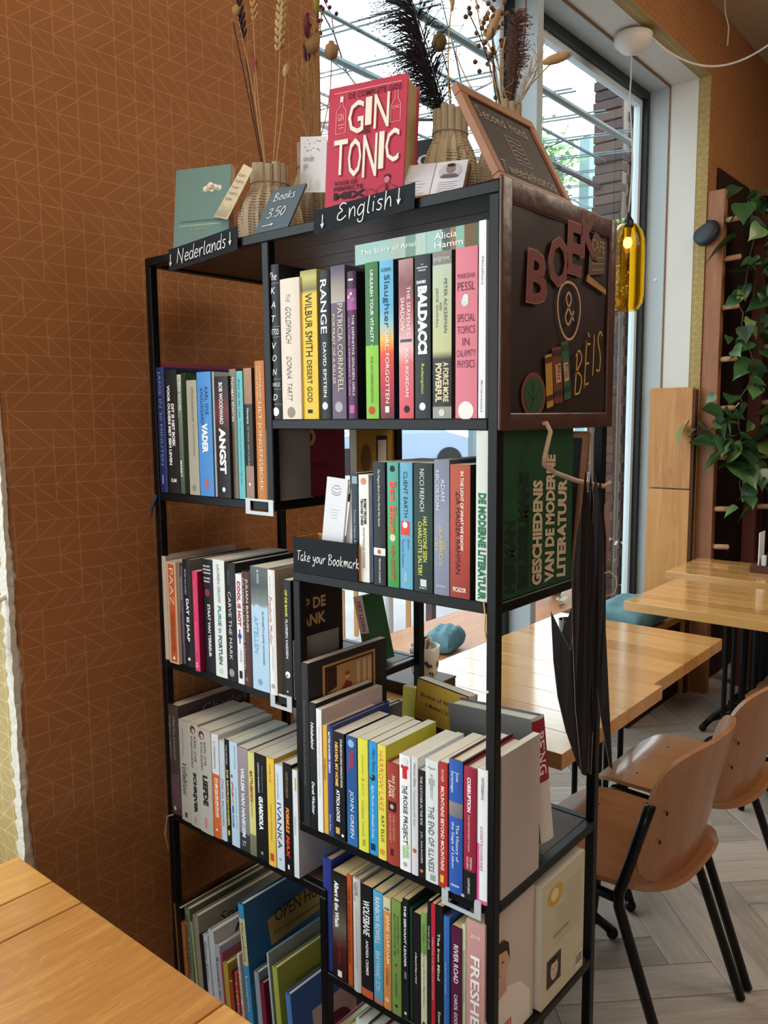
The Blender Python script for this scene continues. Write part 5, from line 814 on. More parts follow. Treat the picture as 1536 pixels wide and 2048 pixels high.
P = [('thin brown-orange board book', .006, .013, .475, .31, '7d5530', '6a4526', [], None),
 ('black picture book beside the brown one', .014, .030, .468, .30, '17171a', '17171a', [], None),
 ('low orange picture book between the dark and grey-green ones', .031, .044, .442, .20, 'b06a34', 'a05f30', [], None),
 ('grey-green picture book with dark lettering', .045, .062, .480, .29, '7c806c', '6c705e', [T_('PETER ARTEMIS', '3a3c30', .05, .5)], None),
 ('pale lime slim picture book', .063, .071, .455, .20, '9aa878', '8c996c', [], None),
 ('putty picture book with a script title on its cover', .072, .090, .476, .24, '8f8a7a', '8f8a7c', [], cp_sprook),
 ('black picture book next to the script-titled one', .091, .104, .440, .20, '1a191b', '1a191b', [], None),
 ('white picture book with grey spine writing', .105, .121, .447, .20, 'b9c3c8', 'b3bcc2', [T_('Winter Kinder', '5a646c', .05, .4)], None),
 ('larger white picture book with a pen-drawn letter', .122, .140, .464, .22, 'b9c3c8', 'b9c0c4', [], cp_L),
 ('pale lilac picture book with small print on its spine', .141, .158, .440, .21, 'a9a7b5', 'a9a7b5', [T_('Reinaert de Vos', '4a4a58', .1, .6)], None),
 ('dusty rose picture book', .159, .166, .425, .20, '8f4550', '8a4a58', [], None),
 ('mustard-yellow picture book', .167, .182, .413, .21, 'b09a3a', 'a08e3c', [], None),
 ('small red and cream picture book', .183, .193, .380, .18, 'a83a2c', 'c9a060', [], None),
 ('narrow black-red picture book', .194, .201, .405, .18, '5a1a22', '2a1416', [], None),
 ('red and white striped slim picture book', .202, .211, .408, .18, 'b5452f', 'a84a38', [T_('LIEDJES', 'e6d8c8', .1, .6)], None),
 ('white slim picture book with red marks', .212, .219, .450, .18, 'd0d0cc', 'c9c4c0', [T_('KLEINE BEER', 'b04038', .1, .6)], None),
 ('big blue fairy-tale book with a house cover', .220, .237, .562, .25, '3a8fc4', '2f5f80', [('r', 'c9c28a', .08, .34, 0, 1), T_('Openhuis', '3a4a7a', .10, .32), T_('Loopvis', 'c9d8dc', .4, .6)], cp_open),
 ('grey-blue picture book with worn corners', .262, .276, .438, .20, '8fa0ae', '6a7884', [], None),
 ('maroon picture book', .277, .290, .422, .19, '7a1f3c', '5a1a2e', [], None),
 ('grey picture book with dark capitals on its cover', .300, .306, .492, .22, 'a9b9ba', '7f8e90', [], cp_angela),
 ('lime-green picture book', .315, .329, .472, .21, 'a3b04a', '8b9440', [], cp_lime),
 ('blue picture book with a plum flower on its cover', .350, .364, .435, .20, '4f7fc0', '35609a', [], cp_flower)]
for desc, x0, x1, zt, D, sp, sd, its, pr in P:
    k = max(0, (x0-.1))*.0
    pic_book(desc, x0, x1, zt, tl if x0 > .06 else R(3), D, sp, sd, its, pr)
rr = random.Random(21); x = M3+PS+.004
for desc, h, sp, sd, D in (('dusty pink slim book', .20, 'b06a74', 'b06a74', .15), ('cream book with a yellow-green cover', .215, 'd9d6cc', 'a9a850', .17), ('white paperback beside the dark green one', .245, 'd9dcd8', 'd0d4d0', .14), ('dark green hardback with pale edges', .25, '2a4a40', '2a4a40', .15), ('wine-red hardback', .255, '7d1c30', '7d1c30', .17), ('brown paperback beside the wine-red one', .22, '6a4a34', '6a4a34', .15), ('grey hardback under the middle of the row', .24, '8a8a88', '8a8a88', .15), ('navy hardback near the right post', .23, '26345a', '26345a', .15)):
    T = .026
    r_ = thing('book', desc+', bottom right shelf', 'book', (x+T/2, .008, ZR[4]+.0004), 0, 'books on the bottom right shelf')
    make_book(T, h, D, sp, sd, 1, [T_('LEESBOEK', 'e0dcd0', .1, .5, .5, .4)] if 0 else [], r_); x += T+.002
r_ = thing('book', 'red-spined children\'s book on the floor behind the left post', 'book', (-.035, .06, .0), R(0), None, rot=(0, 0, 0))
make_book(.03, .33, .2, 'a8382a', '2a2a2e', 1, [('d', 'e0d8cc', .1, .5, .3)], r_)
# ribbons dangling
tag(MB().tube([(.012, -.003, ZL[0]-.006), (.010, -.008, ZL[0]-.018), (.0, -.008, ZL[0]-.035), (-.004, -.006, ZL[0]-.05)], [.003, .004, .003, .001], 4).done('ribbon', mat('2f4a6a', .6), smooth=True), 'blue ribbon tied to the left post under the upper shelf', 'ribbon')
tag(MB().tube([(.026, -.004, ZL[2]), (.006, -.006, ZL[2]-.01), (-.004, -.006, ZL[2]-.05), (.004, -.005, ZL[2]-.085)], .0016, 5).done('cord', mat('a89c84', .7), smooth=True), 'beige cord hanging from the left post at the third shelf', 'cord')

# ================================================================ things on top of the bookcase
def standing(label, loc, rz, lean, W_, H, T, front, pages, pr, hard=0, cat='book', side_c=None):
    r_ = thing('book', label, cat, loc, 0, 'things displayed on top of the bookcase'); 
    r_.rotation_euler = (Matrix.Rotation(rz, 4, 'Z') @ Matrix.Rotation(-lean, 4, 'X')).to_euler()
    ct = .003 if hard else .0012; ov = .003 if hard else 0
    m_ = mat(front, .4)
    box('cover', m_, r_, 0, W_, 0, ct, 0, H, .0004); box('back_cover', m_, r_, 0, W_, T-ct, T, 0, H, .0004); box('spine', m_, r_, -.001, ct, ct, T-ct, 0, H)
    box('page_block', pages, r_, ct+.0002, W_-ov-.0005, ct+.0002, T-ct-.0002, ov+.0004, H-ov-.0004)
    f = Flat((0, 0, 0), (1, 0, 0), (0, 0, 1), .0004); pr(f, W_, H); f.done('cover_print', r_); return r_
CRM = 'e0dccb'
def pr_gin(f, W_, H):
    f.rect(CRM, W_*.07, W_*.93, H*.945, H*.948, 2)
    f.text('DE COMPLETE GIDS', '4a1f2c', W_*.26, W_*.93, H*.885, H*.93, 0, .01)
    for s, a, b_, c, d_ in (('G', .27, .47, .60, .86), ('I', .49, .57, .65, .87), ('N', .60, .79, .61, .88), ('T', .10, .28, .29, .57), ('O', .29, .46, .26, .565), ('N', .48, .66, .24, .575), ('I', .68, .745, .29, .58), ('C', .76, .93, .33, .59)):
        f.text(s, '8e2038', W_*(a+.012), W_*(b_+.012), H*(c-.008), H*(d_-.008), 0, .008, 0, 3); f.text(s, CRM, W_*a, W_*b_, H*c, H*d_, 0, .005, 0, 4)
    f.text('&', '4a1f2c', W_*.47, W_*.57, H*.585, H*.64, 0, 0, 0, 5)
    f.text('VOOR DE', '3a1a24', W_*.12, W_*.42, H*.208, H*.242, 0, .02); f.text('PERFECTE', '3a1a24', W_*.12, W_*.50, H*.163, H*.197, 0, .02); f.text('MIX', '2a1218', W_*.12, W_*.54, H*.095, H*.152, 0, .05)
    L = 'e2a6ab'
    f.stroke(L, [(W_*.11, H*.62), (W_*.11, H*.80), (W_*.155, H*.84), (W_*.155, H*.89), (W_*.19, H*.89), (W_*.19, H*.84), (W_*.235, H*.80), (W_*.235, H*.62), (W_*.11, H*.62)], .0008); f.rect(CRM, W_*.155, W_*.195, H*.87, H*.915, 3)
    f.text('GIN', L, W_*.13, W_*.21, H*.72, H*.78); f.rect(L, W_*.13, W_*.215, H*.69, H*.695); f.rect(L, W_*.14, W_*.205, H*.665, H*.67)
    f.stroke(L, [(W_*.81, H*.64), (W_*.81, H*.77), (W_*.855, H*.82), (W_*.855, H*.88), (W_*.89, H*.88), (W_*.89, H*.82), (W_*.93, H*.77), (W_*.93, H*.64), (W_*.81, H*.64)], .0008); f.text('TONIC', L, W_*.82, W_*.92, H*.74, H*.765)
    D_ = '3a1a24'
    f.disc(D_, W_*.80, H*.225, W_*.045, H*.018, 12, 3); f.disc('c9707f', W_*.80, H*.20, W_*.035, H*.026, 14, 4); f.poly(D_, [(W_*.785, H*.165), (W_*.81, H*.165), (W_*.82, H*.03), (W_*.795, H*.02), (W_*.775, H*.03)], 4)
    f.stroke(D_, [(W_*.64, H*.02), (W_*.68, H*.14), (W_*.77, H*.17)], .0008); f.stroke(D_, [(W_*.95, H*.02), (W_*.93, H*.13), (W_*.83, H*.17)], .0008)
    f.stroke(D_, [(W_*.58, H*.08), (W_*.54, H*.13), (W_*.62, H*.14), (W_*.72, H*.08)], .0008, 3, 4); f.stroke(D_, [(W_*.57, H*.02), (W_*.55, H*.07), (W_*.68, H*.07), (W_*.66, H*.02)], .0008)
standing('tall pink-red cocktail book with huge cream letters, centre of bookcase top', (.463, .022, ZT+.0135), R(14), R(7), .137, .198, .046, 'b23a50', PAGES_OLD, pr_gin, 1)
def pr_sage(f, W_, H):
    for u, v, r_ in ((.56, .735, .05), (.64, .765, .062), (.72, .745, .055), (.80, .735, .045), (.67, .735, .06)): f.disc('e8dccb', W_*u, H*v, W_*r_, W_*r_*.95, 18, 2)
    f.rect('e8dccb', W_*.54, W_*.82, H*.71, H*.735, 2)
    f.text('ADEMHANDBOEKJE', '3d4f4c', W_*.12, W_*.86, H*.345, H*.372, 0, 0); f.rect('b9c9c0', W_*.10, W_*.84, H*.31, H*.318); f.text('J. Perry', 'b9b06a', W_*.30, W_*.62, H*.235, H*.275, 0, 0, .2)
standing('sage-green paperback with a small cream cloud, left end of bookcase top', (.058, .025, ZT+.006), R(22), R(8), .118, .160, .017, '6b8a83', mat('c9a98a', .8), pr_sage)
tag(box('book_stand', PINE, None, 0, .10, 0, .05, 0, .013, .001, loc=(.478, .028, ZT+.0003), rot=(0, 0, R(14))), 'small wooden rest under the tall pink-red cocktail book', 'stand')
tag(box('book_stand', PINE, None, 0, .05, 0, .05, 0, .0055, .001, loc=(.075, .016, ZT), rot=(0, 0, R(22))), 'small wooden rest under the sage-green paperback', 'stand')
def pr_1001(f, W_, H):
    f.text('1001', 'cfd0d2', W_*.12, W_*.92, H*.74, H*.85, 0, .01)
    for k in range(6): f.rect('8a8f94', W_*.25, W_*(.7-.05*(k % 3)), H*(.60-.07*k), H*(.615-.07*k))
standing('black book with large white numerals behind the pink-red one', (.43, .215, ZT), R(10), R(3), .115, .17, .03, '24272b', PAGES, pr_1001, 1)
# open little book on a wooden stand
ob = thing('open_book', 'small open book with a portrait photo propped on a wooden stand', 'book', (.600, .030, ZT), 0, None)
ob.rotation_euler = (Matrix.Rotation(R(22), 4, 'Z') @ Matrix.Rotation(R(-38), 4, 'X')).to_euler()
box('page_block', mat('a86a3a', .6), ob, -.002, .102, .004, .016, .010, .098, .001)
box('page', mat('c9ccd6', .6), ob, 0, .0495, 0, .0045, .010, .100, .0005); box('page', mat('d3d5de', .6), ob, .0505, .1, 0, .0045, .010, .100, .0005)
f = Flat((0, -.0001, .010), (1, 0, 0), (0, 0, 1), .0004)
for k in range(7):
    f.rect('8f929c', .010, .040-.004*(k % 3), .062-.007*k, .063-.007*k) if k > 1 else None
    f.rect('8f929c', .060, .090-.004*(k % 2), .040-.005*k, .041-.005*k) if k < 6 else None
f.disc('b9bac4', .075, .066, .018, .018, 20, 1); f.disc('8a7a78', .075, .070, .007, .010, 14, 3); f.disc('2a2628', .075, .078, .0065, .004, 12, 4); f.poly('5f6068', [(.060, .052), (.066, .058), (.084, .058), (.090, .052), (.084, .0495), (.066, .0495)], 3)
f.done('page_print', ob)
box('stand_lip', PINE, ob, .015, .085, -.014, .0, .0, .009, .001)
# folded-book vases
def vase(label, x, y, h, rad, z=ZT, tag_card=False, seed=0):
    r_ = thing('folded_book_vase', label, 'vase', (x, y, z), R(seed*11), 'vases folded from old books')
    prof = [(rad*.90, 0), (rad, h*.10), (rad*1.02, h*.36), (rad*.95, h*.50), (rad*.80, h*.62), (rad*.62, h*.72), (rad*.56, h*.78)]
    MB().lathe(prof, 34, pleat=.07).done('body', PRINT, r_)
    mb = MB()
    for k in range(13):
        a = 2*math.pi*k/13; mb.lathe([(rad*.14, h*.70), (rad*.14, h*(1.0-.015*(k % 3))), (rad*.095, h*(1.0-.015*(k % 3))), (rad*.095, h*.72)], 8, (rad*.50*math.cos(a), rad*.50*math.sin(a), 0))
    mb.done('neck', speckled('old_paper', 'b8aa90', '8d7f66', 30, .85, .1), r_)
    MB().tube([(rad*.65*math.cos(t*.5), rad*.65*math.sin(t*.5), h*.77+.001*math.sin(t)) for t in range(14)], .0008, 5).done('string', mat('7a6a54', .8), r_)
    return r_
vase('squat vase of folded book pages behind the price board', .225, .125, .155, .056, seed=1)
vase('taller vase of folded book pages behind the cocktail book', .203, .262, .238, .050, seed=2)
vase('vase of folded book pages behind the open book', .610, .160, .175, .044, seed=3)
vase('vase of folded book pages half hidden by the slate sign', .638, .275, .205, .046, seed=5)
def card_tag(label, pts, prn):
    r_ = thing('gift_tag', label, 'tag', (0, 0, 0)); a, b_, c, d_ = [Vector(p) for p in pts]
    n = (b_-a).cross(d_-a).normalized()*.0012
    mb = MB(); vs_ = [mb.bm.verts.new(p) for p in (a, b_, c, d_, a-n, b_-n, c-n, d_-n)]
    for fc in ((0, 1, 2, 3), (7, 6, 5, 4), (0, 4, 5, 1), (1, 5, 6, 2), (2, 6, 7, 3), (3, 7, 4, 0)): mb.bm.faces.new([vs_[i] for i in fc])
    mb.done('card', mat('cfc0a0' if 'cream' in label else 'd6d6d8', .8), r_)
    f = Flat(a, b_-a, d_-a, .0006); prn(f, (b_-a).length, (d_-a).length); f.done('ink', r_)
def pt1(f, W_, H):
    for k in range(5): f.hand('kunst'[:3+k % 2], '4a3040', W_*.15, H*(.78-.11*k), H*.06, .0007, sx=1.4)
    rr_ = random.Random(2)
    for k in range(9): u = W_*(.1+.09*k); f.stroke('3f3a38', [(u, H*.02), (u+W_*.04*rr_.uniform(-1, 1), H*rr_.uniform(.12, .28))], .0007)
card_tag('cream gift tag hanging from the squat book vase', [(.140, .060, 1.873), (.176, .062, 1.862), (.246, .066, 1.939), (.224, .064, 1.952)], pt1)
def pt2(f, W_, H):
    f.hand('ende', '5a3048', W_*.15, H*.56, H*.1, .0007, sx=1.2); f.hand('gov', '5a3048', W_*.15, H*.44, H*.09, .0007, sx=1.2)
    rr_ = random.Random(4)
    for k in range(14): f.disc('2a2a2a', W_*rr_.uniform(.15, .85), H*rr_.uniform(.72, .95), .0014, .0008, 8)
    for k in range(7): u = W_*(.2+.1*k); f.stroke('2a2a2a', [(u, H*.03), (u+W_*.05*rr_.uniform(-1, 1), H*rr_.uniform(.1, .26))], .0006)
card_tag('white gift tag hanging on the taller book vase', [(.259, .17, 1.937-.02), (.324, .17, 1.926-.02), (.326, .175, 2.005), (.258, .175, 2.018)], pt2)
# price board
pb = thing('chalk_board', 'small slate price board with a hand-chalked price, leaning on the squat vase', 'sign', (.300, .014, ZT+.001)); 
pb.rotation_euler = (Matrix.Rotation(R(12), 4, 'Z') @ Matrix.Rotation(R(-26), 4, 'X')).to_euler()
vs_ = [(0, 0), (.068, 0), (.084, .096), (.016, .093)]
mb = MB(); a = [mb.bm.verts.new((x_, 0, z_)) for x_, z_ in vs_]; b_ = [mb.bm.verts.new((x_, .004, z_)) for x_, z_ in vs_]
mb.bm.faces.new(a); mb.bm.faces.new(b_[::-1])
for i in range(4): j = (i+1) % 4; mb.bm.faces.new((a[i], b_[i], b_[j], a[j]))
mb.done('slate', mat('54646e', .5), pb)
f = Flat((0, 0, 0), (1, 0, 0), (0, 0, 1), .0004); f.hand('Books', CHALK, .024, .066, .016, .0011, sx=.9, rise=.1); f.hand('3.50', CHALK, .020, .032, .019, .0012, sx=.95, rise=.1); f.hand('-', CHALK, .014, .014, .012, .0011, sx=1.9, rise=.1); f.done('chalk', pb)
# hanging signs on the top rail
def sign(label, x0, x1, zb0, zb1, h, txts, curl=.006):
    r_ = thing('card_sign', label, 'sign', (0, 0, 0), 0, 'black card signs on the top rail')
    n = 10; vs = []; fs = []
    for i in range(n+1):
        t = i/n; x_ = x0+(x1-x0)*t; y_ = -.0035-curl*(t**3)*.6
        zb = zb0+(zb1-zb0)*t
        vs += [(x_, y_, zb), (x_, y_+.001, zb+h), (x_, y_+.0012, zb), (x_, y_+.0022, zb+h)]
    for i in range(n): a = i*4; fs += [(a, a+4, a+5, a+1), (a+2, a+3, a+7, a+6), (a+1, a+5, a+7, a+3), (a, a+2, a+6, a+4)]
    fs += [(0, 1, 3, 2), (n*4, n*4+2, n*4+3, n*4+1)]
    link('card', mesh(vs, fs), CARD, r_)
    f = Flat((x0, -.0036-curl*.62, zb0), (x1-x0, 0, zb1-zb0), (0, 0, 1), .0006)
    f.O.y = -.0040; 
    f.bulge = lambda u: curl*.6*(max(0, u/(x1-x0))**3)
    for s, u, v, hh, sx in txts: f.hand(s, CHALK, u, v, hh, .0016, sx=sx)
    f.done('chalk', r_)
sign('black card sign chalked for Dutch books, left end of the top rail', .082, .284, 1.771, 1.784, .040, [('|', .006, .009, .020, .8), ('Nederlands', .030, .010, .0225, 1.12), ('|', .182, .012, .020, .8)])
sign('black card sign chalked for English books, middle of the top rail', .464, .667, 1.783, 1.789, .036, [('|', .018, .007, .019, .8), ('English', .052, .011, .0235, 1.28), ('|', .172, .012, .021, .8)])
# leaning wooden-framed slate
sl = thing('framed_slate', 'wood-framed chalk slate leaning at the right end of the bookcase top', 'sign', (0, 0, 0))
B0, B1, T0, T1 = Vector((.790, .028, ZT+.0045)), Vector((.790, .232, ZT+.0045)), Vector((.712, .046, ZT+.150)), Vector((.712, .250, ZT+.150))
Ud = (B1-B0).normalized(); Vd = ((T0+T1)/2-(B0+B1)/2).normalized(); Nd = Ud.cross(Vd)
Lu, Lv = .208, (T0-B0).length
Vd = (Vd-Ud*Vd.dot(Ud)).normalized(); Nd = Ud.cross(Vd)
mm = Matrix((Ud, Vd, Nd)).transposed().to_4x4(); mm.translation = B0
def slbox(name, m_, u0, u1, v0, v1, n0, n1, bev=.001): MB().box(u0, u1, v0, v1, n0, n1, mm).done(name, m_, sl, bevel=bev)
fw_ = .016
slbox('frame_side', REDWOOD, 0, Lu, 0, fw_, -.010, .002); slbox('frame_side', REDWOOD, 0, Lu, Lv-fw_, Lv, -.010, .002)
slbox('frame_side', REDWOOD, 0, fw_, fw_, Lv-fw_, -.010, .002); slbox('frame_side', REDWOOD, Lu-fw_, Lu, fw_, Lv-fw_, -.010, .002)
slbox('slate', mat('352b28', .6), fw_, Lu-fw_, fw_, Lv-fw_, -.008, -.002, 0)
f = Flat(mm @ Vector((0, 0, -.002)), Ud, Vd, .0004); CK = mat('c9b8a0', .9, 0, .1)
f.hand('Second hand', CK, .026, Lv*.72, .019, .0011, sx=1.15, slant=.05); f.hand('Tweedehands', CK, .026, Lv*.16, .019, .0011, sx=1.2, slant=.05)
for k in range(5): f.stroke(CK, [(.085, Lv*(.36+.05*k)), (.098, Lv*(.38+.05*k)), (.110, Lv*(.36+.05*k)), (.122, Lv*(.38+.05*k))], .0009)
f.stroke(CK, [(.083, Lv*.33), (.083, Lv*.62), (.125, Lv*.62), (.125, Lv*.33), (.083, Lv*.33)], .0009)
f.done('chalk', sl)

# ================================================================ brown banner on the right side
bn = thing('side_banner', 'dark brown leatherette banner with painted lettering wrapped over the right side', 'banner', (0, 0, 0))
VIN = NT('brown_leatherette'); g_ = VIN.coord(); n_ = VIN.noise(g_, 14, 3); VIN.bump(n_, .5, .01); VIN = VIN.out(VIN.mix(n_, lin('57362e'), lin('3a2420')), .38, .5)
VINI = mat('2b1c1a', .5)
bx = SW+.0012; zt_, zb_ = ZT+.004, 1.478
yA, yB = -.004, SD+.004
def strip(x0, x1, y0, y1, z0, z1, name='banner_edge'): MB().box(x0, x1, y0, y1, z0, z1).done(name, VIN, bn, True, .0025)
# inner sheet with soft folds
n1, n2 = 16, 16; vs = []; fs = []
for i in range(n1+1):
    for j in range(n2+1):
        y_ = yA+.02+(yB-yA-.04)*i/n1; z_ = zb_+.02+(zt_-zb_-.05)*j/n2
        vs.append((bx+.001+.0012*math.sin(i*.9)*math.sin(j*.5+1), y_, z_))
for i in range(n1):
    for j in range(n2): a = i*(n2+1)+j; fs.append((a, a+n2+1, a+n2+2, a+1))
link('banner_sheet', mesh(vs, fs), VINI, bn, smooth=True)
strip(bx, bx+.006, yA, yA+.026, zb_, zt_); strip(bx, bx+.006, yB-.022, yB, zb_, zt_)
strip(bx, bx+.0045, yA+.024, yB-.020, zt_-.030, zt_); strip(bx, bx+.006, yA+.024, yB-.020, zb_, zb_+.024)
strip(SW-.05, bx, yA+.010, yB, ZT+.0005, zt_, 'banner_top_flap')
f = Flat((bx+.0040, 0, 0), (0, 1, 0), (0, 0, 1), .0004)
PK, PO = '70352f', 'a5705a'
for ch, u0, u1, v0, v1 in (('B', .062, .118, 1.655, 1.726), ('O', .124, .182, 1.685, 1.755), ('E', .178, .226, 1.709, 1.783), ('K', .222, .278, 1.738, 1.806)):
    f.text(ch, PO, u0-.0018, u1+.0018, v0-.0018, v1+.0018, 0, .032, .05, 2); f.text(ch, PK, u0, u1, v0, v1, 0, .026, .05, 3)
f.ring('c9a080', .188, 1.655, .036, .042, .0036, wob=.04)
f.stroke('c9a080', [(.203, 1.640), (.178, 1.668), (.186, 1.680), (.193, 1.668), (.176, 1.645), (.186, 1.633), (.203, 1.655)], .0032, 3, 5)
for ch, vv, uu, sx_ in (('B', 1.530, .206, .60), ('È', 1.545, .238, .56), ('I', 1.560, .266, .5), ('S', 1.566, .279, .54)):
    f.hand(ch, 'c59a48', uu, vv, .064, .0032, sx=sx_)
f.disc('6a3a2c', .086, 1.527, .035, .032, 26, 1); f.disc('244a2c', .086, 1.527, .027, .025, 24, 2); f.stroke('16301c', [(.07, 1.53), (.086, 1.52), (.10, 1.535)], .0012); f.stroke('16301c', [(.076, 1.508), (.086, 1.527), (.08, 1.545)], .0012)
def tome(col, u0, v0, w_, h_, sh, band):
    f.poly(col, [(u0, v0), (u0+w_, v0+.004), (u0+w_-sh, v0+h_), (u0-sh, v0+h_-.004)], 2)
    for t in (.12, .8): f.poly(band, [(u0-sh*t, v0+h_*t), (u0+w_-sh*t, v0+h_*t+.004), (u0+w_-sh*(t+.1), v0+h_*(t+.1)+.004), (u0-sh*(t+.1), v0+h_*(t+.1))], 3)
tome('b5852e', .124, 1.508, .020, .080, .008, '4a2a1c'); tome('6e3426', .146, 1.514, .028, .086, .010, '3a1a14'); tome('2c5a3c', .178, 1.520, .022, .090, .014, '1a3a24')
f.poly('c9a080', [(.150, 1.545), (.166, 1.548), (.162, 1.575), (.146, 1.572)], 4); f.poly('c9a080', [(.176, 1.548), (.190, 1.551), (.185, 1.578), (.171, 1.575)], 4)
f.text('BEIS', '5a2a20', .152, .161, 1.550, 1.572, 1, 0, 0, 5); f.text('BOEK', '5a2a20', .176, .185, 1.553, 1.574, 1, 0, 0, 5)
f.poly('5a4434', [(.248, 1.712), (.306, 1.722), (.308, 1.768), (.270, 1.782), (.252, 1.76)], 2)
f.text('CAFE', 'b08a58', .258, .302, 1.752, 1.770, 0, .0, 0, 4)
for k in range(3): f.stroke('b08a58', [(.258, 1.722+.009*k), (.302, 1.728+.009*k)], .0011)
f.poly('a8783a', [(.242, 1.703), (.312, 1.690), (.312, 1.698), (.245, 1.714)], 3)
f.done('painted_lettering', bn)

# bookmark box
bb = thing('bookmark_box', 'black-fronted open wooden box with a chalked invitation, second right shelf', 'box', (.402, -.004, ZR[1]+.0004))
BW, BD, BH = .146, .060, .060
MB().box(0, BW, 0, .003, 0, BH).done('front_panel', CARD, bb); box('side_panel', PINE, bb, 0, .004, .0032, BD, 0, BH-.001); box('side_panel', PINE, bb, BW-.004, BW, .0032, BD, 0, BH-.004); box('back_panel', PINE, bb, .0042, BW-.0042, BD-.004, BD, 0, BH); box('bottom_panel', PINE, bb, .0042, BW-.0042, .0032, BD-.0042, 0, .003)
f = Flat((0, 0, 0), (1, 0, 0), (0, 0, 1), .0004); f.hand('Take your Bookmark', CHALK, .010, .021, .0165, .0012, sx=.80); f.done('chalk', bb)
def bookmark(label, x, y, ty, H_, tilt):
    r_ = thing('bookmark', label, 'bookmark', (x, y, ZR[1]+.0045), 0, 'bookmarks in the box', rot=(R(-4), tilt, 0))
    box('card', mat('d9dadd', .6), r_, 0, .048, 0, ty, 0, H_, .0003)
    f_ = Flat((0, 0, 0), (1, 0, 0), (0, 0, 1), .0003)
    f_.stroke('5a7a9a', [(.014, H_*.86), (.024, H_*.84), (.034, H_*.86), (.034, H_*.90), (.024, H_*.88), (.014, H_*.90), (.014, H_*.86)], .0009); f_.stroke('8a6a5a', [(.014, H_*.835), (.024, H_*.815), (.034, H_*.835)], .0009); f_.text('LEESMERK', '6a7480', .017, .031, H_*.91, H_*.925)
    for k in range(4): f_.rect('9a9da2', .014+.001*k, .034-.001*k, H_*(.66-.03*k), H_*(.665-.03*k))
    f_.done('ink', r_)
bookmark('white bookmark card with a small book drawing, standing in the box', .438, .022, .004, .158, R(4))
bookmark('second bookmark card leaning right behind the first in the box', .480, .032, .003, .148, R(6))

# ================================================================ hook with hanging folders
hk = thing('wire_hook', 'bent tan wire hook on the right side rail holding the dark folders', 'hook', (0, 0, 0))
MB().tube([(SW+.002, .112, ZR[0]-.010), (SW+.012, .112, ZR[0]-.008), (SW+.020, .110, ZR[0]-.02), (SW+.020, .094, ZR[0]-.055), (SW+.020, .091, ZR[0]-.066), (SW+.022, .122, ZR[0]-.080), (SW+.035, .165, ZR[0]-.094), (SW+.060, .205, ZR[0]-.104), (SW+.068, .212, ZR[0]-.098)], .0036, 8).done('wire', mat('b39c84', .5), hk, True)
FH = Vector((.905, .43, 0)); FC = Vector((SW+.064, .165, 0))
def folder(label, px, dep, yaw, edge=True, col='15100f'):
    """thin folder cut to its outline, hanging from the hook"""
    r_ = thing('menu_folder', label, 'folder', (FC.x, FC.y, 0), 0, 'dark folders hanging from the hook')
    k_ = .00081; h_ = (Matrix.Rotation(yaw, 3, 'Z') @ FH); n_ = Vector((-h_.y, h_.x, 0))
    P_ = [h_*((a-1187)*k_)+n_*(dep+.003*math.sin((b_-950)/90.0))+Vector((0, 0, 1.418-(b_-955)*k_)) for a, b_ in px]
    mb = MB(); F_ = [mb.bm.verts.new(p) for p in P_]; B_ = [mb.bm.verts.new(p+n_*.0016) for p in P_]; m_ = len(P_)
    mb.bm.faces.new(F_); mb.bm.faces.new(B_[::-1])
    for i in range(m_): j = (i+1) % m_; mb.bm.faces.new((F_[i], B_[i], B_[j], F_[j]))
    bmesh.ops.triangulate(mb.bm, faces=mb.bm.faces[:2]); mb.done('cover', mat(col, .45), r_)
    if edge: MB().tube([p-n_*.0006 for p in P_[m_//2:]], .0006, 4).done('edge_strip', mat('6f6258', .6), r_)
for lab, px, dep, yaw in (
 ('dark folder with a wing flaring out to the left', [(1176, 985), (1181, 985), (1184, 1300), (1182, 1538), (1176, 1536), (1166, 1516), (1145, 1455), (1128, 1385), (1119, 1315), (1113, 1222), (1133, 1262), (1150, 1293), (1162, 1180)], .004, 0),
 ('dark folder hanging in the middle of the bunch', [(1170, 955), (1174, 990), (1186, 1060), (1194, 1200), (1188, 1350), (1184, 1536), (1174, 1530), (1160, 1400), (1152, 1250), (1150, 1150), (1156, 1080), (1166, 1010)], .0, R(8)),
 ('narrow dark folder right of the middle of the bunch', [(1185, 955), (1193, 1000), (1204, 1090), (1207, 1200), (1200, 1330), (1193, 1450), (1190, 1536), (1185, 1530), (1184, 1300), (1182, 1100), (1184, 1000)], .008, R(-10)),
 ('dark folder swinging out to the right with the lowest tip', [(1198, 955), (1202, 1010), (1211, 1080), (1214, 1250), (1221, 1380), (1233, 1527), (1227, 1520), (1208, 1420), (1195, 1330), (1190, 1170), (1194, 1030)], .012, R(5)),
 ('slim dark folder at the back of the bunch', [(1178, 960), (1182, 1000), (1190, 1100), (1198, 1250), (1197, 1400), (1187, 1500), (1178, 1400), (1172, 1250), (1172, 1100), (1174, 1000)], .018, R(-4))):
    folder(lab, px, dep, yaw)
folder('tan card standing out at the right of the dark folders', [(1205, 1020), (1213, 1012), (1216, 1060), (1214, 1135), (1207, 1130), (1204, 1060)], .022, 0, False, '8a6a5a')
tag(MB().tube([(SW+.072, .178, 1.262), (SW+.082, .184, 1.266), (SW+.090, .188, 1.258), (SW+.092, .189, 1.244), (SW+.088, .187, 1.232), (SW+.078, .184, 1.228)], .0009, 5).done('string_loop', mat('b5a592', .7), smooth=True), 'thin string loop tied to the hanging folders', 'string')

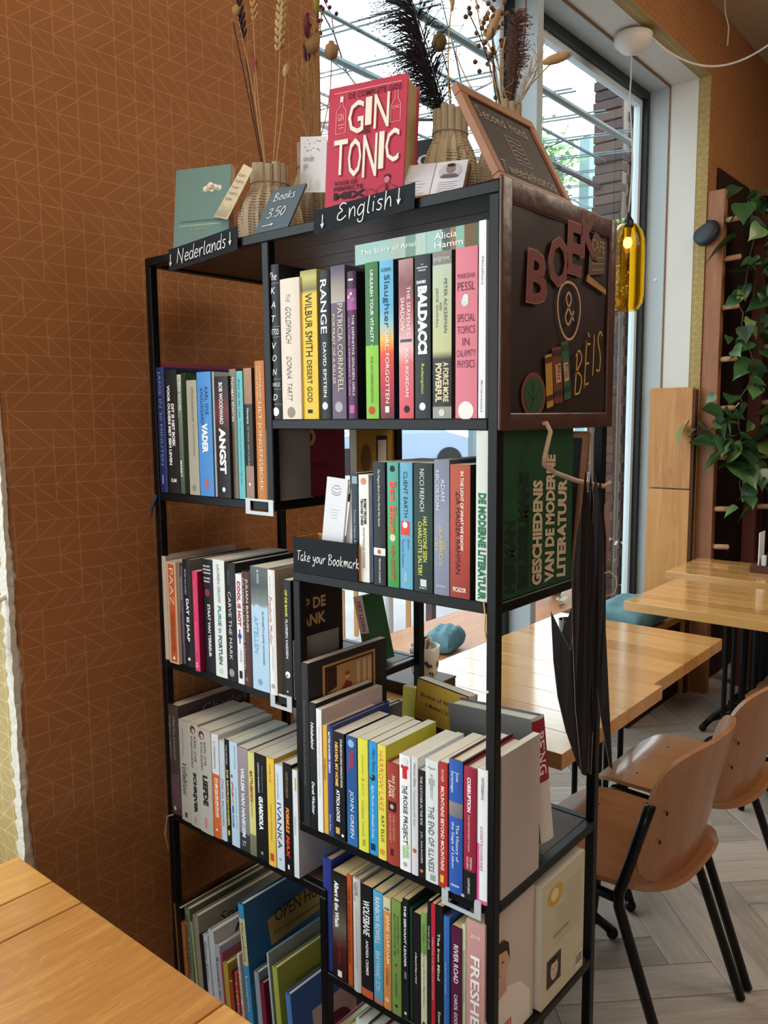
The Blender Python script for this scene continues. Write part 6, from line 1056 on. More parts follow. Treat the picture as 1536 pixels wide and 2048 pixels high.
# ================================================================ dried flowers
def stem(mb, a, b_, r_=.0009, sag=.01, n=6):
    a, b_ = Vector(a), Vector(b_); pts = []
    for i in range(n+1): t = i/n; pts.append(a.lerp(b_, t)+Vector((sag*math.sin(math.pi*t), sag*.4*math.sin(math.pi*t), 0)))
    mb.tube(pts, r_, 5); return pts
TAN = mat('a98a5c', .8); DKS = mat('33222a', .8); PLUM = mat('4c2433', .85); STRAW = mat('b08e5a', .85)
def flower(name, label, base, tip, stem_m, head, cat='dried flower'):
    r_ = thing(name, label, cat, base, 0, 'dried flowers in the book vases')
    b_ = Vector(tip)-Vector(base); mb = MB(); stem(mb, (0, 0, 0), b_, .0011, rr.uniform(-.01, .01)); mb.done('stem', stem_m, r_, True)
    head(r_, b_); return r_
def wheat(c1, L=.07, n=11, s=.0045):
    def h(r_, t):
        mb = MB(); d = t.normalized(); 
        for k in range(n):
            p = t-d*L*(k/n)+d*.01; q = 1-abs(k/n-.45)*.6
            for sgn in (-1, 1):
                mb.ball(p+Vector((sgn*s*.8, (k % 2-.5)*s, 0)), s*q, .75, .75, 1.9, 6, Matrix.Rotation(sgn*.45, 4, 'Y'))
        mb.done('ear', c1, r_, True)
        mb = MB()
        for k in range(n): 
            p = t-d*L*(k/n); mb.tube([p, p+d*.028+Vector((rr.uniform(-.012, .012), rr.uniform(-.008, .008), 0))], [.0004, .0001], 3)
        mb.done('awns', c1, r_)
    return h
def pod(c1, r0=.011):
    def h(r_, t):
        mb = MB().lathe([(r0*.2, -r0*1.1), (r0*.75, -r0*.75), (r0, 0), (r0*.8, r0*.75), (r0*.3, r0*1.15), (r0*.42, r0*1.3), (.0005, r0*1.32)], 16, tuple(t), pleat=.05)
        mb.done('seed_pod', c1, r_, True)
    return h
def bunny(c1, L=.022, r0=.006, d=None):
    def h(r_, t):
        dd = (Vector(d) if d else t).normalized(); M = dd.to_track_quat('Z', 'Y').to_matrix().to_4x4()
        MB().ball(t, r0, 1, 1, L/r0, 10, M).done('fluffy_head', c1, r_, True)
        mb = MB()
        for k in range(140):
            a = rr.uniform(0, 6.28); z_ = rr.uniform(-1, 1); q = math.sqrt(max(0, 1-z_*z_)); v = M.to_3x3() @ Vector((math.cos(a)*q*r0, math.sin(a)*q*r0, z_*L)); mb.tube([t+v*.9, t+v*1.0+v.normalized()*.003+dd*.003], [.00025, .0001], 3)
        mb.done('bristles', c1, r_)
    return h
def plume(c1, L=.17, spread=.05, n=260, side=-1, droop=.03, fine=.0005):
    def h(r_, t):
        mb = MB(); d = t.normalized(); sv = d.cross(Vector((.75, .66, 0)).cross(Vector((0, 0, 1)))).normalized()
        if sv.x*side < 0: sv = -sv
        for k in range(n):
            q = rr.random()**.85; p = t-d*L*q
            ln = spread*(.30+.70*math.sin(min(1, q*.9+.14)*math.pi))*rr.uniform(.45, 1.15); s_ = sv if rr.random() < .82 else -sv*.5
            jy = Vector((rr.uniform(-.25, .25), rr.uniform(-.35, .35), 0)); g = rr.uniform(.6, 1.15)
            pts = [p]+[p+(s_+jy)*ln*a+Vector((0, 0, ln*g*b_)) for a, b_ in ((.22, .34), (.55, .62), (1.0, .70-droop*8*rr.random()))]
            mb.tube(pts, [fine, fine*1.5, fine*1.5, fine*.5], 3, False)
            for w_ in range(1, 4):
                if rr.random() < .75: mb.ball(pts[w_], .0011, 1.9, .8, 1.1, 4)
        mb.done('plume', c1, r_, False, recalc=False)
    return h
def sprig(c1, n=12, L=.12, rad=.003):
    def h(r_, t):
        mb = MB(); m2 = MB(); d = t.normalized()
        for k in range(n):
            p = t-d*L*rr.random(); e = p+Vector((rr.uniform(-.03, .03), rr.uniform(-.02, .02), rr.uniform(.005, .04))); mb.tube([p, e], .0005, 4); m2.ball(e, rad, 1, 1, 1, 6 if rad > .002 else 4)
        mb.done('twigs', TAN, r_); m2.done('berries', c1, r_, True)
    return h
V1, V2, V3, V4, V5 = (.225, .125, ZT+.13), (.203, .262, ZT+.215), (.610, .160, ZT+.15), (.632, .272, ZT+.185), (.645, .276, ZT+.185)
def up(v, dx=0, dy=0): return (v[0]+dx, v[1]+dy, v[2])
flower('dried_wheat', 'tall tan wheat ear rising at the left of the squat vase', up(V1, -.004), (0.197, 0.12, 2.278), TAN, wheat(mat('b08a5a', .8)))
flower('dried_wheat', 'dark plum wheat ear crossing beside the tall tan one', up(V1, -.01), (0.147, 0.13, 2.271), DKS, wheat(DKS, .08))
flower('dried_grass', 'thin black grass blade leaning furthest left', up(V1, -.014), (0.14, 0.12, 2.235), DKS, lambda r_, t: None)
flower('dried_thistle', 'small round straw globe at the far left tip', up(V1, -.008), (0.145, 0.125, 2.255), TAN, pod(mat('9a8458', .9), .009))
flower('dried_seed_head', 'dusty-rose seed head low on the left stems', up(V1, 0), (0.196, 0.12, 2.149), TAN, bunny(mat('8a4a4a', .9), .018, .005))
flower('dried_wheat', 'thick golden wheat ear standing upright in the centre left', up(V1, .006), (0.262, 0.13, 2.23), STRAW, wheat(mat('b0946a', .8), .085, 13, .006))
flower('dried_seed_head', 'small pale seed pod below the golden wheat', up(V1, .01), (0.27, 0.13, 2.118), STRAW, bunny(mat('b49a6c', .9), .012, .006))
flower('dried_thistle', 'plum thistle with fine bristles beside the corner of the wall', up(V2, -.01), (0.264, 0.19, 2.17), TAN, bunny(PLUM, .016, .007))
flower('dried_poppy', 'tan ribbed poppy pod in front of the wall corner', up(V2, .0), (0.278, 0.19, 2.179), STRAW, pod(mat('8f6f4a', .8), .014))
flower('dried_poppy', 'tan ribbed poppy pod standing against the window', up(V2, .01), (0.317, 0.2, 2.16), STRAW, pod(mat('8f6f4a', .8), .013))
flower('dried_seed_head', 'yellow-green fluffy seed head at the top beside the wall corner', up(V2, .0), (0.301, 0.18, 2.244), TAN, bunny(mat('9a9048', .9), .022, .006))
flower('dried_statice', 'purple petalled flower spray at the wall corner', up(V2, .004), (0.294, 0.2, 2.242), TAN, sprig(mat('5a2448', .9), 18, .05, .004))
flower('dried_thistle', 'dark rose looped seed head left of the wall corner', up(V2, -.006), (0.285, 0.17, 2.2), TAN, bunny(mat('6a3640', .9), .016, .006))
for k in range(4): flower('dried_sprig', ('fine tan sprig in front of the wall corner', 'second fine tan sprig beside the first', 'low fine sprig left of the cocktail book', 'thin branching sprig behind the taller vase')[k], up(V2, -.012+.008*k), (.225+.017*k, .2, 2.15+.02*(k % 2)), TAN, sprig(mat('8a6a4c', .9), 16, .13, .0013))
flower('dried_pampas', 'large black feathery pampas plume leaning left over the window', up(V3, -.002), (0.528, 0.15, 2.194), DKS, plume(mat('1c171e', .8), .25, .075, 420, -1))
flower('dried_pampas', 'second black pampas plume lower beside the first', up(V3, -.006), (0.573, 0.13, 2.076), DKS, plume(mat('201a20', .8), .12, .065, 230, -1))
flower('dried_thistle', 'olive seed globe among the black plume', up(V3, 0), (0.596, 0.15, 2.08), DKS, pod(mat('5a4a30', .9), .012))
flower('dried_seed_head', 'slim tan bulrush rising between the plumes', up(V3, .002), (0.621, 0.15, 2.142), TAN, bunny(mat('a0805c', .9), .024, .004))
flower('dried_sprig', 'brown berried sprig in the middle of the right vases', up(V4, .01), (0.596, 0.25, 2.186), TAN, sprig(mat('5c4434', .9), 30, .14, .0042))
flower('dried_sprig', 'second berried sprig behind the slate frame', up(V4, .02), (0.62, 0.25, 2.156), TAN, sprig(mat('6a4e3a', .9), 26, .14, .004))
flower('dried_seed_head', 'large tan bunny-tail leaning right beside the window post', up(V5, -.01), (0.632, 0.25, 2.129), TAN, bunny(mat('b08e68', .9), .024, .008, (.5, 0, 1)))
flower('dried_pampas', 'brown-pink pampas plume before the window mullion', up(V5, .0), (0.666, 0.26, 2.141), DKS, plume(mat('6a4a44', .85), .13, .026, 420, 1, .0, .0004))
flower('dried_grass', 'reddish stalk rising in front of the brown plume', up(V5, .0), (0.698, 0.24, 2.158), mat('5a2e2a', .8), lambda r_, t: None)
flower('dried_seed_head', 'fluffy tan bunny-tail reaching far right over the window', up(V5, .004), (0.752, 0.24, 2.042), TAN, bunny(mat('a07c54', .9), .024, .0075, (1, 0, 0)))
flower('dried_sprig', 'wispy pale sprig reaching right of the brown plume', up(V5, .004), (0.713, 0.26, 2.06), TAN, sprig(mat('9a8a80', .9), 26, .07, .0012))
for k in range(6): flower('dried_grass', ('thin grass stalk at the left of the right vases', 'thin grass stalk beside the tan bulrush', 'thin dark stalk left of the berries', 'thin stalk among the berries', 'thin stalk beside the leaning bunny-tail', 'thin drooping grass blade near the slate frame')[k], up(V4, -.01+.006*k), (.565+.024*k, .24, 2.10+.02*((k*3) % 4)-(.09 if k == 5 else 0)), DKS if k % 2 else TAN, lambda r_, t: None)

# ================================================================ tables
def table(label, x0, x1, y0, y1, group, boards=5, th=.038, wm=None, axis='Y', along='X', z=.75, base=True, cuts=None):
    r_ = thing('cafe_table', label, 'table', ((x0+x1)/2, (y0+y1)/2, 0), 0, group)
    a, b_ = (x1-x0)/2, (y1-y0)/2
    if cuts is None: cuts = [-b_+(2*b_)*i/boards for i in range(boards+1)] if along == 'X' else [-a+2*a*i/boards for i in range(boards+1)]
    for c, d_ in zip(cuts[:-1], cuts[1:]):
        if along == 'X': box('table_board', wm or OAKX, r_, -a, a, c+.0002, d_-.0002, z-th, z, .0012)
        else: box('table_board', wm or OAK, r_, c+.0013, d_-.0013, -b_, b_, z-th, z, .0022)
    if base:
        ir = mat('0f1012', .35, .3)
        mb = MB()
        for k in range(4):
            u, v = ((-.055, -.055), (.055, -.055), (.055, .055), (-.055, .055))[k]; mb.tube([(u, v, .14), (u, v, z-th-.02)], .010, 8)
        mb.tube([(0, 0, .12), (0, 0, z-th-.01)], .016, 10)
        mb.box(-.075, .075, -.075, .075, .12, .145); mb.box(-.19, .19, -.03, .03, z-th-.022, z-th); mb.box(-.03, .03, -.19, .19, z-th-.0221, z-th-.0001)
        mb.done('column', ir, r_)
        for k in range(4):
            an = math.pi/4+k*math.pi/2; cx_, sy_ = math.cos(an), math.sin(an)
            mb = MB(); mb.tube([(cx_*.05, sy_*.05, .135), (cx_*.16, sy_*.16, .125), (cx_*.25, sy_*.25, .075), (cx_*.30, sy_*.30, .028)], [.016, .015, .013, .014], 8)
            mb.tube([(cx_*.05, sy_*.05, .095), (cx_*.15, sy_*.15, .085), (cx_*.26, sy_*.26, .055)], [.010, .009, .008], 8); mb.ball((cx_*.305, sy_*.305, .018), .018, 1, 1, 1, 10)
            mb.done('foot', ir, r_, True)
    return r_
G1 = 'oak cafe tables along the window'
table('oak cafe table nearest the bookcase, right behind its rear post', -.035, .585, .625, 1.2115, G1)
table('oak cafe table joined behind the nearest one by the window', -.035, .560, 1.2125, 1.80, G1)
table('oak cafe table with its left corner over the blue cushion', .075, .85, 2.125, 2.69, G1, boards=6)
table('farthest oak cafe table at the right below the climbing plant', -.030, .80, 2.835, 3.30, G1, boards=4)
t0 = table('big oak plank table in the lower left foreground', .055, 1.00, -1.35, -.342, None, along='Y', base=False, cuts=[-.4725, -.352, -.262, .084, .4725], th=.04)
for sx_ in (-.43, .43):
    for sy_ in (-.46, .46): box('leg', mat('15161a', .4), t0, sx_-.02, sx_+.02, sy_-.02, sy_+.02, 0, .7095, .002)
# crumb tray with flowered cup
tr_ = thing('serving_tray', 'dark brown wooden box tray at the left end of the nearest cafe table', 'tray', (.070, .775, .7502))
box('tray_body', mat('3f2a22', .5), tr_, -.08, .075, -.07, .07, 0, .028, .003); box('tray_rim', mat('4a3228', .5), tr_, -.082, .077, -.072, .072, .0281, .034, .002)
cp = thing('flowered_cup', 'white cup with blue flowers holding dark sachets on the tray', 'cup', (.098, .765, .7843))
MB().lathe([(.021, 0), (.024, .001), (.033, .016), (.039, .052), (.041, .096), (.0395, .096), (.037, .052), (.029, .016), (.001, .008)], 28).done('bowl', mat('e3e4e2', .2), cp, True)
mb = MB(); rr2 = random.Random(6)
for k in range(34):
    a = rr2.uniform(0, 6.28); z_ = rr2.uniform(.020, .086); r0 = .0335+.0058*min(1, (z_-.016)/.036)+.002*max(0, (z_-.052)/.044)
    for q in range(4):
        a2 = a+rr2.uniform(-.13, .13); z2 = z_+rr2.uniform(-.004, .004); M_ = Matrix.Rotation(a2, 4, 'Z'); c_ = M_ @ Vector((r0+.0004, 0, z2))
        mb.bm.faces.new([mb.bm.verts.new(c_+(M_ @ Vector((0, math.cos(t)*.0032, math.sin(t)*.0042)))) for t in (0, 1.05, 2.1, 3.14, 4.2, 5.2)])
mb.done('flower_print', mat('2c4470', .3), cp)
for k in range(5):
    o = tag(box('sachet', mat(('17181a', '1f2022', '2a2624', 'd2c4a8', 'c9b48c')[k], .5), None, -.012, .012, -.002, .002, -.02, .026, .0006, loc=(.088+.007*k, .760+.004*(k % 2), .7843+.094), rot=(R(6*k-10), R(8-6*k), R(30*k))), ('black sachet standing leftmost in the flowered cup', 'second black sachet in the flowered cup', 'dark brown sachet in the flowered cup', 'cream crumpled sachet in the flowered cup', 'straw-coloured sachet at the right in the flowered cup')[k], 'sachet', 'sachets in the flowered cup')
dc = thing('round_tin', 'black tin with a white ring lid behind the middle left shelf', 'tin', (.345, .29, ZL[1]+.0003))
dc.location = (.352, .262, ZL[1]+.0004)
MB().lathe([(.021, 0), (.022, .002), (.022, .030), (.0215, .031)], 24).done('body', mat('191a1c', .4), dc, True); MB().lathe([(.0225, .0312), (.0225, .036), (.013, .037), (.012, .033), (.0001, .033)], 24).done('lid', mat('d5d8da', .4), dc, True)
gl_ = thing('water_glass', 'clear faceted tumbler on the second cafe table', 'glass', (.19, 1.42, .7502))
GM = bpy.data.materials.new('clear_glass'); GM.use_nodes = True; gb = GM.node_tree.nodes['Principled BSDF']; gb.inputs['Transmission Weight'].default_value = 1; gb.inputs['Roughness'].default_value = .02; gb.inputs['IOR'].default_value = 1.45
MB().lathe([(.024, 0), (.026, .002), (.033, .085), (.031, .085), (.024, .006), (.0005, .006)], 20).done('bowl', GM, gl_, True)
# menu stand on farthest table
ms = thing('menu_stand', 'small brown block holding white menu cards on the farthest table', 'menu stand', (.36, 3.10, .7502))
box('base', mat('4a2c22', .5), ms, -.07, .09, -.05, .05, 0, .035, .002); box('card', mat('d9dcdc', .6), ms, -.035, -.031, -.045, .04, .0352, .19, .0004); box('pepper_mill', mat('222426', .5), ms, .0, .03, -.03, .0, .0352, .10, .004); box('salt_shaker', mat('b9c0c2', .2), ms, -.02, .0, -.045, -.02, .0352, .085, .004)

# ================================================================ chairs
def sheet(fn, nu, nv, th, name, m_, parent):
    vs = []; fs = []
    P = [[Vector(fn(i/nu*2-1, j/nv*2-1)) for j in range(nv+1)] for i in range(nu+1)]
    for i in range(nu+1):
        for j in range(nv+1):
            a = P[min(i+1, nu)][j]-P[max(i-1, 0)][j]; b_ = P[i][min(j+1, nv)]-P[i][max(j-1, 0)]; n_ = a.cross(b_)
            n_ = n_.normalized() if n_.length > 1e-9 else Vector((0, 0, 1)); vs.append((P[i][j], n_))
    W1 = nv+1; tot = len(vs)
    V = [p+n_*th/2 for p, n_ in vs]+[p-n_*th/2 for p, n_ in vs]
    for i in range(nu):
        for j in range(nv):
            a = i*W1+j; fs.append((a, a+W1, a+W1+1, a+1)); fs.append((a+tot, a+1+tot, a+W1+1+tot, a+W1+tot))
    ring_ = [i*W1 for i in range(nu)]+[nu*W1+j for j in range(nv)]+[i*W1+nv for i in range(nu, 0, -1)]+[j for j in range(nv, 0, -1)]
    for k in range(len(ring_)):
        a, b_ = ring_[k], ring_[(k+1) % len(ring_)]; fs.append((a, a+tot, b_+tot, b_))
    me = mesh(V, fs); bm_ = bmesh.new(); bm_.from_mesh(me); bmesh.ops.recalc_face_normals(bm_, faces=bm_.faces); bm_.to_mesh(me); bm_.free()
    o = link(name, me, m_, parent, smooth=True)
    md = o.modifiers.new('edge', 'EDGE_SPLIT'); md.split_angle = R(50); return o
def disc_map(u, v, k=.62):
    """square to superellipse"""
    s_ = max(abs(u), abs(v)); p_ = 3.6 if k < .8 else 4.2
    if s_ < 1e-6: return 0, 0
    q = s_/((abs(u)**p_+abs(v)**p_)**(1/p_)); return u*q, v*q
def make_chair(label, x, y):
    """faces -x; origin under the seat centre"""
    r_ = thing('cafe_chair', label, 'chair', (x, y, 0), 0, 'plywood chairs with black tube legs')
    def seat(u, v):
        a, b_ = disc_map(u, v, .75)
        X = a*.222; Y = b_*.212*(1-.05*a)
        Z = .452+.012*abs(b_)**2.2-.004
        if a < -.55: Z -= .040*((-a-.55)/.45)**2
        if a > .6: Z += .020*((a-.6)/.4)**2
        return (X, Y, Z)
    sheet(seat, 22, 16, .011, 'seat', BEECHS, r_)
    def back(u, v):
        a, b_ = disc_map(u, v, .85)
        Z = .618+b_*.172*(1-.05*abs(a)); X = .118+(Z-.45)*.21+.068*(1-abs(a)**2.2)
        return (X, a*.206, Z)
    sheet(back, 22, 14, .011, 'backrest', BEECH, r_)
    ir = mat('111214', .28, .3)
    for s_ in (-1, 1):
        MB().tube([(.255, s_*.220, .004), (.105, s_*.212, .415), (.106, s_*.212, .445), (.150, s_*.210, .600), (.168, s_*.208, .665)], .0125, 10).done('rear_leg', ir, r_, True)
        MB().tube([(-.19, s_*.20, .004), (-.155, s_*.19, .41), (-.14, s_*.188, .425), (.098, s_*.205, .425)], .0115, 10).done('front_leg', ir, r_, True)
    mb = MB().tube([(-.12, -.188, .425), (-.12, .188, .425)], .009, 8).tube([(.09, -.200, .425), (.09, .200, .425)], .009, 8); mb.done('seat_frame', ir, r_, True)
    mb = MB()
    for s_ in (-1, 1):
        for a in (-.10, .10): mb.ball((a, s_*.12, .456), .005, 1, 1, .4, 8)
        for zz in (.57, .64): mb.ball((.131+(zz-.45)*.20+.017+.006, s_*.172, zz), .005, .5, 1, 1, 8)
    mb.done('rivet', mat('1d1e20', .3, .5), r_)
    return r_
make_chair('plywood cafe chair closest to the camera, back turned, beside the bookcase', .597, .890)
make_chair('plywood cafe chair directly behind the closest one, at the joined table', .600, 1.378)
make_chair('plywood cafe chair at the right edge under the cushion-side table', .735, 2.36)

# ================================================================ bench with cushion, outside terrace bench
bn1 = thing('window_bench', 'low wooden window bench carrying the blue cushion', 'bench', (-.245, 2.98, 0))
box('seat_board', OAK, bn1, -.155, .145, -.33, .36, .405, .44, .002); box('front_panel', mat('2a1f1a', .7), bn1, .105, .125, -.32, .35, 0, .404); box('end_panel', mat('3a2a22', .7), bn1, -.15, .104, -.32, -.30, 0, .404)
TEAL = speckled('teal_velvet', '3f626d', '587f88', 18, .75, .35, .01)
def cushion(label, loc, sx_, sy_, h, rz=0, m_=None):
    bm_ = bmesh.new(); bmesh.ops.create_grid(bm_, x_segments=22, y_segments=22, size=1)
    V = []; n_ = 22
    vs = []; fs = []; q_ = random.Random(int(sx_*1000))
    for side in (1, -1):
        for i in range(n_+1):
            for j in range(n_+1):
                u, v = i/n_*2-1, j/n_*2-1; e = (1-u**4)*(1-v**4)
                k = 1-.07*(1-abs(u))*(abs(v) > .999)-.05*(1-u*u)*v*v; k2 = 1-.05*(1-v*v)*u*u
                zz = h/2+side*h/2*max(0, e)**.45+.004*math.sin(9*u+3*v)*e+.003*math.sin(13*v-4*u)*e*(side > 0)
                if side < 0: zz = h/2-h/2*max(0, e)**.3
                vs.append((u*sx_/2*k2, v*sy_/2*k, zz))
    W1 = n_+1; tt = W1*W1
    for i in range(n_):
        for j in range(n_): a = i*W1+j; fs.append((a, a+W1, a+W1+1, a+1)); fs.append((a+tt, a+1+tt, a+W1+1+tt, a+W1+tt))
    bm_.free(); me = mesh(vs, fs); b2 = bmesh.new(); b2.from_mesh(me); bmesh.ops.remove_doubles(b2, verts=b2.verts, dist=.0004); bmesh.ops.recalc_face_normals(b2, faces=b2.faces); b2.to_mesh(me); b2.free()
    return tag(link('cushion', me, m_ or TEAL, None, loc, (0, 0, rz), True), label, 'cushion')
cushion('teal cushion on the window bench left of the cafe tables', (-.235, 2.93, .4405), .30, .52, .125)
ob2 = thing('terrace_bench', 'wooden bench outside behind the glass with a teal cushion', 'bench', (-.86, 2.55, 0))
box('seat_board', wood('terrace_wood', 'b87a48', '94582c', 'Y', 1, .5), ob2, -.22, .235, -.95, .95, .40, .44, .003)
for a in (-.85, .85): box('leg', mat('2a2a2c', .5), ob2, -.18, .20, a-.03, a+.03, 0, .399)
cushion('teal cushion on the outside bench seen through the shelves', (-.70, 1.97, .4405), .13, .20, .11, .2)
# boards boxed against the far jamb
jb = thing('jamb_boards', 'two knotty wooden boards stacked against the far window jamb', 'board')
for z0, z1 in ((0, 1.098), (1.104, 1.632)): box('board', PINE, jb, -.325, -.098, 3.318, 3.3615, z0, z1, .002)
box('side_board', mat('4a2f20', .6), jb, -.0975, -.0835, 3.322, 3.361, 0, 1.62, .001)
# peg wall: upright posts with dowels
def peg_post(label, x0, x1, y, h, w_, pegs, m_):
    r_ = thing('peg_post', label, 'post', (0, 0, 0), 0, 'peg posts of the climbing plants')
    box('upright', m_, r_, x0, x1, y, y+w_, 0, h, .002)
    mb_m = mat('b08a62', .6)
    for z_ in pegs: 
        o = MB().tube([(x1+.0002, y+w_/2, z_), (x1+.075, y+w_/2, z_+.004)], .014, 10); o.ball((x1+.075, y+w_/2, z_+.004), .014, .7, 1, 1, 8); o.done('peg', mb_m, r_, True)
peg_post('tall reddish wooden post right of the window carrying round pegs', -.079, .006, 3.375, 2.61, .05, (2.46, 2.27, 2.03, 1.77, 1.52, 1.27, 1.00, .80), REDWOOD)
peg_post('second dark red post behind the first, wrapped by vines', .085, .150, 3.62, 2.55, .05, (2.36, 2.1, 1.84, 1.55, 1.27, 1.0), mat('5a2a20', .6))
peg_post('third dark post almost hidden by leaves at the right edge', .24, .30, 3.85, 2.6, .05, (2.3, 1.9, 1.5, 1.2), mat('3a201a', .6))
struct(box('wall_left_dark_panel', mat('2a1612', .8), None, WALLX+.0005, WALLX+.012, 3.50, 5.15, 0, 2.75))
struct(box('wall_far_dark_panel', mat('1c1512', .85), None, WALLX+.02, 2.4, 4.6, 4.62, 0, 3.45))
sp_ = thing('wall_spotlight', 'round black spotlight on the tall reddish post', 'spotlight', (-.075, 3.37, 2.405), rot=(R(62), R(-28), 0))
MB().lathe([(.058, -.018), (.066, -.012), (.068, .012), (.060, .022), (.040, .026), (.0005, .026)], 32).done('housing', mat('2b2f34', .45), sp_, True); MB().lathe([(.020, -.05), (.020, -.018)], 14).done('bracket', mat('202327', .5), sp_)

# ================================================================ pendant lamp
lp = thing('pendant_lamp', 'yellow glass cylinder pendant lamp hanging before the far window', 'lamp', (-.19, 2.675, 0))
YG = bpy.data.materials.new('yellow_glass'); YG.use_nodes = True; yb = YG.node_tree.nodes['Principled BSDF']
yb.inputs['Base Color'].default_value = (1.0, .68, .10, 1); yb.inputs['Transmission Weight'].default_value = 1; yb.inputs['Roughness'].default_value = .03; yb.inputs['IOR'].default_value = 1.2
prof = [(.022, 2.350), (.040, 2.346), (.062, 2.318), (.074, 2.28), (.077, 2.24), (.077, 2.04), (.072, 2.00), (.052, 1.968), (.048, 1.968)]
prof_o = prof; prof_i = [(max(.018, r0-.004), z0+(.0 if i < 6 else .0)) for i, (r0, z0) in enumerate(prof)][::-1]
MB().lathe(prof_o+prof_i, 36).done('glass_shade', YG, lp, True)
MB().lathe([(.024, 2.335), (.024, 2.362), (.010, 2.385), (.006, 2.40)], 14).done('socket', mat('1a1a1c', .4), lp)
MB().ball((0, 0, 2.268), .020, 1, 1, 1.25, 14).done('bulb', mat('ffcf94', .4, 0, .4, 24.0), lp, True)
MB().lathe([(.014, 2.290), (.016, 2.334)], 12).done('bulb_cap', mat('8a8a8a', .3, .8), lp)
pts_ = [(.012*math.sin(t*.55)*(1 if t < 8 else .4), 0, 2.39+(3.12-2.39)*t/10) for t in range(11)]
MB().tube(pts_, .0035, 8).done('cord', mat('b8b4ae', .7), lp, True)
MB().lathe([(.006, 3.078), (.045, 3.085), (.078, 3.115), (.084, 3.150), (.082, 3.1505)], 28).done('ceiling_rose', mat('cfc8bd', .5), lp, True)
cpts = []
A_, B_, C_ = Vector((.07, .02, 3.135)), Vector((.24, .35, 2.93)), Vector((.62, .10, 3.04))
for t in range(22):
    q = t/21; cpts.append((1-q)**2*A_+2*q*(1-q)*(B_*1.0)+q*q*C_)
cpts += [Vector((.95, .0, 3.22)), Vector((1.4, -.1, 3.48))]
MB().tube(cpts, .0042, 8).done('swag_cable', mat('c9c2b8', .7), lp, True)
tag(MB().tube([(.02, 3.2, 3.498), (.03, 3.2, 3.36), (.045, 3.21, 3.30), (.04, 3.22, 3.22)], .004, 6).done('loose_cable', mat('b9a890', .7), smooth=True), 'short loose cable hanging from the ceiling at the top right', 'cable')

# ================================================================ climbing plant
LEAF = NT('leaf_green'); g_ = LEAF.coord(); oi = LEAF.n('ShaderNodeObjectInfo')
n_ = LEAF.noise(g_, 14, 3); c_ = LEAF.ramp(LEAF.math('ADD', LEAF.math('MULTIPLY', n_, .35), LEAF.math('MULTIPLY', oi.outputs['Random'], .55)), [(.1, lin('1a2e1c')), (.55, lin('35592c')), (.95, lin('86a05a'))])
LEAF.b.inputs['Coat Weight'].default_value = .2; LEAF = LEAF.out(c_, .38, .5)
def leaf_mesh(L):
    vs = [(0, 0, 0)]; n = 9; prof_ = [0, .30, .42, .43, .39, .32, .23, .13, .05, 0]
    vs = []; fs = []
    for i in range(n+1):
        t = i/n; y_ = -L*.08*math.sin(t*3.1)*0+L*t; wd = prof_[i]*L; dz = -L*.22*t*t
        for s_ in (-1, -.5, 0, .5, 1): vs.append((s_*wd, y_-(L*.10 if abs(s_) == 1 and i in (1, 2) else 0)*1, dz+abs(s_)*wd*.22))
    for i in range(n):
        for j in range(4): a = i*5+j; fs.append((a, a+1, a+6, a+5))
    me = mesh(vs, fs, 'leaf'); me.materials.append(LEAF)
    for p in me.polygons: p.use_smooth = True
    return me
LM = [leaf_mesh(.085), leaf_mesh(.12), leaf_mesh(.06)]
def vine_plant(label, lines, nleaf, seed, extra=()):
    r_ = thing('climbing_plant', label, 'plant', (0, 0, 0), 0, 'climbing plants on the peg posts')
    q = random.Random(seed); mb = MB(); allp = []
    for ln in lines:
        P_ = [Vector(p) for p in ln]; pts = []
        for i in range(len(P_)-1):
            for k in range(6):
                t = k/6; pts.append(P_[i].lerp(P_[i+1], t)+Vector((q.uniform(-.012, .012), q.uniform(-.012, .012), q.uniform(-.01, .01))))
        pts.append(P_[-1]); mb.tube(pts, .0032, 5); allp += pts
    mb.done('vine_stem', mat('4a4a2e', .6), r_, True)
    for k in range(nleaf):
        p = q.choice(allp)+Vector((q.uniform(-.05, .07), q.uniform(-.10, .05), q.uniform(-.05, .05)))
        o = bpy.data.objects.new('leaf', LM[q.randrange(3)]); COL.objects.link(o); o.parent = r_; o.location = p
        o.rotation_euler = (R(q.uniform(-70, 10)), R(q.uniform(-45, 45)), R(q.uniform(100, 330))); s_ = q.uniform(.7, 1.25); o.scale = (s_, s_, s_)
    for (p, rot, s_, mi) in extra:
        o = bpy.data.objects.new('leaf', LM[mi]); COL.objects.link(o); o.parent = r_; o.location = p; o.rotation_euler = tuple(R(a) for a in rot); o.scale = (s_, s_, s_)
    return r_
vine_plant('pothos vine climbing the pegs of the tall reddish post', [[(.09, 3.45, 2.62), (.13, 3.46, 2.35), (.08, 3.40, 2.05), (.16, 3.44, 1.75), (.10, 3.42, 1.5), (.14, 3.40, 1.25), (.12, 3.44, 1.05)], [(.02, 3.38, 1.55), (.06, 3.36, 1.42), (.10, 3.38, 1.30), (.20, 3.40, 1.22)], [(.02, 3.36, 1.42), (-.03, 3.31, 1.40), (-.10, 3.28, 1.38)]], 78, 5,
 [((-.10, 3.28, 1.45), (-50, 20, 130), 1.25, 1), ((.07, 3.34, 1.30), (-35, -10, 120), 1.3, 1), ((.13, 3.34, 1.24), (-30, 10, 230), 1.5, 1), ((.08, 3.34, 2.36), (-30, 0, 110), 1.6, 1), ((.10, 3.36, 2.52), (-50, 0, 200), 1.1, 1)])
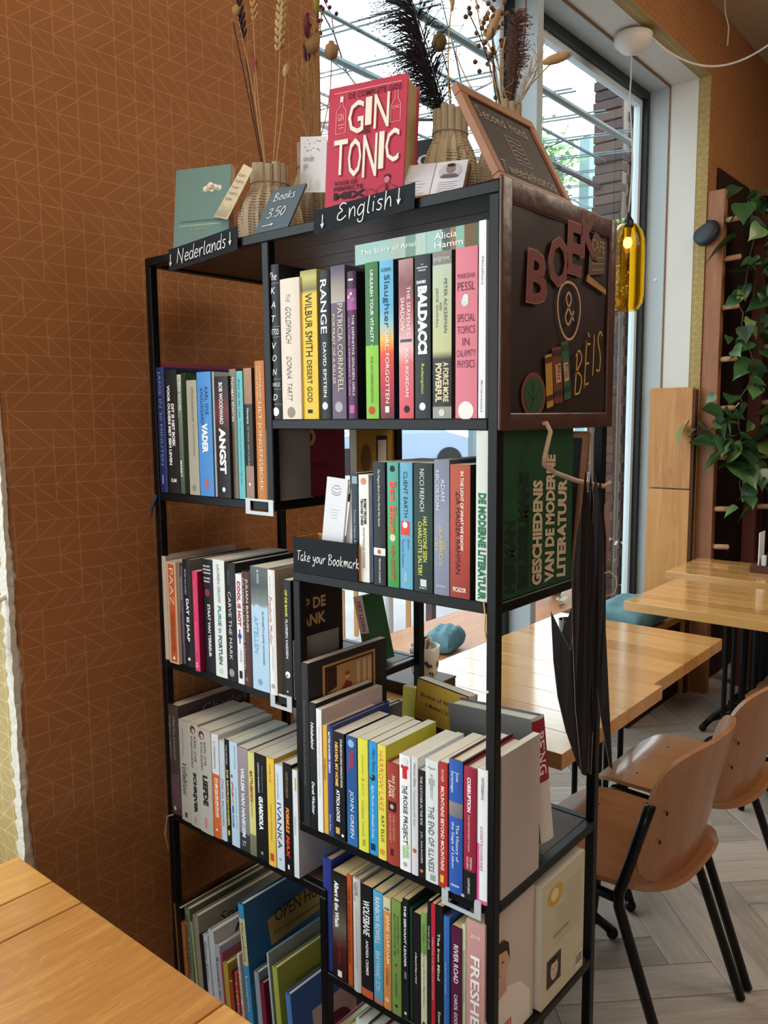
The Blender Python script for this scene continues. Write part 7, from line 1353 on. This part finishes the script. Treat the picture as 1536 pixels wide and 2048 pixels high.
vine_plant('denser pothos vine on the second post at the right edge', [[(.20, 3.60, 2.60), (.24, 3.62, 2.2), (.19, 3.58, 1.9), (.25, 3.6, 1.55), (.20, 3.58, 1.25), (.24, 3.6, .95)], [(.24, 3.6, 1.6), (.32, 3.6, 1.5), (.36, 3.62, 1.3)], [(.30, 3.62, 2.5), (.34, 3.62, 2.0), (.32, 3.6, 1.7)], [(.14, 3.55, 2.6), (.17, 3.52, 2.35), (.22, 3.5, 2.2)]], 170, 9)
vine_plant('dark rear vine filling the corner behind the posts', [[(.36, 3.90, 2.7), (.40, 3.92, 2.2), (.36, 3.9, 1.7), (.42, 3.9, 1.2), (.38, 3.9, .9)], [(.30, 3.95, 2.5), (.28, 3.95, 1.8), (.30, 3.95, 1.1)]], 130, 13)
for k, (x_, z_) in enumerate(((.055, 2.05), (.06, 1.53))):
    tag(MB().tube([(x_-.025, 3.41, z_), (x_, 3.40, z_-.02), (x_+.03, 3.40, z_-.005), (x_+.05, 3.40, z_+.02)], .0035, 6).done('brass_hook', mat('c9b088', .3, .7), smooth=True), ('curved metal hook on the upper peg of the reddish post', 'curved metal hook on a lower peg of the reddish post')[k], 'hook')

# ================================================================ outside
struct(box('ground_outside', speckled('pale_paving', 'a9a6a8', '857f86', 3, .9), None, -40, -.53, -20, 40, -.10, -.02))
PG = mat('65757a', .5)
pg = thing('pergola', 'grey-blue steel glass-roof frame over the terrace outside', 'pergola', (0, 0, 0))
def pz(x): return 3.25+.10*(-x-1)
for i, x_ in enumerate((-.9, -1.25, -1.6, -2.05, -2.5, -3.1, -3.8)):
    o = MB().tube([(x_, .2, pz(x_)), (x_, 7.5, pz(x_))], .020 if i % 2 == 0 else .010, 6).done('beam', PG, pg)
for k in range(17):
    y_ = .35+k*.42; mb = MB(); mb.tube([(-.8, y_, pz(-.8)+.03), (-4.2, y_, pz(-4.2)+.03)], .005, 5); mb.tube([(-.8, y_+.05, pz(-.8)+.03), (-4.2, y_+.05, pz(-4.2)+.03)], .005, 5); mb.done('cross_wire', PG, pg)
for y_ in (.3, 4.2, 7.4): box('upright', PG, pg, -4.25, -4.17, y_, y_+.08, 0, pz(-4.2))
tag(box('steel_post', mat('7f9aa3', .5), None, -3.05, -2.93, 7.85, 8.0, 0, 4.6), 'pale blue steel post outside the far window', 'post')
# brick pier with leaning vine trunk
bp_ = thing('brick_pillar', 'dark brick pillar outside at the right end of the far window', 'pillar', (-1.235, 4.86, 0))
BR = [mat('4a3b3a', .9), mat('3d3233', .9), mat('55443f', .9)]
bpi = bpy.data.meshes.new('x'); bpy.data.meshes.remove(bpi)
bx_ = []
for k in range(3):
    mb = MB().box(-.104, .104, -.05, .05, -.031, .031); bmesh.ops.bevel(mb.bm, geom=mb.bm.edges[:], offset=.004, segments=1, affect='EDGES'); me = bpy.data.meshes.new('brick'); mb.bm.to_mesh(me); mb.bm.free(); me.materials.append(BR[k]); bx_.append(me)
q = random.Random(8)
box('mortar_core', mat('8a8078', .95), bp_, -.105, .105, -.15, .15, 0, 4.4)
for row_ in range(62):
    z_ = .035+row_*.071
    o = bpy.data.objects.new('brick', bx_[q.randrange(3)]); COL.objects.link(o); o.parent = bp_; o.location = (q.uniform(-.008, .008), -.135+q.uniform(-.012, .012), z_)
    o = bpy.data.objects.new('brick', bx_[q.randrange(3)]); COL.objects.link(o); o.parent = bp_; o.location = (.09+q.uniform(-.008, .012), .03+.03*(row_ % 2), z_); o.rotation_euler = (0, 0, math.pi/2)
def branch(mb, p, d, L, r_, depth, q):
    pts = [Vector(p)]; d = Vector(d).normalized()
    n = 6
    for i in range(n):
        d = (d+Vector((q.uniform(-.25, .25), q.uniform(-.3, .3), q.uniform(-.2, .22)))).normalized(); pts.append(pts[-1]+d*L/n)
    mb.tube(pts, [r_*(1-.55*i/n) for i in range(n+1)], 5)
    if depth > 0:
        for k in range(3): i = q.randrange(2, n+1); branch(mb, pts[i], d+Vector((q.uniform(-.9, .9), q.uniform(-1, 1), q.uniform(-.5, .8))), L*q.uniform(.45, .75), r_*.5, depth-1, q)
q = random.Random(17)
for lab, p, d, L, r_, dp in (('bare vine trunk climbing outside before the brick pillar', (-1.24, 4.60, 0), (-.02, .02, 1), 3.5, .034, 0), ('bare vine branches spreading under the pergola at the far window', (-1.28, 4.66, 3.1), (-.85, -.25, .5), 1.5, .018, 4), ('second spread of bare branches across the far window', (-1.3, 4.62, 2.85), (-.8, .1, .75), 1.6, .016, 4), ('low bare twigs outside the far window', (-1.28, 4.60, 2.5), (-.9, -.1, .35), 1.3, .014, 4), ('bare branches hanging under the pergola at the near window', (-1.5, 3.95, 3.38), (-.5, -.85, -.02), 1.6, .014, 4)):
    mb = MB(); branch(mb, p, d, L, r_, dp, q)
    tag(mb.done('vine_branch', mat('4a4042', .8), smooth=True), lab, 'branch', 'bare vines outside')
def bush(label, c, r_, n, col_, seed, s_=.05):
    rt = thing('outside_bush', label, 'bush', c); q = random.Random(seed); mb = MB()
    for k in range(n):
        v = Vector((q.gauss(0, .45), q.gauss(0, .45), q.gauss(0, .40)))*r_; a = q.uniform(0, 6.28); t_ = Vector((math.cos(a), math.sin(a), q.uniform(-.6, .6))).normalized(); u_ = t_.orthogonal().normalized()
        mb.poly([v, v+t_*s_*.5+u_*s_*.3, v+t_*s_, v+t_*s_*.5-u_*s_*.3])
    o = mb.done('foliage', mat(col_, .6), rt, recalc=False); o['kind'] = 'stuff'
    mb = MB()
    for k in range(7): v = Vector((q.gauss(0, .35), q.gauss(0, .35), q.gauss(0, .3)))*r_; mb.tube([(0, 0, -r_*.9), v*.5, v], [.012, .008, .003], 4)
    mb.tube([(0, 0, -c[2]), (0, 0, -r_*.85)], .014, 5)
    mb.done('twigs', mat('5a5048', .8), rt)
bush('green leafy tree crown outside left of the blue post', (-3.2, 7.2, 4.1), .42, 700, '6f9a5c', 1, .09)
bush('small bush of dry leaves at the foot of the vine trunk', (-1.05, 4.15, 2.32), .22, 260, '8f9a78', 2, .035)
bush('grassy tangle outside low behind the right side of the bookcase', (-.85, 3.3, .72), .35, 420, '9a9a80', 3, .06)
bush('small green shoot on the brick pillar', (-1.0, 4.45, 2.72), .10, 90, '86a04a', 4, .04)
# parked cars and terrace furniture beyond the glass
def car(label, x, y, col_, rz):
    r_ = thing('parked_car', label, 'car', (x, y, 0), rz, 'cars parked across the street')
    mb = MB(); prof_ = [(-2.1, .35), (-2.1, .75), (-1.9, .9), (-1.2, .98), (-.7, 1.42), (.7, 1.45), (1.35, 1.02), (2.0, .88), (2.15, .65), (2.1, .35)]
    n = len(prof_); L_ = [mb.bm.verts.new((a, -.85+(.12 if b_ > 1.1 else 0), b_)) for a, b_ in prof_]; R_ = [mb.bm.verts.new((a, .85-(.12 if b_ > 1.1 else 0), b_)) for a, b_ in prof_]
    mb.bm.faces.new(L_); mb.bm.faces.new(R_[::-1])
    for i in range(n): j = (i+1) % n; mb.bm.faces.new((L_[i], R_[i], R_[j], L_[j]))
    mb.done('body', mat(col_, .25), r_, bevel=.03)
    for s_ in (-1, 1):
        MB().poly([(-1.0, s_*.80, 1.0), (-.68, s_*.752, 1.36), (.64, s_*.752, 1.38), (1.1, s_*.80, 1.02)]).done('side_window', mat('2a333c', .1), r_)
        for x_ in (-1.35, 1.35): 
            o = MB().lathe([(.33, -.1), (.34, -.08), (.34, .08), (.33, .1)], 18).done('wheel', mat('222326', .6), r_); o.location = (x_, s_*.80, .33); o.rotation_euler = (math.pi/2, 0, 0)
car('blue-grey car across the street, seen under the top right shelf', -12.5, 16.0, '8a97ad', R(50))
car('white car beyond the blue-grey one', -17.5, 18.5, 'c9ced6', R(45))
tc = thing('terrace_chair', 'cane-seated wooden chair outside seen under the second right shelf', 'chair', (-1.95, 3.0, 0), R(30))
CANE = NT('woven_cane'); g_ = CANE.coord(); vo = CANE.n('ShaderNodeTexVoronoi'); vo.inputs['Scale'].default_value = 42; CANE.l(g_, vo.inputs[0]); CANE = CANE.out(CANE.mix(CANE.math('LESS_THAN', vo.outputs[0], .35), lin('d0a468'), lin('8a6234')), .7)
box('seat', CANE, tc, -.22, .22, -.22, .22, .43, .455, .004); box('seat_frame', mat('d8d6d0', .5), tc, -.24, .24, -.24, -.221, .42, .46, .002)
box('backrest', CANE, tc, -.22, .22, .20, .22, .55, .85, .004)
for a in (-.21, .21):
    for b_ in (-.21, .21): box('leg', mat('b98a58', .5), tc, a-.015, a+.015, b_-.015, b_+.015, 0, .43 if b_ < 0 else .86, .002)
tag(MB().tube([(-1.30, 2.28, 0), (-1.30, 2.28, .75)], .035, 14).tube([(-1.30, 2.28, .0), (-1.30, 2.28, .03)], .16, 18).done('parasol_foot', mat('c9c9cc', .5), smooth=False), 'pale round pole outside seen under the second right shelf', 'pole')
tag(MB().box(-1.9, -1.2, 3.3, 4.6, .38, .42).box(-1.85, -1.80, 3.35, 3.4, 0, .379).box(-1.3, -1.25, 3.35, 3.4, 0, .379).box(-1.85, -1.80, 4.5, 4.55, 0, .379).box(-1.3, -1.25, 4.5, 4.55, 0, .379).done('terrace_table', mat('6f5a58', .6)), 'dark low table outside behind the wooden terrace bench', 'table')
tag(MB().tube([(-.09, -.256, 1.18), (-.092, -.30, 1.16), (-.10, -.31, 1.10)], .006, 8).box(-.112, -.088, -.318, -.300, 1.06, 1.12).done('cable_clip', mat('d5d5d2', .5)), 'white plastic cable clip on the torn wall corner', 'clip')
print('objects', len(bpy.data.objects))
